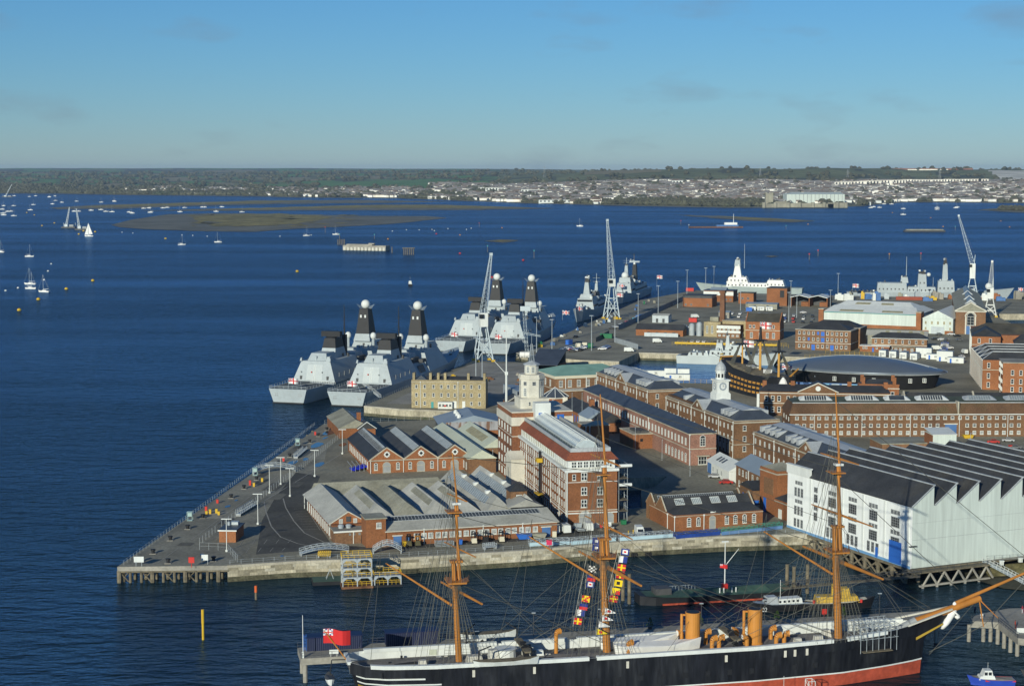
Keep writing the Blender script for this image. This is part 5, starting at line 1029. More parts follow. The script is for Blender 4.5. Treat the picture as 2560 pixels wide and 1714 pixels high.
def flag(me, lb, p, rz=R(10), s_=1.0, staff=0, parent=None):
    t = thing('flag', lb, 'flag', p, rz, 'naval flags'); o = link('cloth', me, t, (0,0,staff-1.5*s_)); o.scale = (s_,s_,s_)
    if staff: MB().tube((0,0,0),(0,0,staff),.07,.05,5).obj('staff', GRP, t)
    return t
# ---------------------------------------------------------------- destroyers
def make_destroyer():
    t = thing('destroyer', 'x', 'warship', (0,0,0), 0, 'grey destroyers at the jetties')
    m = MB(); hull_loft(m, [(0,8.8,7.0,6.3,.8),(10,9.6,8.4,6.3,0),(30,10.4,9.4,6.4,0),(60,10.6,10,6.6,0),(100,10,9.0,7.0,0),(125,7.6,5.2,8.2,-1),(142,3.6,1.8,9.6,-4),(151,.3,.1,10.6,-8)]); m.obj('hull', NVY, t)
    MB().add([(.6,-8.4,6.36),(27.5,-9.8,6.42),(27.5,9.8,6.42),(.6,8.4,6.36)],[(0,1,2,3)]).obj('flight_deck', NVD, t)
    m = MB()
    for a_, c_ in (((3,-5),(25,5)),((3,5),(25,-5))): m.tube((a_[0],a_[1],6.4),(c_[0],c_[1],6.46),.12,None,4)
    m.obj('deck_marking', WHT, t); MB().box(-.1,-7.2,.05,1.0,7.2,.5).obj('boot_top', BLK, t)
    m = MB()
    for s_ in (-1,1):
        for k in range(10): m.tube((.6+k*3,s_*(8.9+k*.12),6.3),(.6+k*3,s_*(8.9+k*.12),7.5),.05,None,4)
        m.tube((.6,s_*8.9,7.5),(27.6,s_*9.98,7.5),.05,None,4)
    for k in range(9): m.tube((.4,-8.4+k*2.1,6.3),(.4,-8.4+k*2.1,7.5),.05,None,4)
    m.tube((.4,-8.5,7.5),(.4,8.5,7.5),.06,None,4); m.tube((.4,-8.5,6.9),(.4,8.5,6.9),.05,None,4); m.obj('guard_rail', GRP, t)
    MB().add([(28,-10.2,6.4),(28,10.2,6.4),(30.5,6.9,15.2),(30.5,-6.9,15.2),(62,-10.6,6.5),(62,10.6,6.5),(60,6.8,15.2),(60,-6.8,15.2)],[(0,1,2,3)[::-1],(4,7,6,5)[::-1],(0,3,7,4)[::-1],(1,5,6,2)[::-1],(3,2,6,7)[::-1]]).obj('hangar', NVY, t)
    d_ = MB().slab([(28.25,-3.9,7.0),(28.25,3.9,7.0),(30.1,3.6,13.6),(30.1,-3.6,13.6)][::-1],.14).obj('hangar_door', mat('door_grey',(.46,.51,.52),.6,.05,.3), t)
    m = MB()
    for y in (-.35,.35): m.slab([(28.1,y-.08,7.0),(28.1,y+.08,7.0),(29.95,y+.08,13.6),(29.95,y-.08,13.6)][::-1],.12)
    m.obj('door_stripe', WHT, d_)
    for y in (-6.5,6.3): MB().box(28.2,y-.5,6.5,28.75,y+.5,8.7).obj('side_door', DKG, t)
    m = MB(); m.fru((32,-4.6,44,4.6),(34,-3.6,43,3.6),15.2,18.4); m.fru((31,-6.6,35,-4.8),(31.6,-6.3,34.5,-5),15.2,17.2); m.obj('hangar_top', NVY, t)
    MB().fru((44,-3.8,57,3.8),(45.4,-3.2,55.6,3.2),15.2,19.6).obj('funnel_base', NVY, t); MB().fru((45.4,-3.25,55.6,3.25),(46.6,-2.6,54.4,2.6),19.6,24).obj('funnel', BLK, t)
    r_ = MB().box(47.5,-4.6,24.6,50.5,4.6,27.0).obj('search_radar', BLK, t); MB().lathe(49,0,[(2.4,23.8),(2.6,24.6)],12).obj('radar_base', BLK, r_)
    m = MB(); m.tube((58.5,-2.2,15),(58.5,-2.2,38.5),.5,.12,6); m.obj('pole_mast', BLK, t); MB().box(57.6,-3,15,60,-1.4,24.6).obj('mast_foot', BLK, t)
    m = MB()
    for z in (29,31,33): m.tube((57,-2.2,z),(60,-2.2,z),.06,None,4); m.tube((58.5,-3.6,z),(58.5,-.8,z),.06,None,4)
    m.obj('aerial', BLK, t)
    m = MB(); m.fru((62,-10.4,78,10.4),(63,-7.2,77,7.2),6.6,11.6); m.fru((66,-5,76,5),(67,-4,75,4),11.6,15.5); m.obj('midship_house', NVY, t); MB().box(66,-6.4,11.7,74,-5.2,14).obj('boat_bay', DKG, t)
    MB().add([(78,-10.3,6.8),(78,10.3,6.8),(79.5,6.9,16.2),(79.5,-6.9,16.2),(108,-9.4,7.2),(108,9.4,7.2),(102,5.6,16.2),(102,-5.6,16.2)],[(3,2,1,0),(5,6,7,4),(4,7,3,0),(2,6,5,1),(7,6,2,3)]).obj('bridge_block', NVY, t)
    MB().fru((86,-5.4,104,5.4),(87,-4.6,101,4.6),16.2,19.0).obj('bridge', NVY, t)
    m = MB(); m.box(102,-4.4,17.2,103.2,4.4,18.4); m.obj('bridge_window', GLS, t)
    MB().fru((85,-4.2,96,4.2),(86,-3.5,95,3.5),19,22.4).obj('mast_base', NVY, t); MB().fru((86.2,-3.4,94.8,3.4),(88,-2.1,93,2.1),22.4,34.2).obj('mast_tower', BLK, t)
    MB().ball((90.5,0,36.2),2.15,0,20,12).obj('radar_dome', WHT, t, smooth=True)
    for y in (-1.1,1.1): MB().box(87.0,y-.4,30,88.2,y+.4,31.3).obj('sensor_panel', WHT, t)
    for s_ in (-1,1):
        d_ = MB().lathe(84,s_*6.4,[(.7,16),(.7,20.5)],8).obj('dome_pedestal', NVY, t); MB().ball((84,s_*6.4,21.8),1.45,0,14,8,1.15).obj('satcom_dome', WHT, d_, smooth=True)
        MB().tube((84,s_*6.4,20),(84,s_*10.5,20.6),.12,.06,5).obj('yard', NVY, t); MB().box(70,s_*8.6-1,11.6,75,s_*8.6+1,13.2).obj('boat', DKG, t)
    g_ = MB().fru((116,-2,122,2),(117,-1.5,121,1.5),7.6,10.6).obj('gun_turret', NVY, t); MB().tube((121,0,9.6),(127,0,10.4),.18,None,6).obj('gun_barrel', NVY, g_)
    MB().fru((108,-6,115,6),(108.5,-5,114.5,5),7.2,9).obj('missile_deck', NVD, t)
    m = MB()
    for y in (-5.6,5.4):
        for a_ in (-.45,.45):
            for z in (3.4,4.3): m.lathe(0,0,[(.32,0),(.32,.06)],8); k = len(m.v)-16; m.v[k:] = [tuple(Matrix.Translation((.3,y+a_,z)) @ Matrix.Rotation(-math.pi/2,4,'Y') @ Vector(p)) for p in m.v[k:]]
    m.obj('stern_fairlead', GRY, t); r0 = random.Random(4)
    for x0, x1, w, z in ((32,58,6,15.2),(63,77,6.5,11.6),(79,100,6,16.2),(108,116,5,7.3),(125,140,3,8.6),(86,96,4,19)):
        for k in range(9): x, y, q = r0.uniform(x0,x1), r0.uniform(-w,w), r0.uniform(.4,1.1); MB().box(x-q,y-q*.6,z,x+q,y+q*.6,z+r0.uniform(.6,2.0)).obj('deck_fitting', r0.choice((NVY,NVY,DKG,WHT,NVD)), t)
    for s_ in (-1,1):
        MB().slab([(66,s_*10.2,7.4),(73,s_*10.2,7.4),(73,s_*8.6,10.6),(66,s_*8.6,10.6)][::s_],.1).obj('boat_bay_opening', DKG, t)
        for k in range(5): MB().tube((90.5,0,33+k*.35),(90.5+math.cos(k*1.3)*.1,s_*(3.4+k*.3),34.6+k*.4),.05,None,3).obj('whip_aerial', NVY, t)
        for x, z in ((34,8.2),(40,8.2),(46,8.2),(52,8.2)): MB().box(x,s_*(10.35-(z-6.4)*.36)-.08,z,x+.9,s_*(10.35-(z-6.4)*.36)+.08,z+1.9).obj('side_door', GRY, t)
    for y in (-6.9,6.9): MB().fru((29.6,y-.5,32,y+.5),(30.2,y-.25,31.4,y+.25),15.2,16.6).obj('hangar_horn', NVY, t)
    for k in range(6): MB().box(28.3+k*.0,-6.4+k*2.5,7.2+(k%2)*3,28.9,-6.0+k*2.5,7.7+(k%2)*3).obj('wall_locker', GRY if k%3 else RED, t)
    return t
D0 = make_destroyer()
DD = [((-96.5,734),73,'outer grey destroyer of the nearer pair, stern to the camera'),((-70.3,724.5),73.5,'grey destroyer berthed against the wharf by the yellow brick terrace'),((-34,944.5),74,'outer grey destroyer of the farther pair, behind the lattice crane'),((-9.5,931),76.5,'grey destroyer berthed against the north jetty beside the parked cars')]
for i, (p, a_, lb) in enumerate(DD):
    if i == 0: D0.location = (*p,0); D0.rotation_euler.z = R(a_); D0['label'] = lb
    else: copy_tree(D0, (*p,0), R(a_), lb)
    d = Vector((math.cos(R(a_)),math.sin(R(a_)),0)); n = Vector((-d.y,d.x,0)); flag(ENS, ('white ensign at the stern of the leftmost destroyer','white ensign at the stern of the destroyer by the wharf','white ensign at the stern behind the crane','white ensign at the stern beside the north jetty')[i], Vector((*p,6.3))+d*1.5+n*0.2, R(8), 1.6, 4.6)
def brow(lb, a_, c_, w=1.2):
    a_, c_ = Vector(a_), Vector(c_); d = c_-a_; t = thing('gangway', lb, 'gangway', a_, math.atan2(d.y,d.x), 'ship gangways'); L_ = d.xy.length
    MB().slab([(0,-w/2,0),(L_,-w/2,d.z),(L_,w/2,d.z),(0,w/2,0)],.15).obj('walkway', GRP, t)
    for s_ in (-1,1):
        m = MB(); n = max(4,int(L_/1.3))
        for k in range(n+1): m.tube((L_*k/n,s_*w/2,d.z*k/n),(L_*k/n,s_*w/2,d.z*k/n+1.1),.05,None,4)
        for z in (.55,1.1): m.tube((0,s_*w/2,z),(L_,s_*w/2,d.z+z),.05,None,4)
        m.obj('handrail', WHT, t)
brow('white gangway from the wharf to the near destroyer', (-56,722,4.4), (-64.5,743,7.2)); brow('white gangway between the two near destroyers', (-77.5,745,6.9), (-88.5,752,7.0)); brow('white gangway from jetty to the north destroyer', (8,948,4.5), (-.5,958,7.2))
# ---------------------------------------------------------------- other warships built from blocks
def warship(nm, lb, p, ang, secs, blocks, domes=(), poles=(), m_=None, cat='warship', group='other naval ships'):
    t = thing(nm, lb, cat, (*p,0), R(ang), group); m = MB(); hull_loft(m, secs); m.obj('hull', m_ or NVY, t)
    for b_ in blocks:
        nm_, x0, x1, w, w2, z0, z1 = b_[:7]; mm = b_[7] if len(b_) > 7 else (m_ or NVY); tp = b_[8] if len(b_) > 8 else .6
        MB().fru((x0,-w,x1,w),(x0+tp,-w2,x1-tp,w2),z0,z1).obj(nm_, mm, t)
    r0 = random.Random(len(lb))
    for b_ in blocks:
        for k in range(5): x, y, q = r0.uniform(b_[1]+.5,b_[2]-.5), r0.uniform(-b_[4],b_[4]), r0.uniform(.25,.7); MB().box(x-q,y-q,b_[6],x+q,y+q,b_[6]+r0.uniform(.4,1.6)).obj('deck_fitting', r0.choice((DKG,NVY,GRY,WHT,NVD)), t)
        if b_[2]-b_[1] > 6 and b_[3] > 3:
            for s_ in (-1,1):
                for k in range(int((b_[2]-b_[1])/3)): MB().box(b_[1]+1.5+k*3,s_*b_[3]*.97-.2,b_[5]+(b_[6]-b_[5])*.3,b_[1]+2.4+k*3,s_*b_[3]*.97+.2,b_[5]+(b_[6]-b_[5])*.3+1.2).obj('scuttle', DKG, t)
    for x, y, z, r_ in domes: MB().ball((x,y,z),r_,0,12,8).obj('dome', WHT, t, smooth=True)
    for x, y, z0, z1, r_, mm in poles:
        m = MB(); m.tube((x,y,z0),(x,y,z1),r_,r_*.5,6)
        for f in (.55,.75): z = z0+(z1-z0)*f; m.tube((x,y-2.6,z),(x,y+2.6,z),.09,None,4)
        m.obj('mast', mm, t)
    return t
FS = [(0,6,5,5,.5),(20,7.2,6.4,5,0),(60,7.6,7,5.4,0),(95,6.6,5.2,6.4,0),(115,3.6,2,8,-2),(127,.3,.1,9.4,-6)]
def frig_blocks(): return [('hangar',26,42,6.4,5.6,5,11),('funnel',50,60,3.4,2.6,9,15.5,DKG),('deckhouse',42,76,6,5,5.2,9.6),('bridge',74,92,6.4,5,5.6,13.4),('bridge_top',78,88,4.4,3.6,13.4,16),('foremast',80,86,2.2,1.2,16,24),('mast_head',81.4,84.6,1.6,1.2,24,26.4,BLK),('search_radar',80.4,85.6,1.2,1.2,27,27.8,WHT),('mainmast',46,49,1.4,.8,11,21),('gun_turret',104,108,1.6,1.2,7.2,9.8),('launcher',94,101,3.6,3.2,6.2,8.2)]
t = warship('frigate', 'grey frigate with white-topped mast, bow towards the camera, behind tall crane', (70,1252), -103, FS, frig_blocks(), ((72,-4.6,12.4,1.7),(72,4.6,12.4,1.7),(90,4,14,1.2),(62,4,12,1.3)), ((47.5,0,15,28,.3,NVY),))
MB().box(91.2,-5,11.4,92.2,5,12.6).obj('bridge_window', GLS, t)
t = warship('old_destroyer', 'grey warship with large dome and tall dark mast beyond the frigate', (109,1407), -104, FS, [('hangar',24,40,6,5.4,5,10.5),('funnel',56,64,3,2.4,9,17,DKG),('deckhouse',40,80,6,5.4,5.2,10),('bridge',80,98,6.2,5,5.6,14),('bridge_top',84,94,4.6,4,14,18),('foremast',84,88,1.6,1,18,27),('mainmast',46,52,2.2,1.2,10,26,BLK),('search_radar',47,51,4,4,27.4,28.6,GRP),('gun_turret',108,112,1.8,1.4,7.4,10)], ((92,0,19.5,2.8),(82,-5,15,1.6),(82,5,15,1.6),(66,4.6,13,1.5)), ((86,0,24,33,.3,NVY),))
t = warship('white_wrapped_ship', 'patrol ship with upperworks wrapped in brilliant white sheeting', (236,1392), 163, [(0,5.6,5,5,.4),(20,6.4,6,5,0),(55,6,5,5.6,0),(78,2.6,1.4,7,-2),(88,.2,.1,8,-5)], [('funnel_house',14,30,5,4.4,5,11,CNVW,2),('deckhouse',28,62,5.6,4.6,5,8.4,CNVW),('bridge',44,62,5,3.8,8.4,13,CNVW,2),('mast_tower',50,57,2.4,1.4,13,22,CNVW,1.5),('mast_head',51,56,1.8,1.2,22,27,NVY)], ((53.5,0,28,1.1),), ((48,0,20,40,.25,GRP),), mat('patrol_grey',(.34,.40,.38),.6,.06,.2))
t = warship('long_frigate', 'long grey frigate lying behind the white hall and the tall brick hall', (263,1349), -10, FS, [('flight_deck',2,23,6.4,6.2,5,5.3,NVD),('hangar',23,46,6.4,6,5,12.6),('deckhouse',46,68,6,5.2,5.2,9.6),('funnel',54,61,3.8,3.2,9,19.5,NVY),('funnel_cap',54.8,60.2,3.2,3,19.5,21.4,BLK),('aft_house',41,47,3.6,3,12.6,17),('bridge',69,82,6.2,5,5.6,14.5),('foremast',72.6,77,2.4,1.5,14.5,27),('mast_head',73.2,76.4,1.8,1.4,27,30.5,BLK),('forward_house',84,98,4,3.6,6,8.4)], ((62.5,0,19,1.6),(108,0,10.4,2.7)), ((45.5,0,16,33,.3,NVY),(66,0,10,17,.2,NVY)))
t = warship('minehunter', 'pale grey minehunter moored along the inner basin wall', (86.5,893), -15.4, [(0,4.6,4.2,4.2,.3),(10,5,4.8,4.2,0),(30,5,4.6,4.6,0),(44,3.4,2.2,5.6,-1),(54,.3,.1,6.8,-4)], [('sweep_deck_house',6,17,4.4,4.2,4.2,6.0),('deckhouse',17,36,4.3,4,4.4,7.4),('bridge',27,36,3.8,3.2,7.4,10.2),('funnel',20,24,1.8,1.4,7.4,11),('mast',25,27.4,1.2,.6,7.4,15),('gun',42,44,1,.8,5.6,7.4)], ((29,0,11.2,.8),), ((26,0,14,19,.18,NVY),), mat('minehunter_grey',(.47,.52,.52),.6,.06,.2))
MB().box(35.6,-3,8.8,36.1,3,9.6).obj('bridge_window', GLS, t); MB().box(2,-3.8,4.3,5,3.8,4.6).obj('cable_reel', DKG, t)
for i, (x, y, a_) in enumerate(((345,1122,-95),(336,1088,-100),(342,1075,-98))):
    warship('patrol_boat', ('small grey patrol boat at the far side of the right basin','small grey patrol boat in the middle of the right basin','small grey patrol boat nearest in the right basin')[i], (x,y), a_, [(0,2.6,2.4,2.6,.2),(12,3,2.8,2.6,0),(20,2,1.4,3.2,-.6),(26,.2,.1,4,-2)], [('deckhouse',6,17,2.4,2,2.6,5),('bridge',9,15,2,1.6,5,7.2),('mast',11,13,.8,.4,7.2,12)], ((10,0,7.8,.7),), ((12,0,10,15,.12,NVY),), group='patrol boats in the right basin')
flag(UNI, 'union flag at the bow of the frigate behind the crane', gp(1440,785,9), R(5), 1.8, 5); flag(ENS, 'white ensign flying on a staff at the jetty, left of the white ship', gp(1642,725,4), R(5), 1.8, 12); flag(UNI, 'union flag flying right of the tall crane', gp(1548,742,4), R(5), 1.8, 10); flag(ENS, 'white ensign low beside the tall crane', gp(1542,760,4), R(5), 1.8, 8)
flag(UNI, 'union flag at the bow of the north destroyer', gp(1406,800,11), R(5), 1.8, 6); flag(ENS, 'white ensign on a staff behind the white hall', gp(2131,738,4), R(5), 2.0, 9); flag(UNI, 'jack at the bow of the frigate at right edge', gp(2545,742,8), R(5), 1.8, 7)
# ---------------------------------------------------------------- old three-decker in dry dock
vt = thing('three_decker', 'old black and ochre three-decked sailing warship with lower masts only', 'ship', (97.5,764,3.0), R(-71))
VS = [(0,5.2,3.6,14.2,.5),(6,6.2,6.2,12.8,0),(16,6.8,7.4,11.0,0),(32,7,7.8,10.0,0),(46,6.4,6.6,10.2,0),(53,4.2,3.0,11.0,-.6),(57,.8,.3,11.6,-1.4)]
def vpt(x, f, e=0):          # point on hull side (left = -y) at height fraction
    for a_, c_ in zip(VS, VS[1:]):
        if a_[0] <= x <= c_[0]:
            k = (x-a_[0])/(c_[0]-a_[0]); q = [a_[i]+(c_[i]-a_[i])*k for i in range(5)]; return (q[2]+(q[1]-q[2])*f+e, q[3]*f)
m = MB(); hull_loft(m, VS, 0, -1); m.obj('hull', BLK, vt)
for r_, f in enumerate((.30,.50,.70)):
    for s_ in (-1,1):
        m = MB(); xs = lin(1,54.5,28); vs_ = []
        for x in xs:
            w0, z0 = vpt(x, f-.045, .08); w1, z1 = vpt(x, f+.045, .08); vs_ += [(x,s_*w0,z0),(x,s_*w1,z1)]
        m.add(vs_, [(2*i,2*i+2,2*i+3,2*i+1)[::s_] for i in range(27)]); m.obj('ochre_band', VYL, vt)
        for k in range(14):
            x = 4+k*3.5; w, z = vpt(x, f, .12); MB().box(x-.42,s_*w-.08,z-.42,x+.42,s_*w+.08,z+.42).obj('gunport', BLK, vt)
m = MB(); m.box(-.4,-4.8,5.5,.4,4.8,14.6); m.obj('stern_gallery', VYL, vt)
for z in (6.5,9,11.5): MB().box(-.55,-4.4,z,-.35,4.4,z+1.3).obj('gallery_window', GLS, vt)
for s_ in (-1,1): MB().fru((0,s_*5.4-.6,3.4,s_*5.4+.9),(.2,s_*5-.4,3,s_*5+.6),5.6,13.6).obj('quarter_gallery', VYL, vt)
MB().add([(1,-4.6,13.4),(14,-6.2,11.2),(44,-6,9.4),(52,-3.8,10),(52,3.8,10),(44,6,9.4),(14,6.2,11.2),(1,4.6,13.4)],[tuple(range(8))[::-1]][::-1]).obj('deck', TIM, vt)
for x, zt, r_, nm in ((12,26,.42,'mizzen_mast'),(29,30,.6,'main_mast'),(46,26,.55,'fore_mast')):
    mm = MB().tube((x,0,6),(x,0,zt*.80),r_,r_*.9,10).obj(nm, mat('mast_ochre',(.55,.30,.07),.6,.1,.6), vt); MB().box(x-2,-2.4,zt*.80,x+2,2.4,zt*.80+.4).obj('top', BLK, mm); MB().tube((x,0,zt*.80),(x,0,zt),r_*1.3,r_*.8,8).obj('masthead', BLK, mm)
    for s_ in (-1,1):
        m = MB(); 
        for k in range(8): m.tube((x-2.8+k*.75,s_*6.4,9.6),(x-.4+k*.12,s_*.9,zt*.82),.09,None,4)
        for q in range(9): f = q/10; m.tube((x-2.8*(1-f)-.3*f,s_*(6.4-5.5*f),9.6+(zt*.82-9.6)*f),(x+2.4*(1-f)+.4*f,s_*(6.4-5.5*f),9.6+(zt*.82-9.6)*f),.05,None,4)
        m.obj('shrouds', ROP, vt)
MB().tube((52,0,9),(63,0,15.5),.5,.32,8).obj('bowsprit', VYL, vt); MB().fru((53,-1.6,60,1.6),(54,-.6,61.5,.6),5,9).obj('beakhead', VYL, vt); MB().lathe(55,-2.6,[(1.8,5),(2.2,7.5),(1.2,10),(.3,11.2)],9).obj('white_cover', CNVW, vt)
for x in (20,24,36): MB().box(x-1.2,-1.5,10,x+1.2,1.5,12.4).obj('deck_cover', CNVW if x != 24 else CNV, vt)
m = MB(); m.tube((0,-3,13),(-6,-6,15.5),.12,None,4); m.tube((0,-3,13),(-3,-3,17.5),.12,None,4); m.obj('stern_davit', BLK, vt)
flag(ENS, 'white ensign with red cross at the main masthead of the old warship', gp(1900,815,24), R(2), 2.2, 2); flag(ENS, 'white ensign at the stern of the old warship', gp(1856,893,14), R(-18), 2.0, 8); flag(UNI, 'union flag at the bow of the old warship', gp(1955,925,13), R(-8), 1.8, 3)
# ---------------------------------------------------------------- the ironclad in the foreground
wt = thing('ironclad', 'black-hulled Victorian steam and sail ironclad with orange masts and twin buff funnels', 'ship', (-31.0,313.1,0), R(11.7))
WSc = [(.4,3.2,.5,9.6,2.4),(2.5,5.2,2.2,9.3,1.4),(7,6.2,4.6,9.1,0),(16,6.7,6.3,8.9,0),(40,6.9,6.9,8.8,0),(78,6.9,6.7,8.9,0),(96,6.2,5.0,9.3,.3),(106,4.4,2.6,9.8,.6),(112,2.2,1.0,10.2,.6),(116,.35,.2,10.6,-.8)]
def wp(x, f):
    for a_, c_ in zip(WSc, WSc[1:]):
        if a_[0] <= x <= c_[0]:
            k = (x-a_[0])/(c_[0]-a_[0]); q = [a_[i]+(c_[i]-a_[i])*k for i in range(5)]; return Vector((x+q[4]*(1-f), q[2]+(q[1]-q[2])*f, .1+(q[3]-.1)*f))
def wband(name, m_, f0, f1, x0, x1, e, sides=(-1,1), n=30, par=None):
    for s_ in sides:
        m = MB(); vs_ = []
        for x in lin(x0,x1,n):
            for f in (f0,f1): p = wp(x,f); vs_.append((p.x,s_*(p.y+e),p.z))
        m.add(vs_, [(2*i,2*i+2,2*i+3,2*i+1)[::-s_] for i in range(n-1)]); m.obj(name, m_, par or wt)
m = MB(); hs = []
for x in lin(.4,116,60):
    c_ = [wp(x,f) for f in (.80,.55,.3,0)]; c_.append(Vector((c_[-1].x,c_[-1].y*.9,-1))); hs.append([(p.x,-p.y,p.z) for p in c_]+[(p.x,p.y,p.z) for p in c_[::-1]])
m.loft(hs); m.obj('hull', BLKH, wt)
MB().add([(x,-wd+.25,zd-1.75) for x, wd, ww, zd, dx in WSc]+[(x,wd-.25,zd-1.75) for x, wd, ww, zd, dx in WSc[::-1]],[tuple(range(2*len(WSc)))]).obj('deck', WDK, wt)
for s_ in (-1,1):                       # bulwarks: black outside, white inside, thick white rail
    for nm, mm, e, t_ in (('bulwark',BLKH,0,.12),('bulwark_lining',WHT,-.16,.1)):
        m = MB(); vs_ = []; xs = lin(.4,115.6,44)
        for x in xs:
            for k in range(len(WSc)-1):
                if WSc[k][0] <= x <= WSc[k+1][0]: f = (x-WSc[k][0])/(WSc[k+1][0]-WSc[k][0]); wd = WSc[k][1]*(1-f)+WSc[k+1][1]*f; zd = WSc[k][3]*(1-f)+WSc[k+1][3]*f
            y = s_*(wd+e); vs_ += [(x,y,zd-2.1),(x,y,zd),(x,y-s_*t_,zd),(x,y-s_*t_,zd-2.1)]
        fs = []
        for i in range(len(xs)-1):
            for j in range(4): a_, c_ = i*4+j, i*4+(j+1)%4; fs.append((a_,c_,c_+4,a_+4)[::s_])
        m.add(vs_, fs); m.obj(nm, mm, wt)
    for x0, x1 in ((4,45),(46.5,94),(97,106)) if s_ < 0 else ((4,30),(31,44),(46,76),(78,112)):
        m = MB(); vs_ = []; xs = lin(x0,x1,18)
        for x in xs:
            for k in range(len(WSc)-1):
                if WSc[k][0] <= x <= WSc[k+1][0]: f = (x-WSc[k][0])/(WSc[k+1][0]-WSc[k][0]); wd = WSc[k][1]*(1-f)+WSc[k+1][1]*f; zd = WSc[k][3]*(1-f)+WSc[k+1][3]*f
            vs_ += [(x,s_*(wd+.32),zd-.35),(x,s_*(wd+.32),zd+.35),(x,s_*(wd-.6),zd+.35),(x,s_*(wd-.6),zd-.35)]
        fs = [(0,3,2,1),tuple(len(vs_)-4+i for i in range(4))]
        for i in range(len(xs)-1):
            for j in range(4): a_, c_ = i*4+j, i*4+(j+1)%4; fs.append((a_,c_,c_+4,a_+4)[::s_])
        m.add(vs_, fs); m.obj('hammock_rail', WHT, wt)
wband('boot_top', REDH, -.03,.26, 12,115.6, .1, n=60); wband('waterline_stripe', WHT, .255,.285, 12,115.8, .13, n=60)
wband('stern_stripe', WHT, .72,.755, 1,14, .1); wband('stern_stripe', WHT, .60,.63, 1,17, .1); wband('stern_gilding', GLD, .50,.55, 1,15, .09)
m = MB(); vs_ = [(x,s_*w,z) for x, w, z in ((-1.9,3.0,9.65),(-1.9,3.0,9.2),(-1.2,3.4,9.2)) for s_ in (-1,1)]; m.box(0,-3.3,9.2,.7,3.3,9.75); m.obj('taffrail', WHT, wt)
for k in range(4): p = wp(3+k*3.4,.42); MB().box(p.x-.5,-p.y-.16,p.z-.5,p.x+.5,-p.y,p.z+.6).obj('stern_window', GLD, wt)
for k in range(17): p = wp(20+k*4.4,.5); MB().box(p.x-.45,-p.y-.1,p.z-.5,p.x+.45,-p.y+.05,p.z+.5).obj('gunport_lid', BLK, wt)
for x in (23,34.5,52.5,72,84,86,88.5): p = wp(x,.9); MB().box(p.x-.25,-p.y-.18,p.z-1.4,p.x+.25,-p.y-.02,p.z-.1).obj('side_fitting', STW, wt)
SP = {}
def rig(pts_pairs, name, r_=.045, par=None):
    if name in ('stays','backstay','running_rigging','braces','funnel_guy') and len(pts_pairs) > 1:
        for q in pts_pairs: rig([q], {'stays':'stay','braces':'brace'}.get(name,name), r_, par)
        return
    m = MB()
    for a_, c_ in pts_pairs: m.tube(a_, c_, r_, None, 3)
    return m.obj(name, ROP, par or wt)
MASTS = (('mizzen_mast',21.4,27,23.3,36.5,47.5,.62),('main_mast',50.3,30,26.7,42.6,57.8,.78),('fore_mast',97.6,30.4,25.6,41.2,57,.8))
rake = -.05
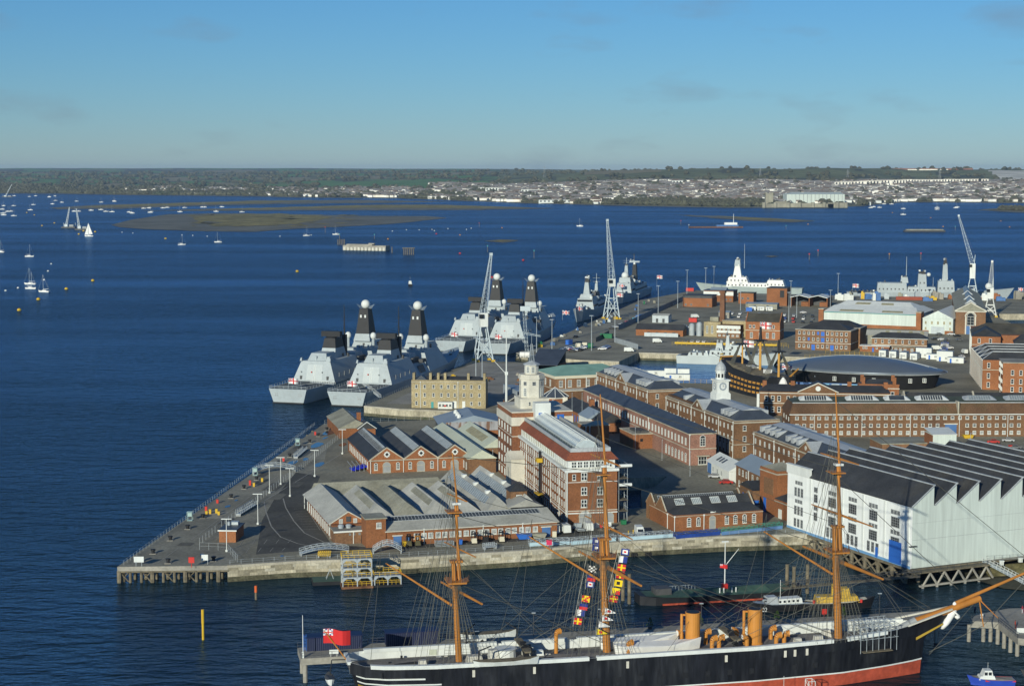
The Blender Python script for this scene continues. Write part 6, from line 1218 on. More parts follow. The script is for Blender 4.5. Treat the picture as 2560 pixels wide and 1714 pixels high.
for nm, mx_, cap, top, xt, hd, r_ in MASTS:
    X = lambda z, mx_=mx_: mx_+rake*(z-8)
    mm = MB().tube((X(6),0,6),(X(cap),0,cap),r_,r_*.78,14).obj(nm, MST, wt)
    m = MB()
    for z in range(10, int(top), 2): m.tube((X(z),0,z),(X(z+.22),0,z+.22),r_*1.04,None,14)
    m.obj('iron_band', mat('mast_band',(.42,.17,.03),.5,0), mm)
    MB().tube((X(top)+1.0,0,top-1),(X(xt)+.9,0,xt+1.5),r_*.6,r_*.42,10).obj('topmast', MST, mm); MB().tube((X(xt)+.9+.5,0,xt-1),(X(hd)+.9,0,hd),r_*.36,.12,8).obj('topgallant_mast', MST, mm)
    tp = MB().prism([(X(top)-1.6,-2.5),(X(top)+1.9,-2.5),(X(top)+2.6,-1.2),(X(top)+2.6,1.2),(X(top)+1.9,2.5),(X(top)-1.6,2.5)],top-.2,top+.12).obj('fighting_top', MST, mm)
    m = MB()
    for k in range(9): t_ = math.pi*2*k/9; m.tube((X(top)+.5+2.2*math.cos(t_),2.3*math.sin(t_),top+.1),(X(top)+.5+2.2*math.cos(t_),2.3*math.sin(t_),top+1),.07,None,4)
    m.obj('top_stanchion', RUS, tp); MB().box(X(cap)-.7,-.8,cap-.2,X(cap)+1.7,.8,cap+.2).obj('mast_cap', MST, mm)
    MB().box(X(xt)-.9,-1.7,xt-.1,X(xt)+1.9,1.7,xt+.1).obj('crosstree', MST, mm); MB().box(X(xt)+.2,-.7,xt+1.3,X(xt)+1.8,.7,xt+1.7).obj('topmast_cap', WHT, mm)
    f_ = 1 if nm != 'mizzen_mast' else .62; lz = top-2.4
    y_ = MB(); YA = R(-8 if nm != 'mizzen_mast' else -14)
    for s_ in (-1,1):
        d = Vector((math.sin(-YA)*s_*-1, s_*math.cos(YA), -.16*s_*-1 if False else 0)); L_ = 15.2*f_
        y_.tube((X(lz)+1.1,0,lz),tuple(Vector((X(lz)+1.1,0,lz))+d*L_),.46*f_,.2,10)
    y_.obj('lower_yard', MST, mm)
    for zz, ln in ((cap+2.2,11.5*f_),(xt+2.6,7.2*f_)):
        y_ = MB()
        for s_ in (-1,1): d = Vector((math.sin(YA)*s_, s_*math.cos(YA), 0)); y_.tube((X(zz)+1.3,0,zz),tuple(Vector((X(zz)+1.3,0,zz))+d*ln),.27*f_,.12,8)
        y_.obj('topsail_yard' if ln > 8*f_ else 'topgallant_yard', MST, mm)
    gl = 17 if nm != 'mizzen_mast' else 15.5
    MB().tube((X(lz)-.6,.3,lz-2.4),(X(lz)-gl*.82,3.2,lz+gl*.36),.26,.12,8).obj('gaff', MST, mm)
    for s_ in (-1,1):
        pr = []; n = 9
        foot = lambda k: (mx_-4.2+k*.95, s_*6.9, 9.0); head = lambda k: (X(top)-.5+k*.14, s_*1.1, top)
        for k in range(n): pr.append((foot(k), head(k)))
        rig(pr, 'lower_shrouds', .05)
        rl = []
        for q in range(1,26):
            f = q/27; a_ = Vector(foot(0)).lerp(Vector(head(0)),f); c_ = Vector(foot(n-1)).lerp(Vector(head(n-1)),f); rl.append((a_,c_))
        rig(rl, 'ratlines', .022)
        rig([((X(top)-1+k*.8,s_*2.3,top+.1),(X(xt)+.4,s_*.35,xt)) for k in range(4)]+[((mx_-5.5-k*1.6,s_*6.8,9),(X(xt)+.6,s_*.3,xt+k*3)) for k in range(3)], 'topmast_shrouds', .04)
        rig([((X(hd*.9),0,hd*.93),(X(xt)+1,s_*1.6,xt))], 'topgallant_shrouds', .035)
xs_ = {m_[0]: m_ for m_ in MASTS}
def XM(nm, z): return (xs_[nm][1]+rake*(z-8), 0, z)
rig([(XM('main_mast',27),(96,0,9)),(XM('main_mast',26),(95,-1,8.6)),(XM('main_mast',42),XM('fore_mast',26)),(XM('mizzen_mast',23),(51,0,9)),(XM('mizzen_mast',36),XM('main_mast',27)),(XM('fore_mast',25.5),(117,0,13)),(XM('fore_mast',25),(116,0,12.6)),(XM('fore_mast',41),(123,0,16.5)),(XM('fore_mast',56),(138,0,22)),(XM('main_mast',57),XM('fore_mast',42)),(XM('mizzen_mast',47),XM('main_mast',43))], 'stays', .07)
rig([((mx_[1]-3-k*2.2,s_*6.8,9.2),XM(mx_[0],mx_[4]+k*2.5)) for mx_ in MASTS for s_ in (-1,1) for k in range(4)],'backstay',.04)
rig([(XM('main_mast',xs_['main_mast'][2]+2),(78,-3,9)),(XM('main_mast',34),(80,3,9)),(XM('fore_mast',32),(112,-2,10.4)),(XM('fore_mast',33),(112,2,10.4)),(XM('mizzen_mast',28),(42,-4,9)),(XM('mizzen_mast',29),(40,4,9)),(XM('main_mast',26),(28,-3,9)),(XM('fore_mast',25),(70,-4,9)),(XM('fore_mast',25),(70,4,9)),(XM('mizzen_mast',40),XM('main_mast',31)),(XM('main_mast',50),XM('fore_mast',31))],'running_rigging',.045)
rig([((7.2,2,31),(3,5,9.6)),((7.2,2,31),(4,-5,9.6)),((36,2,34),(30,5.5,9.6)),((36,2,34),(31,-5.5,9.6)),((83,2,33),(78,5.5,9.6)),((83,2,33),(79,-5.5,9.6)),((50,-14,24),(28,-6,9.5)),((97,-14,23),(72,-6,9.5)),((50,14,24),(28,6,9.5)),((97,14,23),(72,6,9.5))], 'braces', .05)
# bowsprit, knee, figurehead
MB().tube((110,0,8.6),(114,0,10.4),.95,.95,14).obj('bowsprit_bed', GRY, wt); bs = MB().tube((113.6,0,10.2),(127.8,0,14.4),.86,.62,14).obj('bowsprit', MST, wt); MB().tube((122.5,0,13.7),(141,0,20.4),.4,.2,10).obj('jib_boom', MST, bs)
MB().tube((127.6,0,14.2),(128.6,-.2,8.6),.16,.12,6).obj('dolphin_striker', MST, bs); MB().tube((127.6,0,14.2),(129.5,-4.4,11.4),.14,.08,6).obj('whisker', MST, bs); rig([((128.5,-.2,8.8),(140,0,20)),((128.5,-.2,8.8),(117,0,4)),((127,0,14),(117,0,3.4))],'bobstay',.07)
MB().add([(112,-2.2,9.6),(121,-.4,12.2),(121,.4,12.2),(112,2.2,9.6),(113,-.9,5),(120.5,-.2,11),(120.5,.2,11),(113,.9,5)],[(0,1,2,3),(0,4,5,1),(3,2,6,7),(1,5,6,2),(4,7,6,5)]).obj('knee_of_head', BLKH, wt)
for s_ in (-1,1): MB().slab([(111,s_*3.0-.25,10.3),(121.4,s_*.9-.25,12.6),(121.4,s_*.9+.25,12.6),(111,s_*3.0+.25,10.3)],.3).obj('head_rail', STW, wt)
fg = MB(); fg.loft([[(121+cx_+r_*math.cos(t_),r_*.8*math.sin(t_),z_) for t_ in [2*math.pi*k/10 for k in range(10)]] for cx_, r_, z_ in ((-1.2,.4,8.6),(-.5,.75,9.6),(.2,.85,10.8),(.7,.95,11.8),(1.0,.85,12.5),(1.1,.35,12.9),(1.25,.42,13.2),(1.3,.4,13.7),(1.25,.1,14.0))]); fg.tube((121.6,.8,12.3),(122.4,.9,10.8),.22,.15,6); fg.tube((121.6,-.8,12.3),(122.9,-1.0,11.3),.22,.15,6); fg.lathe(122.5,-.9,[(.1,10.6),(.55,11),(.55,11.2),(.1,11.5)],10); fg.obj('figurehead', CNVW, wt, smooth=True); MB().slab([(113.5,-1.4,7.0),(119.6,-.6,9.6),(119.6,-.45,9.9),(113.5,-1.25,7.5)],.12).obj('scroll', GLD, wt)
# funnels, ventilators, boats and deck gear
for x in (67.5,80.2):
    f_ = MB().lathe(x,0,[(1.55,6.9),(1.55,8.0),(1.42,8.1),(1.42,14.6),(1.5,14.6),(1.5,14.8)],20).obj('funnel', YBF, wt, smooth=False); MB().lathe(x,0,[(1.3,14.5),(1.3,14.85)],20).obj('funnel_cap', BLK, f_); MB().tube((x-2.1,.5,7),(x-2.1,.5,14.4),.28,None,8).tube((x-2.1,.5,14.2),(x-1.4,.3,14.2),.2,None,6).obj('steam_pipe', YBF, f_)
    rig([((x,0,14),(x-7,-6,9)),((x,0,14),(x+7,-6,9)),((x,0,14),(x-7,6,9)),((x,0,14),(x+7,6,9))],'funnel_guy',.04)
def cowl(x, y, h, r_, a_):
    m = MB(); d = Vector((math.cos(a_),math.sin(a_),0)); p = Vector((x,y,7)); q = p+Vector((0,0,h)); m.tube(p,q,r_,None,10); prev = q
    for k in range(1,5): t_ = k*math.pi/8; c_ = q+d*(r_*1.5*(1-math.cos(t_)))+Vector((0,0,r_*1.5*math.sin(t_))); m.tube(prev,c_,r_*(1+.08*k),r_*(1+.08*(k+1)),10); prev = c_
    m.tube(prev,prev+d*r_*.9,r_*1.4,r_*1.6,12); o_ = m.obj('ventilator', YBF, wt); MB().tube(prev+d*r_*.85,prev+d*r_*.95,r_*1.3,None,12).obj('ventilator_mouth', CNVW, o_)
for x, y, a_ in ((70.6,-2.6,.3),(72.2,-2.0,0),(66.2,2.8,3.3),(71,2.6,0),(77.6,-2.8,3.2),(83.6,-2.8,.1),(84.4,2.4,0),(85.6,-1.8,-.2),(77.4,2.6,3.0)): cowl(x,y,2.4,.42,a_)
cowl(40.6,1.4,4.4,.38,.4); cowl(53.9,-2.2,2.4,.4,.3)
def boat(nm, p, rz, L_, w, h, m_, cov=None, par=None, deck=None):
    secs = [(-.5,.25,.9),(-.42,.7,.8),(-.2,1,.72),(.1,1,.72),(.35,.7,.84),(.5,.06,1.05)]
    t = par; m = MB(); vs_ = [[(f*L_,-w/2*q,h*z),(f*L_*.96,-w/2*q*.6,h*.15),(f*L_*.94,0,0),(f*L_*.96,w/2*q*.6,h*.15),(f*L_,w/2*q,h*z)] for f, q, z in secs]
    m.loft(vs_, closed=False); m.add([c[0] for c in vs_]+[c[-1] for c in vs_[::-1]],[tuple(range(12))],1)
    o_ = m.obj(nm, [m_, cov or TIM], t, p, rz); return o_
for x, y, L_ in ((58,-1.4,17.5),(55.5,2.6,16)): boat('boom_boat', (x+2,y,7.4), 0, L_, 3.6, 2.6, CNVW, CNVW, wt)
boat('cutter', (29,-7.6,8.6), 0, 12.5, 2.2, 1.5, WHT, TIM, wt); boat('cutter', (28.5,8.0,9.6), R(0), 11.5, 2.2, 1.5, WHT, TIM, wt); boat('dinghy', (-3.0,0,5.0), R(90), 4.6, 1.9, 1.5, WHT, DKG, wt)
m = MB()
for x in (24,34): 
    for s_ in (-1,1): m.path([(x,s_*6.4,8.6),(x,s_*6.9,11.5),(x+(2 if x < 30 else -2),s_*8,12.6)],.14,5)
m.path([(0,0,9.3),(-2.6,0,9.4),(-3,0,6.4)],.1,5); m.obj('davit', BLK, wt)
for x, y, w, d, h, mm in ((14,-3,1.8,1.6,2.2,CNV),(24.2,-1,3.6,2.6,2.0,CNV),(28,0,2.2,2.6,2.6,CNV),(34.8,1.6,1.8,3,2.0,CNV),(37.2,.6,1.6,1.6,1.8,WHT),(88,-2.8,1.8,1.6,2.2,CNV),(92,-3.4,2.2,1.6,2.6,CNV),(95.6,1.4,1.8,2.2,2.4,CNV),(103.5,1.5,2.2,2,2.4,CNV)):
    MB().fru((x-w/2,y-d/2,x+w/2,y+d/2),(x-w*.35,y-d*.3,x+w*.35,y+d*.3),7.05,7.05+h).obj('canvas_cover', mm, wt)
MB().loft([[(30.5+r_*math.cos(t_),.6+r_*.9*math.sin(t_),z_) for t_ in [2*math.pi*k/14 for k in range(14)]] for r_, z_ in ((2.1,7),(2.0,9.4),(2.2,9.6))]).obj('conning_tower', WHT, wt)
for x0 in (33.2,74.5): MB().box(x0,-4.4,9.8,x0+1.4,5.4,10.1).obj('bridge_walk', TIM, wt) ; m = MB(); m.slab([(x0+.2,-5.2,7.1),(x0+1.4,-5.2,7.1),(x0+1.0,-.5,11),(x0-.2,-.5,11)],.12); m.obj('bridge_ladder', BLK, wt)
for x, w, d in ((41,7,2.2),(18,3,1.6),(72.6,3,2),(75.4,2.6,2),(62,3,1.6),(86.6,3.2,2)): MB().box(x-w/2,-1-d/2 if x != 41 else -3.4,7.05,x+w/2,-1+d/2 if x != 41 else -1.6,7.6).obj('skylight', STW, wt)
for x, y in ((12,-1),(11.4,-3)): g_ = MB().tube((x-3,y,8),(x+1.2,y,8.1),.22,.4,10).obj('gun', BLK, wt); MB().box(x-1,y-.5,7.05,x+2,y+.5,7.7).obj('gun_carriage', BLK, g_)
for y in (4.4,): 
    for x in (9.5,13,17.5,36,62,88,104,108): MB().box(x-.7,6.35 if x < 95 else 4.2,7.4,x+.7,6.6 if x < 95 else 4.4,8.5).obj('gun_embrasure', DKG if x in (36,62,88) else CORG, wt)
r0 = random.Random(9)
for k in range(70): x, y, q = r0.uniform(6,108), r0.uniform(-5,5), r0.uniform(.15,.5); MB().box(x-q,y*(1 if x < 96 else .5)-q*.7,7.05,x+q,y*(1 if x < 96 else .5)+q*.7,7.1+r0.uniform(.2,1.0)).obj('deck_fitting', r0.choice((BLK,DKG,TIM,STW,CNV,WHT,GLD if k%9 == 0 else BLK)), wt)
for k in range(26): x = 6+k*4.0; MB().tube((x,-6.2 if x < 96 else -4.4,7.1),(x,-6.2 if x < 96 else -4.4,8.2),.14,None,6).obj('belaying_post', BLK, wt)
sc = thing('bow_scaffold', 'pipe scaffold cage over the black bow of the ironclad', 'scaffold', wt.location, R(11.7))
for i in range(7):
    for y in (-6.4,-3.2,0): MB().tube((99.6+i*1.35,y-i*-.22,7.2 if y > -6 else 6.4),(99.6+i*1.35,y-i*-.22,11.6),.06,None,4).obj('standard', GRP, sc)
for z in (9,10.4,11.5):
    for y in (-6.2,-3,.2): MB().tube((99.4,y,z),(108.2,y+1.4,z),.06,None,4).obj('ledger', GRP, sc)
    for i in range(7): MB().tube((99.6+i*1.35,-6.4+i*.22,z),(99.6+i*1.35,.2+i*.2,z),.05,None,4).obj('transom', GRP, sc)
MB().slab([(100,-7,6.6),(106.5,-6.2,6.6),(106.5,-5,6.6),(100,-5.8,6.6)],.12).obj('platform', TIM, sc)
fl_ = flag(REDE, 'red ensign streaming from the raked staff at the ironclad stern', wt.matrix_world @ Vector((0,0,0)), R(-6), 1.0, 0)
M_ = Matrix.Translation(wt.location) @ Matrix.Rotation(R(11.7),4,'Z')
p = M_ @ Vector((.2,0,9.4)); q = M_ @ Vector((-4.0,1.0,15.0)); fl_.location = q; fl_.children[0].location = (0,0,-2.6); d_ = p-q; MB().tube((0,0,0),tuple(d_),.12,None,6).obj('staff', MST, fl_)
# signal flags on two hoists either side of the main mast
SIG = {'W':['b','w','r'],'A':['w','b'],'R':['r','y'],'I':['y','k'],'O':['y','r'],'Y':['y','r'],'E':['b','r'],'P':['b','w'],'N':['k','w'],'pen_r':['w','r'],'pen_x':['w','r'],'pen_w':['w','w'],'pen_yr':['y','r'],'H':['w','r']}
def sigmesh(k):
    c = [FR[x] for x in SIG[k]]; m = MB(); w, h = 1.55, 1.25; Y = lambda u: math.sin(u*5)*.10
    def q(u0,v0,u1,v1,mi,e=0):
        for s_ in (-1,1):
            n = max(1,round((u1-u0)*6))
            for i in range(n):
                a_, b_ = u0+(u1-u0)*i/n, u0+(u1-u0)*(i+1)/n; m.add([(a_*w,Y(a_)+s_*(.01+e),v0*h),(b_*w,Y(b_)+s_*(.01+e),v0*h),(b_*w,Y(b_)+s_*(.01+e),v1*h),(a_*w,Y(a_)+s_*(.01+e),v1*h)],[(0,1,2,3)],mi)
    if k.startswith('pen'):
        for s_ in (-1,1): m.add([(0,s_*.02,0),(0,s_*.02,h),(w*1.35,s_*.02,h*.42),(w*1.35,s_*.02,h*.3)],[(0,3,2,1)],0)
        if k != 'pen_w':
            for s_ in (-1,1): m.add([(w*.3,s_*.05,h*.3),(w*.3,s_*.05,h*.72),(w*.7,s_*.05,h*.62),(w*.7,s_*.05,h*.3)],[(0,3,2,1)],1)
        return m.mesh('cloth', c)
    q(0,0,1,1,0)
    if k == 'W': q(.18,.18,.82,.82,1,.02); q(.36,.36,.64,.64,2,.04)
    elif k in ('A','H'): q(.5,0,1,1,1,.02)
    elif k == 'R': q(.4,0,.6,1,1,.02); q(0,.4,1,.6,1,.02)
    elif k == 'I': q(.3,.25,.7,.75,1,.02)
    elif k in ('O',): q(.5,0,1,.6,1,.02)
    elif k == 'Y': [q(i*.2,max(0,i*.2-.1+.0),i*.2+.2,min(1,i*.2+.2),1,.02) for i in range(5)]; q(.4,0,.8,.3,1,.02); q(0,.6,.3,1,1,.02)
    elif k == 'E': q(0,0,1,.5,1,.02)
    elif k == 'P': q(.3,.3,.7,.7,1,.02)
    elif k == 'N': [q(i/4,j/4,(i+1)/4,(j+1)/4,1,.02) for i in range(4) for j in range(4) if (i+j)%2]
    return m.mesh('cloth', c)
SM_ = {k: sigmesh(k) for k in SIG}
H1 = [('W',(1557,1372)),('A',(1552,1391)),('R',(1548,1411)),('R',(1545,1430)),('I',(1540,1450)),('O',(1534,1470)),('R',(1528,1489)),('pen_r',(1517,1520)),('pen_x',(1510,1538)),('pen_w',(1502,1554)),('pen_yr',(1496,1572))]
H2 = [('P',(1485,1345)),('P',(1485,1362)),('N',(1476,1415)),('E',(1473,1437)),('W',(1470,1453)),('Y',(1459,1489)),('E',(1453,1509)),('A',(1447,1524)),('R',(1439,1545))]
mainw = M_ @ Vector((50.3,0,0))
def unproj_y(px, py, y):
    u = (px-1280)/FPX; v = -(py-857)/FPX; d = Vector((u, math.cos(TH)+v*math.sin(TH), -math.sin(TH)+v*math.cos(TH))); return Vector((0,0,CAMH))+d*(y/d.y)
COLN = {'W':'blue-edged white and red','A':'white and blue','R':'red with yellow cross','I':'yellow with black disc','O':'yellow and red','P':'blue with white square','N':'black and white chequered','E':'blue over red','Y':'yellow and red striped','pen_r':'white pennant with red disc','pen_x':'white pennant with red cross','pen_w':'plain white pennant','pen_yr':'yellow and red pennant'}
for hi, (HH, side, y0) in enumerate(((H1,'right',mainw.y-3.0),(H2,'left',mainw.y+2.0))):
    seen = {}
    for i, (k, (x, y)) in enumerate(HH):
        p = unproj_y(x-6, y+6, y0); n = seen.get(k,0); seen[k] = n+1
        cnt = sum(1 for a_ in HH if a_[0] == k); o_ = ('upper ','middle ','lower ')[n] if cnt == 3 else (('upper ','lower ')[n] if cnt == 2 else '')
        t = thing('signal_flag', '%s%s signal flag on the hoist %s of the main mast' % (o_, COLN[k], side), 'flag', p, R(5), 'signal flags on the ironclad')
        c_ = link('cloth', SM_[k], t, (.05,0,-.6)); c_.rotation_euler = (0,R(8),0); MB().tube((0,0,-1.0),(0,0,1.0),.03,None,4).obj('toggle_line', CNV, t)
    a_ = unproj_y(HH[0][1][0]-4, HH[0][1][1]-25, y0); b_ = unproj_y(HH[-1][1][0]-7, HH[-1][1][1]+20, y0)
    tag(MB().tube(a_, b_, .03, None, 4).obj('flag_halyard', CNV), 'thin halyard carrying the %s string of signal flags' % side, 'rope')
# ---------------------------------------------------------------- craft in the inner water
bg_ = thing('green_lighter', 'low black lighter with dark green deck and rusty waterline', 'barge', (30.5,392,0), R(13)); m = MB(); m.loft([[(x,-w,z),(x,-w*.96,0),(x,-w*.9,-1),(x,w*.9,-1),(x,w*.96,0),(x,w,z)] for x, w, z in ((-1.5,2.2,2.2),(2,3.6,1.9),(10,4,1.6),(32,4,1.6),(37,3,2.0),(39,.8,2.4))]); m.obj('hull', BLK, bg_); MB().box(3.5,-4.02,.05,35,-3.7,.45).obj('waterline', REDH, bg_)
MB().add([(0,-2.6,2.12),(4,-3.5,1.85),(10,-3.8,1.66),(32,-3.8,1.66),(37,-2.8,2.06),(37,2.8,2.06),(32,3.8,1.66),(10,3.8,1.66),(4,3.5,1.85),(0,2.6,2.12)],[tuple(range(10))]).obj('deck', GRN, bg_); MB().gable(10,31,-2.8,2.8,1.7,2.5,'x',1,1).obj('hatch_cover', GRN, bg_); MB().box(2.5,-1.6,1.8,6.4,1.8,3.4).obj('wheelhouse', DKG, bg_)
m = MB(); m.tube((20,0,2),(20,0,13.5),.16,.1,6); m.tube((20,0,7.6),(23.4,0,11.6),.1,.06,5); m.box(19.2,-.2,13.3,20.8,.2,13.6); m.obj('mast', WHT, bg_); MB().box(19.4,-.6,1.8,20.6,.6,3.4).obj('winch', RED, bg_)
for x in (18,19,21,22): MB().tube((x,-2.2,1.7),(x,-2.2,3),.14,None,6).obj('bollard', WHT, bg_)
m = MB(); 
for k in range(9): m.tube((7+k*.8,2.2,1.7),(7+k*.8,2.2,3),.05,None,4)
m.tube((7,2.2,3),(13.4,2.2,3),.05,None,4); m.obj('railing', GRP, bg_); o_ = flag(REDE, 'small red ensign on the mast of the green lighter', M_ @ Vector((0,0,0)), R(-20), .32, 0); o_.location = gp(1800,1413,15)
def launch(nm, lb, p, ang, L_, w, hm_, dm, houses, extra=None, fb=1.5):
    t = thing(nm, lb, 'boat', (*p,0), R(ang), 'small craft in the foreground'); m = MB(); hull_loft(m, [(0,w*.42,w*.38,fb,.1),(L_*.3,w*.5,w*.46,fb,0),(L_*.65,w*.46,w*.38,fb*1.15,0),(L_*.88,w*.24,w*.12,fb*1.5,-.2),(L_,.08,.04,fb*1.8,-.8)],0,-.6); m.obj('hull', hm_, t)
    MB().add([(.1,-w*.4,fb+.03),(L_*.3,-w*.47,fb+.03),(L_*.65,-w*.43,fb*1.15+.03),(L_*.88,-w*.21,fb*1.5+.03),(L_*.88,w*.21,fb*1.5+.03),(L_*.65,w*.43,fb*1.15+.03),(L_*.3,w*.47,fb+.03),(.1,w*.4,fb+.03)],[tuple(range(8))]).obj('deck', dm, t)
    for n_, x0, x1, hw, z0, z1, mm in houses: MB().fru((x0,-hw,x1,hw),(x0+.2,-hw*.85,x1-.4,hw*.85),z0,z1).obj(n_, mm, t)
    return t
t = launch('patrol_launch', 'grey launch numbered 1502 lying beside the green lighter', (69,387.5), 196, 16.5, 4, BLK, GRP, [('cabin',3,9,1.4,1.5,2.8,WHT),('wheelhouse',9,12,1.3,1.6,3.4,LEAD)]); MB().tube((8,0,2.8),(8,0,7),.06,None,5).obj('mast', WHT, t)
for k in range(5): MB().box(4+k*1.1,1.36,2.0,4.5+k*1.1,1.42,2.5).obj('porthole', GLS, t)
MB().box(11.6,-1,2.3,11.9,1,3.1).obj('windscreen', GLS, t)
cu = bpy.data.curves.new('hull_number', 'FONT'); cu.body = '1502'; cu.size = 1.35; cu.extrude = .02; cu.materials.append(WHT); o_ = bpy.data.objects.new('hull_number', cu); me_ = bpy.data.meshes.new_from_object(o_); bpy.data.objects.remove(o_); me_.name = 'hull_number'; o_ = link('hull_number', me_, t); o_.location = (14.6,1.42,.35); o_.rotation_euler = (R(84),0,R(180-8))
t = launch('yellow_tug', 'small black-hulled tug with yellow upperworks at piles', (66.5,386.5), 4, 17, 4.6, BLK, CRM, [('deckhouse',3,13,1.6,1.6,3.0,mat('tug_yellow',(.55,.36,.05),.6,.1,.5)),('wheelhouse',9,11,1.2,3.0,4.8,mat('tug_yellow',(.55,.36,.05)))]); MB().lathe(7.4,0,[(.6,2.9),(.6,5.4),(.66,5.4),(.66,5.6)],12).obj('funnel', mat('tug_yellow',(.55,.36,.05)), t); MB().lathe(7.4,0,[(.63,5.2),(.63,5.5)],12).obj('funnel_cap', BLK, t)
for x in (2.4,13.4): MB().lathe(x,-1.5,[(.3,1.6),(.3,2.3)],8).obj('red_fitting', RED, t)
t = launch('blue_fishing_boat', 'blue and red fishing boat with white cabin at lower right', (98.2,328.2), 181, 9.3, 3.0, mat('boat_blue',(.03,.07,.42),.4,.1,.5), CON, [('cabin',3.9,7.2,1.1,1.2,1.9,WHT),('wheelhouse',4.4,6.4,1.05,1.9,3.0,WHT)], fb=1.1)
for s_ in (-1,1): MB().slab([(0,s_*1.3-.03,.8),(6,s_*1.42-.03,.95),(6,s_*1.42-.03,1.25),(0,s_*1.3-.03,1.1)],.06).obj('red_rubbing_strake', RED, t)
for x in (4.7,5.5): MB().box(x,-1.04,2.1,x+.6,1.04,2.7).obj('cabin_window', GLS, t)
MB().tube((5.2,0,3),(5.2,0,4.4),.03,None,4).obj('aerial', WHT, t)
t = launch('moored_workboat', 'dark workboat cut off by the right frame edge', (108.5,331.5), 178, 8, 2.8, DKG, CON, [('cabin',4.5,6.6,1,1.1,2.6,WHT)], fb=1.1)
t = launch('small_trawler', 'small trawler with steel gantry alongside the ironclad at the bottom edge', (57.5,316.6), 188, 10, 3.2, RED, CON, [('wheelhouse',6,8,1,1.2,3,WHT)], fb=1.1); m = MB()
for y in (-1,1):
    for x in (.6,1.9): m.tube((x,y,1),(x,y,4.4),.07,None,4)
    m.tube((.6,y,4.4),(1.9,y,4.4),.06,None,4); m.tube((.6,y,1.4),(1.9,y,4.2),.05,None,4)
for x in (.6,1.9): m.tube((x,-1,4.4),(x,1,4.4),.06,None,4)
m.obj('gantry', WHT, t); MB().tube((6.4,0,3),(6.4,0,5.4),.04,None,4).obj('mast', WHT, t)
for i, (x, y) in enumerate(((1557,1500),(1573,1508),(1530,1508),(1967,1482),(1984,1488),(2018,1482))):
    p = gp(x,y,0); o_ = MB().tube((0,0,-2),(0,0,7),.42,None,9).obj('mooring_pile', TIM, None, p); tag(o_, ('dark mooring pile left of the lighter, farther one','dark mooring pile left of the lighter, nearer one','dark mooring pile leftmost behind signal flags','mooring pile leftmost behind the grey launch','mooring pile in the middle behind the grey launch','mooring pile rightmost behind the grey launch')[i], 'pile', 'mooring piles')
t = thing('jackstay_barge', 'green-decked pontoon moored at the quay beside the caged barges', 'barge', (-48.2,408.2,0), R(10)); MB().box(0,0,-.6,9.5,5.5,.9).obj('pontoon', BLK, t); MB().box(.1,.1,.9,9.4,5.4,.95).obj('deck', TEA if False else GRN, t); m = MB(); [m.tube((4+a_,3+c_,.9),(4.4,3,3.2),.06,None,4) for a_ in (-.6,1.2) for c_ in (-.6,.8)]; m.obj('tripod', GRP, t)
for i, (x, y, w, d, n_) in enumerate(((-40.7,404.9,7.2,4.6,3),(-33.2,406.6,6.6,4.4,1))):
    t = thing('caged_work_barge', ('three-storey white arched work barge with yellow handrails','low white arched work barge with one storey')[i], 'barge', (x,y,0), R(10), 'caged work barges'); MB().box(-.2,-.2,-.6,w+.2,d+.2,.5).obj('float', RUS if i == 0 else BLK, t)
    for k in range(n_):
        z = .5+k*2.25
        for yy in (0,d-.2):
            m = MB()
            for xx in (0,w/2-.12,w-.24): m.box(xx,yy,z,xx+.24,yy+.2,z+2.25)
            m.box(0,yy,z+1.95,w,yy+.2,z+2.25)
            for xx in (.24,w/2+.12):
                for s_ in (0,1): xc = xx+(0 if s_ == 0 else w/2-.36); dx = .8 if s_ == 0 else -.8; m.add([(xc,yy,z+1.2),(xc,yy,z+1.95),(xc+dx,yy,z+1.95)],[(0,1,2)])
            m.obj('arched_frame', GRP, t)
        MB().box(.1,.1,z+2.0,w-.1,d-.1,z+2.1).obj('floor', GRY, t)
        for yy in (.25,d-.3):
            m = MB(); [m.tube((.3+q*(w-.6)/6,yy,z),(.3+q*(w-.6)/6,yy,z+1.1),.05,None,4) for q in range(7)]; [m.tube((.3,yy,z+zz),(w-.3,yy,z+zz),.06,None,4) for zz in (.6,1.1)]; m.obj('handrail', YEL, t)
    m = MB(); z = .5+n_*2.25
    for a_, c_ in (((0,0),(w,0)),((w,0),(w,d)),((w,d),(0,d)),((0,d),(0,0))):
        for zz in (.5,1.0): m.tube((*a_,z+zz),(*c_,z+zz),.07,None,4)
        for q in range(6): xx = a_[0]+(c_[0]-a_[0])*q/5; yy = a_[1]+(c_[1]-a_[1])*q/5; m.tube((xx,yy,z),(xx,yy,z+1),.06,None,4)
    m.obj('top_rail', YEL, t)
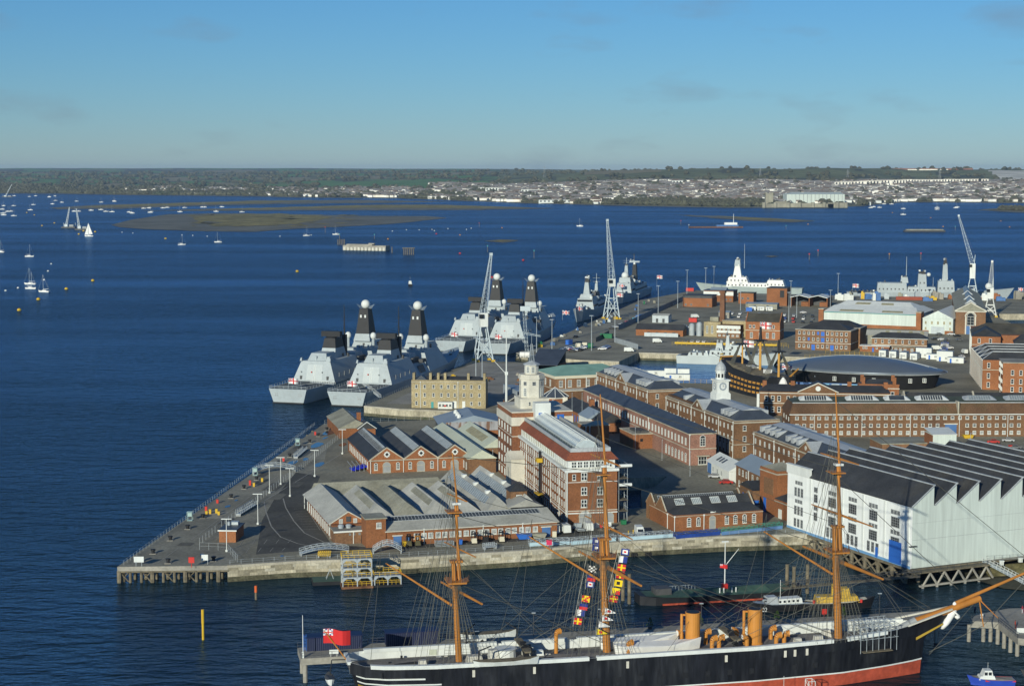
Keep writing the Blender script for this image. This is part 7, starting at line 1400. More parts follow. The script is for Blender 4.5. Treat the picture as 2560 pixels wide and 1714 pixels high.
# ================================================================== JETTY AND FURNITURE
def lattice(m, a_, c_, w0, w1, n, r_=.12, rb=.07):
    a_, c_ = Vector(a_), Vector(c_); d = (c_-a_).normalized(); u = d.orthogonal().normalized() if abs(d.z) < .95 else Vector((1,0,0)); u = (Vector((1,0,0))-d*d.x).normalized(); v = d.cross(u)
    P_ = lambda k, i: a_.lerp(c_,k/n)+(u*(1 if i in (0,3) else -1)+v*(1 if i < 2 else -1))*((w0+(w1-w0)*k/n)/2)
    for i in range(4): m.tube(P_(0,i),P_(n,i),r_,None,4)
    for k in range(n):
        for i in range(4): j = (i+1)%4; m.tube(P_(k,i),P_(k+1,j) if (k+i)%2 else P_(k+1,i) if False else P_(k+1,j),rb,None,3); m.tube(P_(k,i),P_(k,j),rb,None,3)
def crane(lb, p, rz, ph, pw, cab_z, top, jw=3.0, cm=None, boom=None):
    t = thing('dockside_crane', lb, 'crane', (*p,GZ), R(rz), 'dockside cranes'); cm = cm or CRB
    for sx in (-1,1):
        for sy in (-1,1):
            MB().tube((sx*pw/2,sy*pw/2,.8),(sx*1.6,sy*1.6,ph),.42,.3,6).obj('leg', cm, t); MB().box(sx*pw/2-.9,sy*pw/2-.6,0,sx*pw/2+.9,sy*pw/2+.6,1.0).obj('bogie', YEL, t)
    m = MB()
    for f in (.3,.62):
        q = pw/2+(1.6-pw/2)*f; z = .8+(ph-.8)*f
        for a_, c_ in (((-q,-q),(q,-q)),((q,-q),(q,q)),((q,q),(-q,q)),((-q,q),(-q,-q))): m.tube((*a_,z),(*c_,z),.25,None,5)
    for s_ in (-1,1): m.tube((-pw/2,s_*pw/2,1),(pw*.32,s_*pw*.32,ph*.6),.2,None,5); m.tube((pw/2,s_*pw/2,1),(-pw*.32,s_*pw*.32,ph*.6),.2,None,5)
    m.obj('portal_brace', cm, t); MB().box(-2,-2,ph,2,2,cab_z).obj('machinery_house', WHT, t); MB().box(-2.6,-3.0,cab_z-2.6,-.4,-2,cab_z-.6).obj('driver_cab', GLS, t)
    if boom is None: boom = ((0,0,cab_z-1),(top[0],top[1],top[2]))
    m = MB(); lattice(m, boom[0], boom[1], jw, .9, 14); m.obj('jib', cm, t); MB().box(boom[1][0]-.7,boom[1][1]-.7,boom[1][2]-.4,boom[1][0]+.7,boom[1][1]+.7,boom[1][2]+1).obj('jib_head', cm, t)
    m = MB(); m.tube((boom[1][0],boom[1][1],boom[1][2]+.6),(1.6,1.6,cab_z+6),.06,None,4); m.obj('luffing_rope', ROP, t)
    MB().tube((1,1,cab_z),(1.6,1.6,cab_z+6.4),.3,.2,5).obj('a_frame', cm, t); return t
crane('pale lattice crane on the wharf between the two pairs of destroyers', (-14.5,864), 15, 17.5, 8.2, 24.5, (4.6,2,53.5), 3.4)
crane('tallest pale lattice crane beside the frigate on the north jetty', (64.5,1112), 15, 21, 8.4, 26, (-2.5,2,63.5), 3.8)
crane('white crane with broad cab and jib leaning left behind the brick hall', (342,1276), -15, 16, 9, 27, (-11,3,62), 3.2, None)
crane('short white crane with upright lattice jib at the right basin', (314.5,1128), -15, 12, 8, 19, (.5,1,36), 3.6, WHT)
t = thing('tower_crane', 'slim pale lattice mast crane with high counterweight near the north destroyer', 'crane', (*gp(1318,893).xy,GZ), 0); m = MB(); lattice(m,(0,0,0),(-1.6,0,24),1.6,1.4,12,.09,.05); m.obj('mast', CRB, t); MB().box(-3.6,-1,24,1.6,1,26.4).obj('cab', CRB, t); m = MB(); lattice(m,(-4,0,13),(7,0,11),1,.6,8,.07,.04); m.obj('side_arm', CRB, t)
# lamp posts on the pier
lp = thing('lamp_post', 'x', 'lamp post', (0,0,0), 0, 'lamp posts on the pier'); MB().tube((0,0,0),(0,0,8.5),.12,.08,6).obj('post', WHT, lp); MB().box(-1.3,-.12,8.3,1.3,.12,8.5).obj('lamp_arm', WHT, lp); MB().lathe(0,0,[(.35,0),(.35,.5)],8).obj('base', WHT, lp)
LL = ['twin-headed lamp post beside the small pier hut','twin-headed lamp post just beyond the pier hut','lamp post nearest the curved gangway on the pier','lamp post second along the pier fence','lamp post at the parking bay kerb','lamp post in the middle of the pier road','lamp post nearest the three-gabled hall']
for i, (x, y) in enumerate(((865,1200),(1100,995),(1188,760),(1272,695),(1342,785),(1528,635),(1737,465))):
    p = (*Z6(x,y),GZ)
    if i == 0: lp.location = p; lp['label'] = LL[0]
    else: copy_tree(lp, p, 0, LL[i])
hp = thing('lighting_mast', 'x', 'lamp post', (0,0,0), 0, 'tall lighting masts'); MB().tube((0,0,0),(0,0,19),.24,.12,7).obj('mast', GRP, hp); MB().lathe(0,0,[(1.3,18.6),(1.3,18.9)],10).obj('light_ring', GRP, hp); 
HM = [((42.5,914.5),'by the parked cars at the basin corner'),((59,982),'by the pale palisade'),((79.3,1078),'beside the slate store'),((98.2,1152),'halfway along the jetty fence'),((115.8,1199),'before the flat-roofed training block'),((136,1334),'at the jetty end'),((162.8,1385),'left of the white ship'),((153.6,1362),'behind the white-banded block'),((156.8,1177),'at the car park corner'),((195.6,1204),'before the twin bay garage'),((20.8,891),'beside the stacked gangways'),((13,905),'nearest the north destroyer stern'),((-16.8,795),'on the wharf, farther one'),((-13.7,784),'on the wharf, nearer one'),((245,1290),'behind the white hall'),((305,1285),'by the right-hand frigates'),((176,1090),'in the open car park'),((186,1120),'in the far car park'),((206,1110),'right in the car park')]
for i, (p, w) in enumerate(HM):
    lb = 'tall grey lighting mast '+w
    if i == 0: hp.location = (*p,GZ); hp['label'] = lb
    else: copy_tree(hp, (*p,GZ), 0, lb)
for i, (x, y, h) in enumerate(((1613,1060,9),(1588,1125,8),(1725,1190,8),(1655,1150,7),(1430,1060,12),(1455,1060,12),(1232,1178,7),(2425,1140,8))):
    p = gp(x,y); o_ = thing('street_light', 'slender grey street light %s' % ('on the shaded street by the annex','beside the long pinkish range','by the store entrance','near the footbridge','left behind the signal block','right behind the signal block','beside the pale green shed','in the car park behind the boathouse')[i], 'lamp post', p, 0, 'street lights'); MB().tube((0,0,0),(0,0,h),.09,.06,5).obj('post', GRP, o_); MB().box(-.1,-.9,h-.1,.1,.1,h+.05).obj('lamp_head', GRP, o_)
# bollards along the pier and quay edges
bo = MB().lathe(0,0,[(.42,0),(.42,.7),(.62,.75),(.62,1.05),(.2,1.1)],10).mesh('mooring_bollard', BLK)
BL = ['nearest the pier corner','second from the pier corner','third along the pier edge','fourth along the pier edge','fifth along the pier edge','sixth along the pier edge','seventh along the pier edge','eighth along the pier edge','ninth along the pier edge','tenth along the pier edge','eleventh along the pier edge','twelfth along the pier edge','thirteenth along the pier edge','at the far pier corner','at the far north pier edge','right of the white notice on the pier head','by the red lifebuoy stand']
pad = MB().box(-.8,-.8,0,.8,.8,.12).mesh('pad', CON)
for i, (x, y) in enumerate(((218,1275),(310,1215),(440,1115),(570,1030),(685,948),(898,797),(995,727),(1090,660),(1260,540),(1340,487),(1413,430),(1490,380),(1555,332),(1620,287),(1665,257),(423,1287),(766,1270))):
    t = thing('mooring_bollard', 'black mooring bollard '+BL[i], 'bollard', (*Z6(x,y),GZ), 0, 'mooring bollards'); link('post', bo, t, (0,0,.1)); link('pad', pad, t)
# pier fences, rails
fence('pier_edge_rail', 'low post and chain rail along the seaward pier edge', [(-94.9,413),(-74.6,644)], 1.2, GRP, 2.6)
fence('pier_mesh_fence', 'grey mesh fence dividing the pier from the road', [Z6(660,1150),Z6(800,1040),Z6(1000,900),Z6(1380,615),Z6(1760,310),Z6(1850,255)], 1.9, GRP, 3)
fence('pier_head_fence', 'short mesh fence at the pier head by the hut', [Z6(660,1185),Z6(870,1195),Z6(945,1280)], 1.9, GRP, 2)
fence('far_pier_fence', 'fence along the north end of the pier', P((812,1060),(1030,1052),(1160,1048)), 1.6, GRP, 3)
fence('quay_chain_rail', 'white post and chain rail along the quay coping', [tuple(p) for p in P((575,1410),(740,1399),(999,1391),(1304,1373),(1560,1350),(1800,1337),(2010,1332))], 1.1, GRP, 2.4)
fence('wharf_rail', 'grey rail along the edge of the destroyer wharf', [tuple(gp(914,1013).xy),(-21,862)], 1.2, GRP, 3)
# gangways laid out on the quay
def truss(lb, a_, c_, w, h, m_, m2=None, arch=0, legs=True):
    a_, c_ = Vector(a_), Vector(c_); L_ = (c_-a_).length; t = thing('stored_gangway', lb, 'gangway', (a_.x,a_.y,GZ), math.atan2(c_.y-a_.y,c_.x-a_.x), 'gangways stored on the quay')
    Zc = lambda x: .5+arch*math.sin(math.pi*min(1,max(0,x/L_))); n = max(6,int(L_/1.5)); m = MB()
    for k in range(n): x0, x1 = L_*k/n, L_*(k+1)/n; m.slab([(x0,0,Zc(x0)),(x1,0,Zc(x1)),(x1,w,Zc(x1)),(x0,w,Zc(x0))],.15)
    m.obj('walkway', m_, t)
    for y in (0,w):
        m = MB()
        for k in range(n+1):
            x = L_*k/n; m.tube((x,y,Zc(x)),(x,y,Zc(x)+h),.06,None,4)
            if k < n: x1 = L_*(k+1)/n; [m.tube((x,y,Zc(x)+q),(x1,y,Zc(x1)+q),.07,None,4) for q in (h,h*.55)]; m.tube((x,y,Zc(x)),(x1,y,Zc(x1)+h),.04,None,4)
        m.obj('side_truss', m2 or m_, t)
    m = MB(); m.box(0,0,0,.3,w,.5); m.box(L_-.3,0,0,L_,w,.5); m.obj('trestle', GRY, t)
    if m2: MB().box(0,-.06,.1,L_,0,1.0).obj('side_panel', m_, t)
    return t
LBL = mat('pale_blue_paint', (.42,.58,.66), .5, .1, .4)
G2 = lambda x, y: tuple(gp(x,y).xy)
truss('pale grey arched gangway on the seaward side of the pier', Z6(1065,620), Z6(1385,600), 1.6,1.3, GRP, None, 1.6); truss('short green-grey gangway lying beside puddles on the pier', Z6(1400,500), Z6(1470,440), 1.4,1.2, GRP); truss('open white-edged gangway along the pier fence', Z6(970,935), Z6(1090,860), 1.4,1.4, GRP)
truss('long pale gangway on the quay behind the caged barges', G2(752,1390), G2(872,1381), 1.8,1.2, GRP, None, .9); truss('pale folded gangway right of the caged barges', G2(932,1384), G2(1004,1383), 1.8,1.2, GRP, None, 1.6); truss('small yellow gangway beside the long pale one', G2(795,1394), G2(826,1394), 1.4,1.0, YEL)
truss('short galvanised ramp near the coping', G2(1212,1374), G2(1242,1371), 1.4,1.0, GRP)
truss('pale blue gangway leftmost along the eastern quay', G2(1324,1366), G2(1424,1361), 1.5,1.2, LBL, GRP); truss('pale blue gangway second along the eastern quay', G2(1428,1362), G2(1540,1352), 1.5,1.2, LBL, GRP); truss('pale grey gangway beside the blue sheeted one', G2(1550,1352), G2(1682,1343), 1.5,1.2, LBL, GRP); truss('deep blue sheeted gangway on the eastern quay', G2(1690,1347), G2(1800,1337), 1.5,1.0, mat('blue_sheet',(.02,.06,.28),.6,.2,1), mat('blue_sheet',(.02,.06,.28))); truss('green railed blue gangway nearest the white boathouse', G2(1804,1338), G2(1956,1322), 1.5,1.3, mat('mid_blue',(.12,.24,.46),.5,.1,.5), mat('rail_green',(.06,.30,.22),.6,.1,.5))
# small fittings
def small(nm, lb, cat, p, m_, fn, rz=0, group=None, part='body'):
    t = thing(nm, lb, cat, p, rz, group); m = MB(); fn(m); m.obj(part, m_, t); return t
ring = lambda m: [m.tube((0,0,0),(0,0,1.5),.08,None,5),m.box(-.7,-.15,1.2,.7,.15,2.6)]
for i, (p, m_) in enumerate(((gp(479,1418),RED),(gp(1373,1373),mat('pink_red',(.60,.03,.10),.5)))): small('lifebuoy_stand', ('red lifebuoy stand at the pier head','pink-red lifebuoy stand on the eastern quay')[i], 'lifebuoy', p, m_, ring, 0, 'lifebuoy stands')
for i, (x, y) in enumerate(((203,1310),(700,1295))): 
    t = thing('notice_board', ('large white notice board at the pier corner','small white notice board beside the red lifebuoy')[i], 'sign', (*Z6(x,y),GZ), 0, 'white notice boards'); MB().box(-1.2 if i == 0 else -.8,-.06,1.0,1.2 if i == 0 else .8,.06,2.4).obj('board', WHT, t); MB().tube((-.7,0,0),(-.7,0,1.2),.06,None,4).tube((.7,0,0),(.7,0,1.2),.06,None,4).obj('legs', GRP, t)
for i, (x, y) in enumerate(((588,965),(1080,625),(1400,400))): small('glass_kiosk', 'small glazed watch kiosk %s on the seaward pier edge' % ('nearest the pier corner','by the arched gangway','farthest along')[i], 'kiosk', (*Z6(x,y),GZ), mat('kiosk_glass',(.35,.48,.46),.3,.1,1), lambda m: [m.box(-.7,-.7,.0,.7,.7,.15),m.box(-.55,-.55,1.2,.55,.55,2.2),m.box(-.75,-.75,2.4,.75,.75,2.5)]+[m.tube((a_,c_,0),(a_,c_,2.5),.06,None,4) for a_ in (-.68,.68) for c_ in (-.68,.68)], 0, 'pier kiosks')
for i, (x, y, c, h) in enumerate(((740,915,YEL,1.7),(788,912,YEL,1.7),(1132,675,YEL,1.6),(710,900,RED,2.0),(795,835,RED,1.4),(1041,700,RED,2.0),(1293,520,RED,1.6),(1532,322,RED,1.6),(805,925,YEL,1.4),(1070,710,YEL,1.5),(713,918,YEL,1.2))):
    small('service_cabinet', '%s service cabinet on the pier, %s' % ('yellow' if c is YEL else 'red', ('leftmost of the pair','rightmost of the pair','by the arched gangway','nearest the yellow pair','low and open framed','tall by the bollards','beyond the arched gangway','farthest along','low post beside the yellow pair','posts below the arched gangway','low post left of the pair')[i]), 'cabinet', (*Z6(x,y),GZ), c, lambda m, h=h, i=i: [m.box(-.32,-.28,.2,.32,.28,h*.72),m.box(-.38,-.34,h*.72,.38,.34,h*.72+.08),m.box(-.28,-.24,0,.28,.24,.2)], 0, 'pier service cabinets')
t = thing('boat_rack', 'silver tube rack with bright blue boats beside the three-gabled hall', 'rack', (*Z6(1860,590),GZ), R(20)); m = MB()
for k in range(5): m.path([(-3+k*1.4,-2,0),(-3+k*1.4,-2,2.0),(-3+k*1.4,3,2.8)],.07,4)
m.obj('frame', GRP, t); [MB().box(-2.4+k*1.3,-1.6,.3+.3*k,-1.4+k*1.3,2.4,.8+.3*k).obj('blue_hull', mat('blue_boat',(.01,.02,.5),.4,.1,.5), t) for k in range(4)]
# vehicles
def wheel_set(t, L_, w, r_):
    for x in (L_*.2,L_*.8):
        for y in (0,w): MB().tube((x,y-.08 if y == 0 else y-.14,r_),(x,y+.14 if y == 0 else y+.08,r_),r_,None,10).obj('wheel', TYR, t)
def car_proto(m_):
    t = thing('parked_car', 'x', 'car', (0,0,-50), 0, 'parked cars'); prof_ = [(0,.35),(0,.85),(.9,.95),(1.45,1.45),(2.9,1.45),(3.6,.98),(4.3,.85),(4.3,.35)]
    m = MB(); m.loft([[(x,y,z) for x, z in prof_] for y in (0,1.75)]); m.obj('body', m_, t); m = MB(); m.add([(.98,-.02,1.0),(1.48,-.02,1.38),(2.86,-.02,1.38),(3.45,-.02,1.0)],[(0,3,2,1)]); m.add([(.98,1.77,1.0),(1.48,1.77,1.38),(2.86,1.77,1.38),(3.45,1.77,1.0)],[(0,1,2,3)]); m.add([(.93,.15,1.0),(.93,1.6,1.0),(1.42,1.5,1.42),(1.42,.25,1.42)],[(0,1,2,3)]); m.add([(3.6,.15,1.02),(3.6,1.6,1.02),(2.98,1.5,1.42),(2.98,.25,1.42)],[(3,2,1,0)]); m.obj('glass', GLS, t)
    wheel_set(t,4.3,1.75,.33); return t
CP = {}
def car(ci, p, rz, lb):
    if ci not in CP: CP[ci] = t = car_proto(CARS[ci]); t.location = p; t.rotation_euler.z = rz; t['label'] = lb
    else: t = copy_tree(CP[ci], p, rz, lb)
    return t
CN = ['white','silver','black','blue','red','grey','green']; rc = random.Random(5)
for r_ in range(2):
    for k in range(9): ci = rc.choice((0,1,3,0,5,6,3,2)); p = Vector((22+r_*7.0+k*1.2*.9+r_*.6, 906+k*2.9+r_*2,GZ)); car(ci, p, R(-14), '%s car in the double row parked by the basin corner' % CN[ci])
for k in range(5): ci = (0,0,3,5,3)[k]; car(ci, Vector((46+k*.8,918+k*3,GZ)), R(-10), '%s car in the short row right of the lighting mast' % CN[ci])
for i, (x, y, ci) in enumerate(((1440,845,2),(1405,876,2),(1428,878,4),(1452,878,2))): car(ci, gp(x,y), R(70), ('black car alone in the jetty roadway','black car left of the double row','dark red car before the double row','black car below the double row')[i])
for k in range(26):
    f = k/26; ci = rc.choice((0,1,2,3,5,0,1,4)); p = Vector((58.5,1040,GZ)).lerp(Vector((121,1262,GZ)),f); car(ci, p, R(-12), '%s car in the long line along the jetty fence' % CN[ci])
for i, (x, y, ci) in enumerate(((2468,1108,4),(2505,1104,1),(2428,1123,5),(2447,1124,5),(2482,1123,3),(2522,1122,5))): car(ci, gp(x,y), R(-10), ('red hatchback in the car park behind the boathouse','white estate car in the back row of that car park','dark car leftmost in the front row of the car park','grey car second in the front row of the car park','blue car third in the front row of the car park','grey car rightmost in the front row of the car park')[i])
for i, (x, y, ci, a_) in enumerate(((1770,1195,1,-5),(1798,1210,4,0),(2413,895,0,100),(2340,838,5,10),(2370,838,0,10),(2385,842,2,10),(2330,850,2,5),(2345,851,0,5),(2390,852,5,5),(2342,832,1,10),(2000,783,0,0),(1850,783,5,0),(2365,872,0,5),(1820,735,0,10),(1835,742,1,20),(2500,1162,6,10))):
    car(ci, gp(x,y), R(a_), ['silver car parked by the small white shed','red car half hidden by the slate roof','white car driving up the dockyard street','grey car farthest left before the gabled hall','white car before the gabled hall shutter','black car right before the gabled hall','black car leftmost in the street row','white car second in the street row','grey car rightmost in the street row','silver car beside the hall door','white car alone in the open car park','grey car by the small grey cabin','white car outside the timber-windowed office','white car at the jetty end','silver car beyond the jetty end','green car below the boathouse car park'][i])
for k in range(30): ci = rc.choice((0,1,2,3,5,0,1,4)); r_ = k//10; q = k%10; car(ci, Vector((150+q*5.6+rc.uniform(-.6,.6)-r_*1.5,1092+r_*26-q*2.2,GZ)), R(72), '%s car parked in %s row of the northern car park' % (CN[ci], ('the nearest','the middle','the farthest')[r_]))
for k in range(10): ci = rc.choice((0,1,2,5,3)); car(ci, Vector((226+k*2.0,905+k*7.4,GZ)), R(-14), '%s car in the line along the right side of the dockyard street' % CN[ci])
for k in range(9): ci = rc.choice((0,1,2,5,3)); car(ci, Vector((98+k*3.1,955-k*.9,GZ)), R(75), '%s car in the row beside the yellow dock gangway' % CN[ci])
def van(lb, p, rz, m_=None, box=True, L_=5.2):
    t = thing('parked_van', lb, 'van', p, rz, 'vans on the quay'); m_ = m_ or WHT
    if box: MB().fru((0,0,L_*.74,2.0),(.1,.1,L_*.72,1.9),.5,2.5).obj('load_body', m_, t); m = MB(); m.loft([[(x,y,z) for x, z in ((L_*.74,.45),(L_*.74,2.2),(L_*.84,2.15),(L_*.93,1.3),(L_,1.15),(L_,.45))] for y in (.05,1.95)]); m.obj('cab', m_, t); MB().slab([(L_*.85,.25,2.05),(L_*.93,.25,1.35),(L_*.93,1.75,1.35),(L_*.85,1.75,2.05)],.05).obj('windscreen', GLS, t)
    else: MB().box(0,0,.6,L_*.55,2,1.0).obj('flat_bed', GRY, t); MB().box(0,-.03,.7,.08,2.03,1.3).obj('tailboard', m_, t); m = MB(); m.loft([[(x,y,z) for x, z in ((L_*.56,.5),(L_*.56,2.1),(L_*.74,2.1),(L_*.82,1.3),(L_,1.15),(L_,.5))] for y in (.05,1.95)]); m.obj('cab', m_, t); MB().slab([(L_*.75,.25,2.0),(L_*.81,.25,1.35),(L_*.81,1.75,1.35),(L_*.75,1.75,2.0)],.05).obj('windscreen', GLS, t)
    wheel_set(t,L_,2.0,.38); return t
for i, (x, y, a_, bx) in enumerate(((1400,1336,105,1),(1428,1335,105,1),(1463,1332,105,0),(1484,1330,100,1),(1535,1329,100,0),(1585,1333,-85,1))): van(('white panel van leftmost in front of the signal block','white box van second in front of the signal block','dark-bonneted pickup before the arched door','white van beside the coloured bins','white flatbed truck right of the main mast','white van facing the water near the yellow posts')[i], gp(x,y), R(a_), WHT if i != 2 else GRP, bool(bx))
for i, (x, y, a_) in enumerate(((1560,880,0),(1632,857,5),(1590,830,0),(2330,875,0),(1730,795,20),(2420,885,95))): van(('white van at the basin quay corner','white van by the stacked steel','white cabin truck at the jetty gate','white pickup before the timber office','white van behind the red skip','grey van parked in the dockyard street')[i], gp(x,y), R(a_))
def forklift(lb, p, rz, m_, wt_=None):
    t = thing('forklift', lb, 'forklift', p, rz, 'forklifts along the brick shed'); MB().fru((0,0,2.2,1.4),(.1,.1,1.9,1.3),.35,1.3).obj('body', m_, t); MB().box(.05,.1,.4,.5,1.3,1.6).obj('counterweight', m_, t); m = MB()
    for x in (.7,1.9):
        for y in (.1,1.3): m.tube((x,y,1.2),(x-.1,y,2.5),.07,None,4)
    m.box(.55,.05,2.5,1.9,1.35,2.6); m.obj('overhead_guard', wt_ or BLK, t); m = MB(); [m.box(2.2,y,.2,2.4,y+.14,3.0) for y in (.3,.95)]; m.box(2.2,.3,2.9,2.4,1.09,3.0); m.obj('lift_mast', BLK, t); MB().box(2.4,.25,.15,3.4,.4,.22).box(2.4,1.0,.15,3.4,1.15,.22).obj('forks', BLK, t); wheel_set(t,2.2,1.4,.36)
for i, (x, y, m_) in enumerate(((1052,1366,mat('dark_olive',(.09,.08,.04),.6,.1,1)),(1030,1367,mat('dark_olive',(.09,.08,.04))),(1193,1360,CRM),(1222,1357,BLK),(1262,1356,CRM))): forklift(('dark telescopic forklift with orange cab frame by the blue door','dark low forklift leftmost by the blue door','cream forklift left of the black one','black forklift with red guard between two cream ones','cream forklift right of the black one')[i], gp(x,y), R(100), m_, YBF if i == 0 else None)
def skip(lb, p, rz, m_): small('skip', lb, 'skip', p, m_, lambda m: [m.fru((.6,0,3.4,1.8),(0,-.1,4,1.9),.1,1.3)], rz, 'skips and bins')
skip('blue tilted skip beside the cream forklift', gp(1293,1349), R(12), BLU); skip('grey metal skip right of the blue one', gp(1330,1347), R(12), CORD); skip('yellow skip in the car park before the rope house', gp(2408,1096), R(5), YEL)
small('cream_crate', 'cream wooden crate at the end of the brick shed', 'crate', gp(1381,1342), CRM, lambda m: [m.box(0,0,0,1.1,1.1,1.5),m.box(.1,-.05,.2,1,0,1.3)])
for i, (x, y, m_) in enumerate(((1143,1362,BLU),(1008,1366,YEL),(1478,1322,mat('bin_blue',(.08,.2,.4),.5)),(1489,1320,WHT),(1500,1320,RED),(1554,1312,GRNP),(2340,1082,RED),(2525,1122,RED),(2510,1145,BLU),(1885,1262,BLU))): small('waste_bin', '%s waste bin %s' % (('blue','yellow','blue','white','red','green','red','red','blue','blue')[i],('alone before the brick shed','by the left blue door','left of three by the arched door','middle of three by the arched door','right of three by the arched door','by the scaffold foot','beside the rope house door','right in the rear car park','below the rear car park','beside the brick tower')[i]), 'bin', gp(x,y), m_, lambda m: [m.fru((0,0,1.3,1.0),(-.08,-.08,1.38,1.08),.15,1.2),m.box(-.12,-.12,1.2,1.42,1.12,1.32)], R(12), 'skips and bins')
for i in range(2): small('pallet_stack', 'grey stacked steel pens %s before the brick shed' % ('left','right')[i], 'steel frames', gp((1090,1118)[i],1366), GRP, lambda m: [m.box(0,0,k*.4,2.6 if i == 0 else 1.8,1.6,k*.4+.1) for k in range(4)]+[m.tube((a_,c_,0),(a_,c_,1.5),.06,None,4) for a_ in (0,1.7) for c_ in (0,1.6)], R(14), 'steel pens')
for i, (x, y) in enumerate(((1571,1336),(1583,1334))): small('striped_post', 'yellow and black striped post %s by the white van' % ('left','right')[i], 'bollard', gp(x,y), YEL, lambda m: [m.tube((0,0,k*.4),(0,0,k*.4+.22),.16,None,8) for k in range(3)]+[m.tube((0,0,0),(0,0,1.15),.12,None,6)], 0, 'striped posts')
for i, (x, y) in enumerate(((1299,1406),(1577,1388),(1612,1386))): small('tyre_fender', 'floating black tyre fender %s against the quay wall' % ('leftmost','middle','rightmost')[i], 'fender', gp(x,y,.2), TYR, lambda m: [m.tube((q*.6,0,0),(q*.6+.45,0,0),.75,None,12) for q in range(3)], R(14), 'tyre fenders')
# containers, tanks and drums to the north
def container(lb, p, rz, m_, L_=6): t = thing('shipping_container', lb, 'container', p, rz, 'shipping containers'); MB().box(0,0,.1,L_,2.4,2.6).obj('shell', m_, t); m = MB(); [m.box(k*.5,-.05,.2,k*.5+.2,0,2.5) for k in range(int(L_/.5))]; m.obj('ribs', m_, t); m = MB(); [m.box(x,y,0,x+.2,y+.2,2.7) for x in (-.02,L_-.18) for y in (-.02,2.22)]; m.obj('corner_post', m_, t)
for i, (x, y, m_, L_, a_) in enumerate(((1598,798,BLS,10,70),(1650,805,BLS,6,-15),(1722,805,RED,5,-15),(1500,845,GRNP,7,-20),(1423,862,BLU,4,60),(1590,805,mat('pale_blue_box',(.1,.38,.55),.5,.1,.5),6,70),(1865,778,BLU,4,-10),(2150,745,BLS,14,-10),(2240,750,mat('brown_red',(.3,.07,.04),.7,.15,.3),19,-10),(1715,728,RED,6,-10))): container(('long blue container behind the jetty fence','blue container before the grey steel shed','red container in the jetty yard','dark green container at the fence corner','small blue container by the double car row','pale blue container behind the jetty fence','blue container left of the white ones','long blue container behind the white hall','long brown-red container stack behind the white hall','red container at the jetty end')[i], gp(x,y), R(a_), m_, L_)
for i, (x, y, m_) in enumerate(((1440,870,CRM),(1456,868,CRM),(1470,870,GRNP),(1300,893,CNVW),(1312,893,CNVW))): small('storage_drum', '%s tank %s' % ('cream' if m_ is CRM else 'green' if m_ is GRNP else 'white', ('left of the pair by the cars','right of the pair by the cars','beside the cream tanks','left on the wharf','right on the wharf')[i]), 'tank', gp(x,y), m_, lambda m: [m.tube((0,0,1.5),(2.6,0,1.5),1.4,None,14),m.box(.3,-1,0,.6,1,.6),m.box(2,-1,0,2.3,1,.6)], R(-10), 'storage tanks')
for i in range(3): small('silo', 'pale grey silo %s beside the boiler house' % ('left','middle','right')[i], 'tank', (101+i*4,1003-i*3,GZ), GRP, lambda m: m.lathe(0,0,[(1.7,0),(1.7,5+i),(1.0,6+i),(.2,6.2+i)],14), 0, 'silos')
rj = random.Random(11)
for i in range(34):                      # dockside gear along the jetty edge
    f = rj.random(); p = Vector((9,925,GZ)).lerp(Vector((100,1270,GZ)),f)+Vector((rj.uniform(1,9),rj.uniform(-2,2),0)); m_ = rj.choice((GRP,YEL,CON,CORD,GRNP,BLS,WHT)); w, d, h = rj.uniform(.8,2.6),rj.uniform(.8,2.2),rj.uniform(.6,2.2)
    small('dock_equipment', 'small %s box of dock equipment along the north jetty edge' % {'galvanised':'silver','yellow_paint':'yellow','concrete':'pale grey','corrugated_weathered':'drab','green_paint':'green','blue_steel':'blue','white_paint':'white'}[m_.name], 'equipment', p, m_, lambda m: [m.box(0,0,.15,w,d,h),m.box(.1,.1,h,w*.6,d*.6,h+.4),m.box(0,0,0,.2,d,.15),m.box(w-.2,0,0,w,d,.15)], R(rj.uniform(-30,30)), 'dock equipment')
for i in range(40):
    p = Vector((225+rj.uniform(0,165),1262+rj.uniform(0,22),GZ)); m_ = rj.choice((GRP,YEL,CON,CORD,NVY,BLS,WHT,BRO)); w, d, h = rj.uniform(2,7),rj.uniform(2,4),rj.uniform(2,6)
    small('dock_store', '%s stacked stores and cabins on the quay behind the white hall' % {'galvanised':'silver','yellow_paint':'yellow','concrete':'pale grey','corrugated_weathered':'drab grey','warship_grey':'grey','blue_steel':'blue','white_paint':'white','brick_orange':'brown'}[m_.name], 'equipment', p, m_, lambda m: [m.box(0,0,.15,w,d,h),m.box(.3,.3,h,w*.6,d*.7,h+1.0),m.box(0,0,0,.3,d,.15),m.box(w-.3,0,0,w,d,.15)], R(rj.uniform(-30,10)), 'dock stores')
for i in range(14):
    p = Vector((-40+rj.uniform(0,45),770+rj.uniform(-20,60),GZ)); m_ = rj.choice((RUS,RUS,TIM,YEL,BLU,CON)); w = rj.uniform(1,4)
    small('scrap_heap', 'low stack of rusty timber and gear on the wharf behind the residence', 'equipment', p, m_, lambda m: [m.box(0,0,0,w,1.4,.7),m.box(.3,.2,.7,w*.7,1.1,1.2)], R(rj.uniform(-40,40)), 'wharf stores')
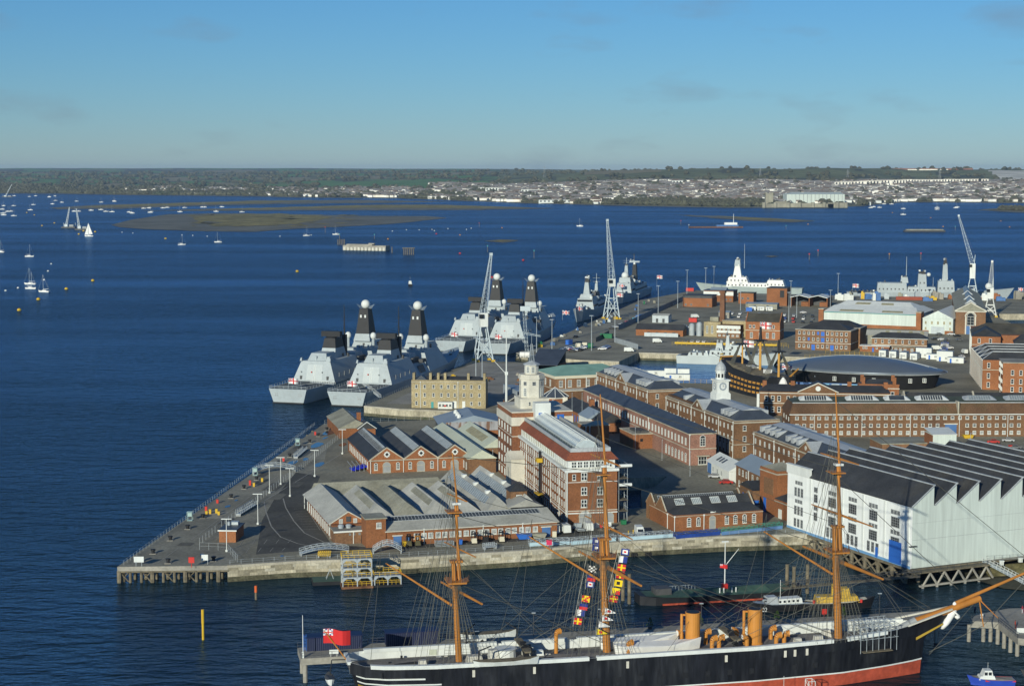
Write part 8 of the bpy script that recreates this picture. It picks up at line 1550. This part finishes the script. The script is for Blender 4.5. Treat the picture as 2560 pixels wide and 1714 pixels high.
# mud and bank below the boathouse, walkway and steps
struct(MB().add([(108,421,.9),(118,405,.15),(150,392,.15),(210,385,.15),(210,430,1.6),(134,431.5,1.6),(110,434,1.2)],[(0,1,2,3,4,5,6)]).obj('foreshore_mud', mat('dark_mud',(.06,.058,.04),.7,.35,.2,fine=.3,fsc=1.5,col2=(.10,.085,.05))))
bk = thing('harbour_walkway', 'timber walkway with rails and concrete truss beside the white boathouse', 'walkway', (96.2,406.6,GZ), R(24)); MB().box(-1,-2.2,-.3,22,0,0).obj('deck', TIM, bk); m = MB()
for k in range(12): m.tube((-1+k*2,-2.1,0),(-1+k*2,-2.1,1.1),.05,None,4)
for z in (.55,1.1): m.tube((-1,-2.1,z),(22,-2.1,z),.05,None,4)
m.obj('railing', DKG, bk)
for k in range(5): x = 2+k*4.2; MB().tube((x,-1.9,-3.4),(x+2.1,-1.9,-.5),.28,None,5).tube((x+4.2,-1.9,-3.4),(x+2.1,-1.9,-.5),.28,None,5).obj('truss_brace', CON, bk); MB().tube((x,-1.9,-6),(x,-1.9,-3),.35,None,6).obj('pile', CON, bk)
MB().box(1,-2.2,-3.6,22,-1.6,-3.2).obj('truss_chord', CON, bk)
gb = struct(MB().add([(116,418,2.6),(140,421.5,3.4),(210,436,3.8),(210,428,1.2),(140,416,1.0),(117,414,.9)],[(0,5,4,3,2,1)]).obj('grass_bank', mat('bank_grass',(.13,.115,.05),.9,.35,.6,fine=.3,fsc=2,col2=(.20,.16,.08)))); 
struct(MB().add([(108,420.5,GZ),(117,417.5,GZ),(160,427.5,GZ),(210,437,GZ),(210,445,GZ),(133,432.5,GZ)],[(0,1,2,3,4,5)]).obj('promenade', CON))
fence('promenade_rail', 'black rail along the promenade right of the boathouse', [(117.5,418.2),(160,428)], 1.1, DKG, 2)
for i, (x, y) in enumerate(((2416,1397),(2422,1400),(2482,1388),(2486,1390))): o_ = thing('promenade_lamp', 'dark green lamp post %s below the white wall' % ('farther of the left pair','nearer of the left pair','farther of the right pair','nearer of the right pair')[i], 'lamp post', gp(x,y), 0, 'promenade lamps'); MB().tube((0,0,0),(0,0,3.3),.06,None,5).obj('post', GRNP, o_); MB().box(-.35,-.2,3.2,.35,.2,3.35).obj('lamp_head', DKG, o_)
sg = thing('promenade_sign', 'dark blue sign with red and yellow emblem and white lettering on the promenade rail', 'sign', (*gp(2510,1391).xy,GZ), R(13)); MB().box(0,0,.9,4.6,.1,1.9).obj('board', mat('sign_navy',(.01,.02,.16),.5,0), sg); MB().box(.3,-.03,1.2,.9,0,1.65).obj('emblem', RED, sg); MB().box(.5,-.05,1.4,.85,-.03,1.65).obj('emblem_flash', YEL, sg); m = MB(); x = 1.2
for wl in ((9,.17),(5,.17)):
    for k in range(wl[0]): m.box(x,-.03,1.22,x+.1,0,1.62); m.box(x,-.03,1.22 if k%2 else 1.5,x+.15,0,1.34 if k%2 else 1.62); x += wl[1]
    x += .2
m.obj('lettering', WHT, sg)
for i, (x, y) in enumerate(((2504,1411),(2551,1404))): small('striped_planter', 'white striped bin %s on the grass bank' % ('left','right')[i], 'bin', gp(x,y,3.4), WHT, lambda m: [m.box(-.5+k*.35,-.4,0,-.3+k*.35,.4,.9) for k in range(3)]+[m.box(-.55,-.45,.9,.6,.45,1.05)], 0, 'promenade bins')
br_ = thing('footbridge', 'dark truss footbridge from the piles to the boathouse walkway', 'bridge', (97,404.5,GZ-.5), R(190)); m = MB(); [m.tube((0,y,z),(34,y,z-1.6),.1,None,4) for y in (0,1.8) for z in (0,1.4)]
for k in range(17):
    for y in (0,1.8): m.tube((k*2,y,-k*.094),(k*2+2,y,1.4-k*.094),.06,None,4); m.tube((k*2,y,-k*.094),(k*2,y,1.4-k*.094),.06,None,4)
m.obj('truss', DKG, br_); MB().slab([(0,0,.05),(34,0,-1.55),(34,1.8,-1.55),(0,1.8,.05)],.08).obj('deck', TIM, br_)
st_ = brow('pale galvanised access ramp down to the mud at right', (116.5,416.5,4), (124.5,398,1.2), 1.4)
# ironclad's own jetty
jt = thing('ship_jetty', 'concrete piled jetty running behind the ironclad', 'jetty', (-41.2,328.5,0), R(12.3)); MB().box(0,0,3.7,137,8,5.0).obj('deck', CON, jt)
for k in range(14):
    for y in (.8,7.2): MB().tube((.8+k*10.3,y,-3),(.8+k*10.3,y,3.8),.45,None,9).obj('pile', CON, jt)
for y in (.1,7.9):
    for k in range(69): pass
    m = MB(); [m.tube((k*2,y,5),(k*2,y,6.1),.04,None,4) for k in range(69)]; [m.tube((0,y,z),(137,y,z),.035,None,4) for z in (5.55,6.1)]; m.obj('railing', DKG, jt)
for i, (x0, x1) in enumerate(((1.6,12.6),(17.5,28))):
    t = thing('blue_jetty_shed', ('dark blue corrugated shed at the left end of the jetty','dark blue corrugated shed right of the gap on the jetty')[i], 'shed', jt.location+Vector((0,0,5)), R(12.3), 'blue jetty sheds'); MB().box(x0,4.8,0,x1,7.6,2.7).obj('wall', mat('shed_navy',(.014,.02,.06),.6,.15,.4), t); MB().box(x0-.2,4.6,2.7,x1+.2,7.8,2.85).obj('roof', mat('shed_roof_navy',(.012,.022,.075),.5,.1,.4), t)
    for k in range(int((x1-x0)/.42)): MB().box(x0+.1+k*.42,4.7,.05,x0+.24+k*.42,4.8,2.6).obj('corrugation', mat('shed_rib',(.05,.06,.11),.5,0), t)
J = lambda x, y, z=5: (Matrix.Translation(jt.location) @ Matrix.Rotation(R(12.3),4,'Z')) @ Vector((x,y,z))
for i, (x, y) in enumerate(((48,6),(110,6),(62,6),(84,6),(98,6),(124,6))): o_ = thing('jetty_lamp', 'dark jetty lamp post %s behind the ironclad' % ('leftmost','rightmost but one','second from left','in the middle','fourth from left','rightmost')[i], 'lamp post', J(x,y), 0, 'jetty lamps'); MB().tube((0,0,0),(0,0,5),.07,None,5).obj('post', DKG, o_); MB().box(-.4,-.2,4.9,.4,.2,5.05).obj('lamp_head', GRP, o_)
for i, x in enumerate((63,112)): small('jetty_lifebuoy', 'red lifebuoy box on the jetty %s' % ('left of the funnels','right of the foremast')[i], 'lifebuoy', J(x,7.4), RED, lambda m: [m.box(-.5,-.15,.8,.5,.15,1.9),m.tube((0,0,0),(0,0,.9),.06,None,4)], R(12), 'jetty lifebuoys')
for i, x in enumerate((73,84,94,101,116)): 
    t = thing('potted_conifer', 'small green conifer in a tub on the jetty, %s from the left' % ('first','second','third','fourth','fifth')[i], 'plant', J(x,6.6), 0, 'potted conifers'); MB().lathe(0,0,[(.4,0),(.5,.6)],8).obj('tub', DKG, t); m = MB(); r0 = random.Random(i)
    for k in range(90): z = r0.uniform(.6,2.3); q = (2.5-z)*.35; a_ = r0.uniform(0,6.3); c_ = Vector((q*math.cos(a_),q*math.sin(a_),z)); m.add([c_,c_+Vector((r0.uniform(-.2,.2),r0.uniform(-.2,.2),.28)),c_+Vector((r0.uniform(-.25,.25),r0.uniform(-.25,.25),-.05))],[(0,1,2)])
    m.obj('foliage', mat('conifer',(.05,.09,.02),.9,.2,2), t)
small('jetty_notice', 'white notice board on the jetty left of the ironclad stern', 'sign', J(6.4,.2), WHT, lambda m: [m.box(-.9,-.06,.5,.9,.06,1.4),m.tube((-.6,0,0),(-.6,0,.6),.05,None,4),m.tube((.6,0,0),(.6,0,.6),.05,None,4)], R(8), None, 'board')
small('white_jetty_post', 'tall thin white pole at the left end of the jetty', 'pole', J(.4,.6), WHT, lambda m: [m.tube((0,0,0),(0,0,8.5),.09,.05,5),m.box(-.2,-.2,0,.2,.2,1.2)])
small('blue_ladder', 'blue access ladder beside the blue jetty shed', 'ladder', J(1.0,5.4), BLU, lambda m: [m.tube((x,0,0),(x,0,3.4),.05,None,4) for x in (0,.5)]+[m.tube((0,0,.3*k),(.5,0,.3*k),.04,None,4) for k in range(1,11)])
t = van('white pickup parked on the jetty below the cutter', J(33,3.2), R(12), WHT, False, 4.6); t['group'] = 'vans on the quay'
ld = struct(MB().obj('landing_placeholder', CON)) if False else None
lt = thing('landing_stage', 'broad concrete landing stage on round piles at the right edge', 'jetty', (0,0,0)); pts = [tuple(gp(*q,5).xy) for q in ((2426,1551),(2496,1555),(2545,1594),(2600,1600),(2700,1560),(2700,1515),(2520,1520),(2440,1535))]; m = MB(); m.prism(pts,3.6,5.0); m.obj('deck', CON, lt)
for k, (x, y) in enumerate(((2424,1562),(2460,1562),(2478,1562),(2496,1568),(2512,1578),(2528,1588),(2545,1597),(2590,1600))): p = gp(x,y,3.6); MB().tube((p.x,p.y+.3,-3),(p.x,p.y+.3,3.7),.42,None,9).obj('pile', CON, lt)
m = MB(); rl = [gp(*q,5) for q in ((2428,1551),(2496,1554),(2544,1593),(2600,1599))]
for a_, c_ in zip(rl, rl[1:]):
    n = max(2,int((c_-a_).length/1.5)); [m.tube(a_.lerp(c_,k/n),a_.lerp(c_,k/n)+Vector((0,0,1.1)),.04,None,4) for k in range(n+1)]; [m.tube(a_+Vector((0,0,z)),c_+Vector((0,0,z)),.04,None,4) for z in (.55,1.1)]
m.obj('railing', DKG, lt); p = gp(2549,1583,5); MB().box(p.x-.6,p.y-.05,5.1,p.x+1.4,p.y+.05,6.2).obj('notice_panel', WHT, lt); p = gp(2454,1547,5); MB().box(p.x-.3,p.y-.05,5.2,p.x+.3,p.y+.05,6.2).obj('notice_panel', WHT, lt)
# person on the landing
def person(lb, p, rz, top, legs):
    t = thing('person', lb, 'person', p, rz); J_ = {'pel':(0,0,.92),'che':(0,.02,1.32),'nek':(0,.02,1.48),'hd':(0,.03,1.62),'hd2':(0,.03,1.74)}
    vs_ = [(0,0,.95),(0,.0,1.15),(0,.02,1.36),(0,.02,1.5),(0,.03,1.6),(0,.03,1.72),(-.19,.02,1.4),(-.25,.03,1.12),(-.23,-.08,.88),(.19,.02,1.4),(.25,.03,1.12),(.23,-.08,.88),(-.1,0,.9),(-.11,-.03,.48),(-.11,.05,.06),(-.11,-.1,.03),(.1,0,.9),(.11,-.12,.5),(.11,-.05,.06),(.11,-.2,.03)]
    es = [(0,1),(1,2),(2,3),(3,4),(4,5),(2,6),(6,7),(7,8),(2,9),(9,10),(10,11),(0,12),(12,13),(13,14),(14,15),(0,16),(16,17),(17,18),(18,19)]
    rad = [.15,.14,.16,.06,.1,.085,.08,.055,.04,.08,.055,.04,.1,.075,.05,.04,.1,.075,.05,.04]
    me = bpy.data.meshes.new('body'); me.from_pydata(vs_,es,[]); bm = bmesh.new(); bm.from_mesh(me); sk = bm.verts.layers.skin.verify(); bm.verts.ensure_lookup_table()
    for v_, r_ in zip(bm.verts, rad): v_[sk].radius = (r_,r_)
    bm.verts[0][sk].use_root = True; bm.to_mesh(me); bm.free(); me.materials.append(top); me.materials.append(legs); o_ = link('body', me, t); o_.modifiers.new('skin','SKIN'); o_.modifiers.new('sub','SUBSURF').levels = 1
    MB().ball((0,.035,1.69),.105,0,10,7).obj('hair', BARK, t); m = MB()
    for x0 in (-.11,.11): m.tube((x0,0,.93),(x0,-.06 if x0 > 0 else -.02,.5),.12,.09,8); m.tube((x0,-.06 if x0 > 0 else -.02,.5),(x0,.02 if x0 < 0 else -.05,.08),.09,.07,8)
    m.obj('trousers', legs, t); return t
person('person in a dark red coat and pale trousers walking on the landing stage', gp(2556,1532,5.02), R(40), mat('coat_red',(.30,.03,.05),.9,0), mat('trousers_pale',(.4,.4,.42),.9,0))
person('person in dark clothes beside the bowsprit on the jetty', gp(2437,1533,5.02), R(-20), mat('coat_navy',(.02,.03,.07),.9,0), mat('trousers_dark',(.03,.03,.035),.9,0))
person('person in a red jacket leaning at the landing rail', gp(2538,1570,5.02), R(60), mat('coat_scarlet',(.35,.05,.03),.9,0), mat('trousers_dark',(.03,.03,.035)))
# channel posts near the quay
for i, (x, y, h, m_, m2) in enumerate(((508,1598,6.5,YEL,YEL),(640,1498,3.2,mat('orange',(.6,.12,.03),.6,.1,.5),TIM))): t = thing('channel_post', ('tall yellow marker post in the water left of the ironclad','orange-topped marker post in the water off the quay')[i], 'marker', gp(x,y,0), 0, 'marker posts'); MB().tube((0,0,-3),(0,0,h),.28,None,8).obj('post', m2, t); MB().tube((0,0,h*.55),(0,0,h+.1),.33,None,8).obj('painted_top', m_, t)
# ------------------------------------------------------------------ yachts, buoys, beacons and barges on the harbour
def yacht_proto(L_, mh, sail=False):
    t = thing('moored_yacht', 'x', 'yacht', (0,0,-60), 0, 'moored yachts'); m = MB(); hull_loft(m, [(0,.13*L_,.11*L_,.11*L_,.1),(L_*.4,.16*L_,.14*L_,.10*L_,0),(L_*.75,.1*L_,.07*L_,.12*L_,0),(L_,.01*L_,.005*L_,.15*L_,-.6)],0,-.4); m.obj('hull', CNVW, t); MB().fru((L_*.25,-.09*L_,L_*.65,.09*L_),(L_*.28,-.07*L_,L_*.6,.07*L_),.1*L_,.17*L_).obj('cabin', CNVW, t); MB().tube((L_*.55,0,.1*L_),(L_*.55,0,mh),.15,.1,5).obj('mast', GRP, t); MB().tube((L_*.55,0,.26*L_),(L_*.1,0,.25*L_),.13,None,5).obj('boom', CNVW, t)
    m = MB(); m.tube((L_,0,.15*L_),(L_*.55,0,mh*.97),.03,None,3); m.tube((0,0,.12*L_),(L_*.55,0,mh),.03,None,3); m.obj('stay', GRP, t)
    if sail: m = MB(); m.add([(L_*.53,0,.28*L_),(L_*.05,.8,.28*L_),(L_*.54,.1,mh*.97)],[(0,1,2)]); m.add([(L_*.57,0,.2*L_),(L_,0,.2*L_),(L_*.56,0,mh*.9)],[(0,1,2)]); m.obj('sail', CNVW, t)
    return t
Q1 = lambda x, y: (x*.2733, 400+y*.2733); Q2 = lambda x, y: (x*.5465, 380+y*.5465); Q3 = lambda x, y: (1920+x*.2733, 400+y*.2733)
near = [Q2(*q) for q in ((20,459),(115,479),(164,605),(119,625),(226,641),(814,425),(1014,413),(1387,384),(1551,378))]
far_ = [Q1(*q) for q in ((145,329),(255,336),(340,330),(440,336),(465,341),(490,373),(515,331),(550,389),(497,404),(285,411),(300,459),(683,379),(945,388),(1030,381),(1060,376),(660,471),(740,471),(812,462),(945,456),(945,473),(1048,476),(1160,479),(1232,488),(1293,444),(1383,441),(1350,483),(1402,479),(1470,441),(1550,436),(1667,438),(1670,476),(1832,433),(1892,433),(2010,431),(2000,473),(2190,478),(50,421),(105,421),(42,453),(48,473),(120,471),(100,513),(55,489),(10,505))]+[Q3(*q) for q in ((985,431),(1000,436),(910,404),(1040,404),(1150,405),(1212,501),(1258,447),(1525,453),(1568,438),(1697,439),(1750,433),(920,439))]+[(1458,566)]
y1 = yacht_proto(10.5,14.5); y2 = yacht_proto(12.5,15); n_ = 0
NL = ['white yacht cut by the left frame edge','white yacht second in from the left edge','white yacht in the middle of the near cluster at left','white yacht leftmost of the near cluster of three','grey-hulled yacht rightmost of the near cluster','small yacht under the mud bank, left of two','yacht under the mud bank, right of two','yacht at the right tip of the mud bank','yacht beside the tall beacon near the old fort block']
for i, (x, y) in enumerate(near):
    p = gp(x,y,0); rz = rng.uniform(-.4,.4)+(0 if i % 2 else math.pi)
    if i == 0: y1.location = p; y1.rotation_euler.z = rz; y1['label'] = NL[0]
    else: copy_tree(y1, p, rz, NL[i])
for i, (x, y) in enumerate(far_):
    p = gp(x,y,0); rz = rng.uniform(-.4,.4)+(0 if i % 2 else math.pi); lb = 'distant white yacht moored off the western shore' if x < 700 else 'distant white yacht moored near the castle' if x > 1500 else 'lone distant yacht left of the tallest crane'
    if i == 0: y2.location = p; y2.rotation_euler.z = rz; y2['label'] = lb; y2['group'] = 'distant yachts'
    else: copy_tree(y2, p, rz, lb, 'distant yachts')
ys = yacht_proto(13,21,True); ys.location = gp(233,591,0); ys.rotation_euler.z = R(180); ys['label'] = 'yacht under full white sail right of the two dredgers'; ys['group'] = 'yachts under way'
t = launch('pilot_cutter', 'small dark motor boat under way above the near destroyers', gp(1027,715,0).xy, 100, 11, 3.6, BLK, GRP, [('cabin',3,7.5,1.3,1.3,2.6,WHT),('wheelhouse',4.4,6.4,1.2,2.6,4.2,WHT)]); MB().tube((5,0,4),(5,0,8),.06,None,4).obj('mast', GRP, t)
def buoy(i, x, y, r_, m_, lb): t = thing('mooring_buoy', lb, 'buoy', gp(x,y,0), 0, 'mooring buoys'); MB().lathe(0,0,[(r_,-.3),(r_*1.05,.4*r_),(r_*.7,.9*r_),(r_*.15,1.1*r_)],12).obj('float', m_, t); MB().tube((0,0,r_),(0,0,r_*1.5),.1,None,4).obj('ring', DKG, t)
for i, (x, y, w) in enumerate(((743,679,'alone in open water left of the destroyers'),(232,702,'largest near the left, upper right one'),(166,723,'in the left diagonal line, second'),(96,749,'in the left diagonal line, third'),(48,776,'nearest at the lower left'),(414,597,'below the mud bank'),(197,586,'below the dredgers'),(209,578,'beside the dredgers'),(238,580,'beside the white sail'),(67,532,'upper left pair, left'),(86,538,'upper left pair, right'),(136,558,'left of the dredgers'),(105,565,'far left of the dredgers'))): buoy(i,x,y,1.5 if y > 600 else 1.7,YEL,'yellow mooring buoy '+w)
for i, (x, y) in enumerate(((1230,694),(1150,634),(1308,651),(1091,585),(2231,532),(2327,545),(2502,553),(2524,568),(2358,567),(2020,561),(970,598),(1255,570),(1150,588))): buoy(i,x,y,1.3,RED if i < 4 else YBF,'small red-orange channel buoy afloat in the open harbour')
for i, (x, y) in enumerate(((981,578),(1016,575),(1048,575),(1080,574),(1086,577),(1120,572),(1166,574),(1178,571),(700,591),(778,588),(305,581),(332,583),(455,588),(482,589),(518,591),(120,678),(110,700),(45,720),(14,727),(128,660))): buoy(i,x,y,.9,CNVW,'tiny pale mooring buoy in the scattered line of buoys')
for i, (x, y, h, m_) in enumerate(((849,606,14,TEA),(1219,630,9,TEA),(936,598,8,TEA),(1335,645,10,TEA),(2023,650,8,RED),(2045,640,8,RED),(2223,648,7,YBF),(2302,650,9,RED),(813,582,11,RED),(1198,568,9,RED),(1702,562,9,RED),(1722,572,8,WHT),(1965,574,8,TEA),(1585,655,10,BLK),(2388,576,8,TEA))): t = thing('channel_beacon', '%s pile beacon %s' % ({id(TEA):'green',id(RED):'red',id(YBF):'orange',id(WHT):'white',id(BLK):'dark'}[id(m_)], ('at the old fort block','right of the old fort block','above the old fort block','left of the tallest crane foot','farther right of the white ship','tallest right of the white ship','above the white hall','above the brick hall ridge','left below the mud bank','right of the mud bank','left of the dredging barge','just left of the dredging barge','right of the dredging barge','behind the old destroyer mast','right near the leaning crane')[i]), 'beacon', gp(x,y,0), 0, 'channel beacons'); MB().tube((0,0,-2),(0,0,h*.8),.34,.3,6).obj('pile', TIM, t); MB().box(-.6,-.6,h*.8-.2,.6,.6,h*.8+1.1).obj('topmark', m_, t)
# pale fort-like mooring block with side bays
t = thing('mooring_dolphin', 'long pale concrete mooring block with rounded bays in the open harbour', 'dolphin', gp(857,625,0), R(-22)); L_ = 60; MB().box(0,0,-2,L_,12,6.2).obj('block', CON, t)
for k in range(12): MB().lathe(3+k*5,-.3,[(2.1,-2),(2.1,3.2),(1.6,4)],10).obj('fender_bay', STW, t)
MB().box(4,2,6.2,40,9,7.6).obj('upper_deck', CON, t); MB().box(34,4,7.6,42,8,9).obj('hut', CON, t)
for i, (x, y, n) in enumerate(((845,612,5),(980,632,1),(1010,637,6))): 
    t = thing('pile_cluster', ('dark pile cluster at the left of the pale block','single dark pile right of the pale block','dark pile platform farther right of the pale block')[i], 'piles', gp(x,y,0), 0, 'pile clusters'); [MB().tube((k*2.2,(k%2)*2,-2),(k*2.2,(k%2)*2,7.5),.6,None,6).obj('pile', TIM, t) for k in range(n)]
    if n > 5: MB().box(-2,-1,7.5,13,4,8.4).obj('platform', TIM, t)
def dredger(lb, x, y, rz, L_, jib, m_=DKG):
    t = thing('dredger', lb, 'barge', gp(x,y,0), R(rz), 'dredging barges'); MB().box(0,-6,-1,L_,6,2.4).obj('pontoon', m_, t); MB().box(L_*.55,-3,2.4,L_*.85,3,6).obj('deckhouse', GRY, t); m = MB(); lattice(m,(L_*.3,0,2.4),jib,3,1,8,.3,.2); m.obj('jib', GRP, t); MB().box(L_*.2,-2.5,2.4,L_*.42,2.5,7).obj('crane_cab', GRP, t)
    for x0 in (2,L_-2): MB().tube((x0,5,-2),(x0,5,9),.5,None,5).obj('spud_leg', GRP, t)
dredger('left of two dark dredgers with raised lattice jib', 155,570,0,24,(14,0,36)); dredger('right of two dark dredgers with raised lattice jib', 189,575,0,22,(2,0,36)); dredger('distant dredger at the left frame edge', 5,493,0,40,(38,0,48))
t = thing('work_barge', 'flat barge with blue and white deckhouse before the long mud bank', 'barge', gp(1788,569,0), R(2)); MB().box(-45,-6,-1,48,6,2).obj('pontoon', RUS, t); MB().box(2,-5,2,40,5,5).obj('deckhouse', BLS, t); MB().box(16,-4,5,38,4,9).obj('bridge', CNVW, t); MB().tube((32,0,9),(32,0,24),.5,.3,6).obj('mast', CNVW, t)
t = thing('flat_barge', 'low dark flat barge with pale top at right of the harbour', 'barge', gp(2260,579,0), R(-1)); MB().box(0,-6,-1,66,6,2.6).obj('hull', DKG, t); MB().box(3,-5,2.6,63,5,4).obj('cargo', CORD, t)
# ------------------------------------------------------------------ air
HAZE = 2.7e-5
hz = MB().box(-14000,-60,-4,14000,31000,175).obj('haze', None); hz['kind'] = 'stuff'
hm_ = bpy.data.materials.new('haze_air'); hm_.use_nodes = True; N_ = hm_.node_tree.nodes; N_.clear(); pv = N_.new('ShaderNodeVolumePrincipled'); pv.inputs['Color'].default_value = (.50,.72,1.0,1); pv.inputs['Density'].default_value = HAZE; pv.inputs['Anisotropy'].default_value = 0.0; mo = N_.new('ShaderNodeOutputMaterial'); hm_.node_tree.links.new(pv.outputs[0], mo.inputs['Volume']); hz.data.materials.clear(); hz.data.materials.append(hm_)
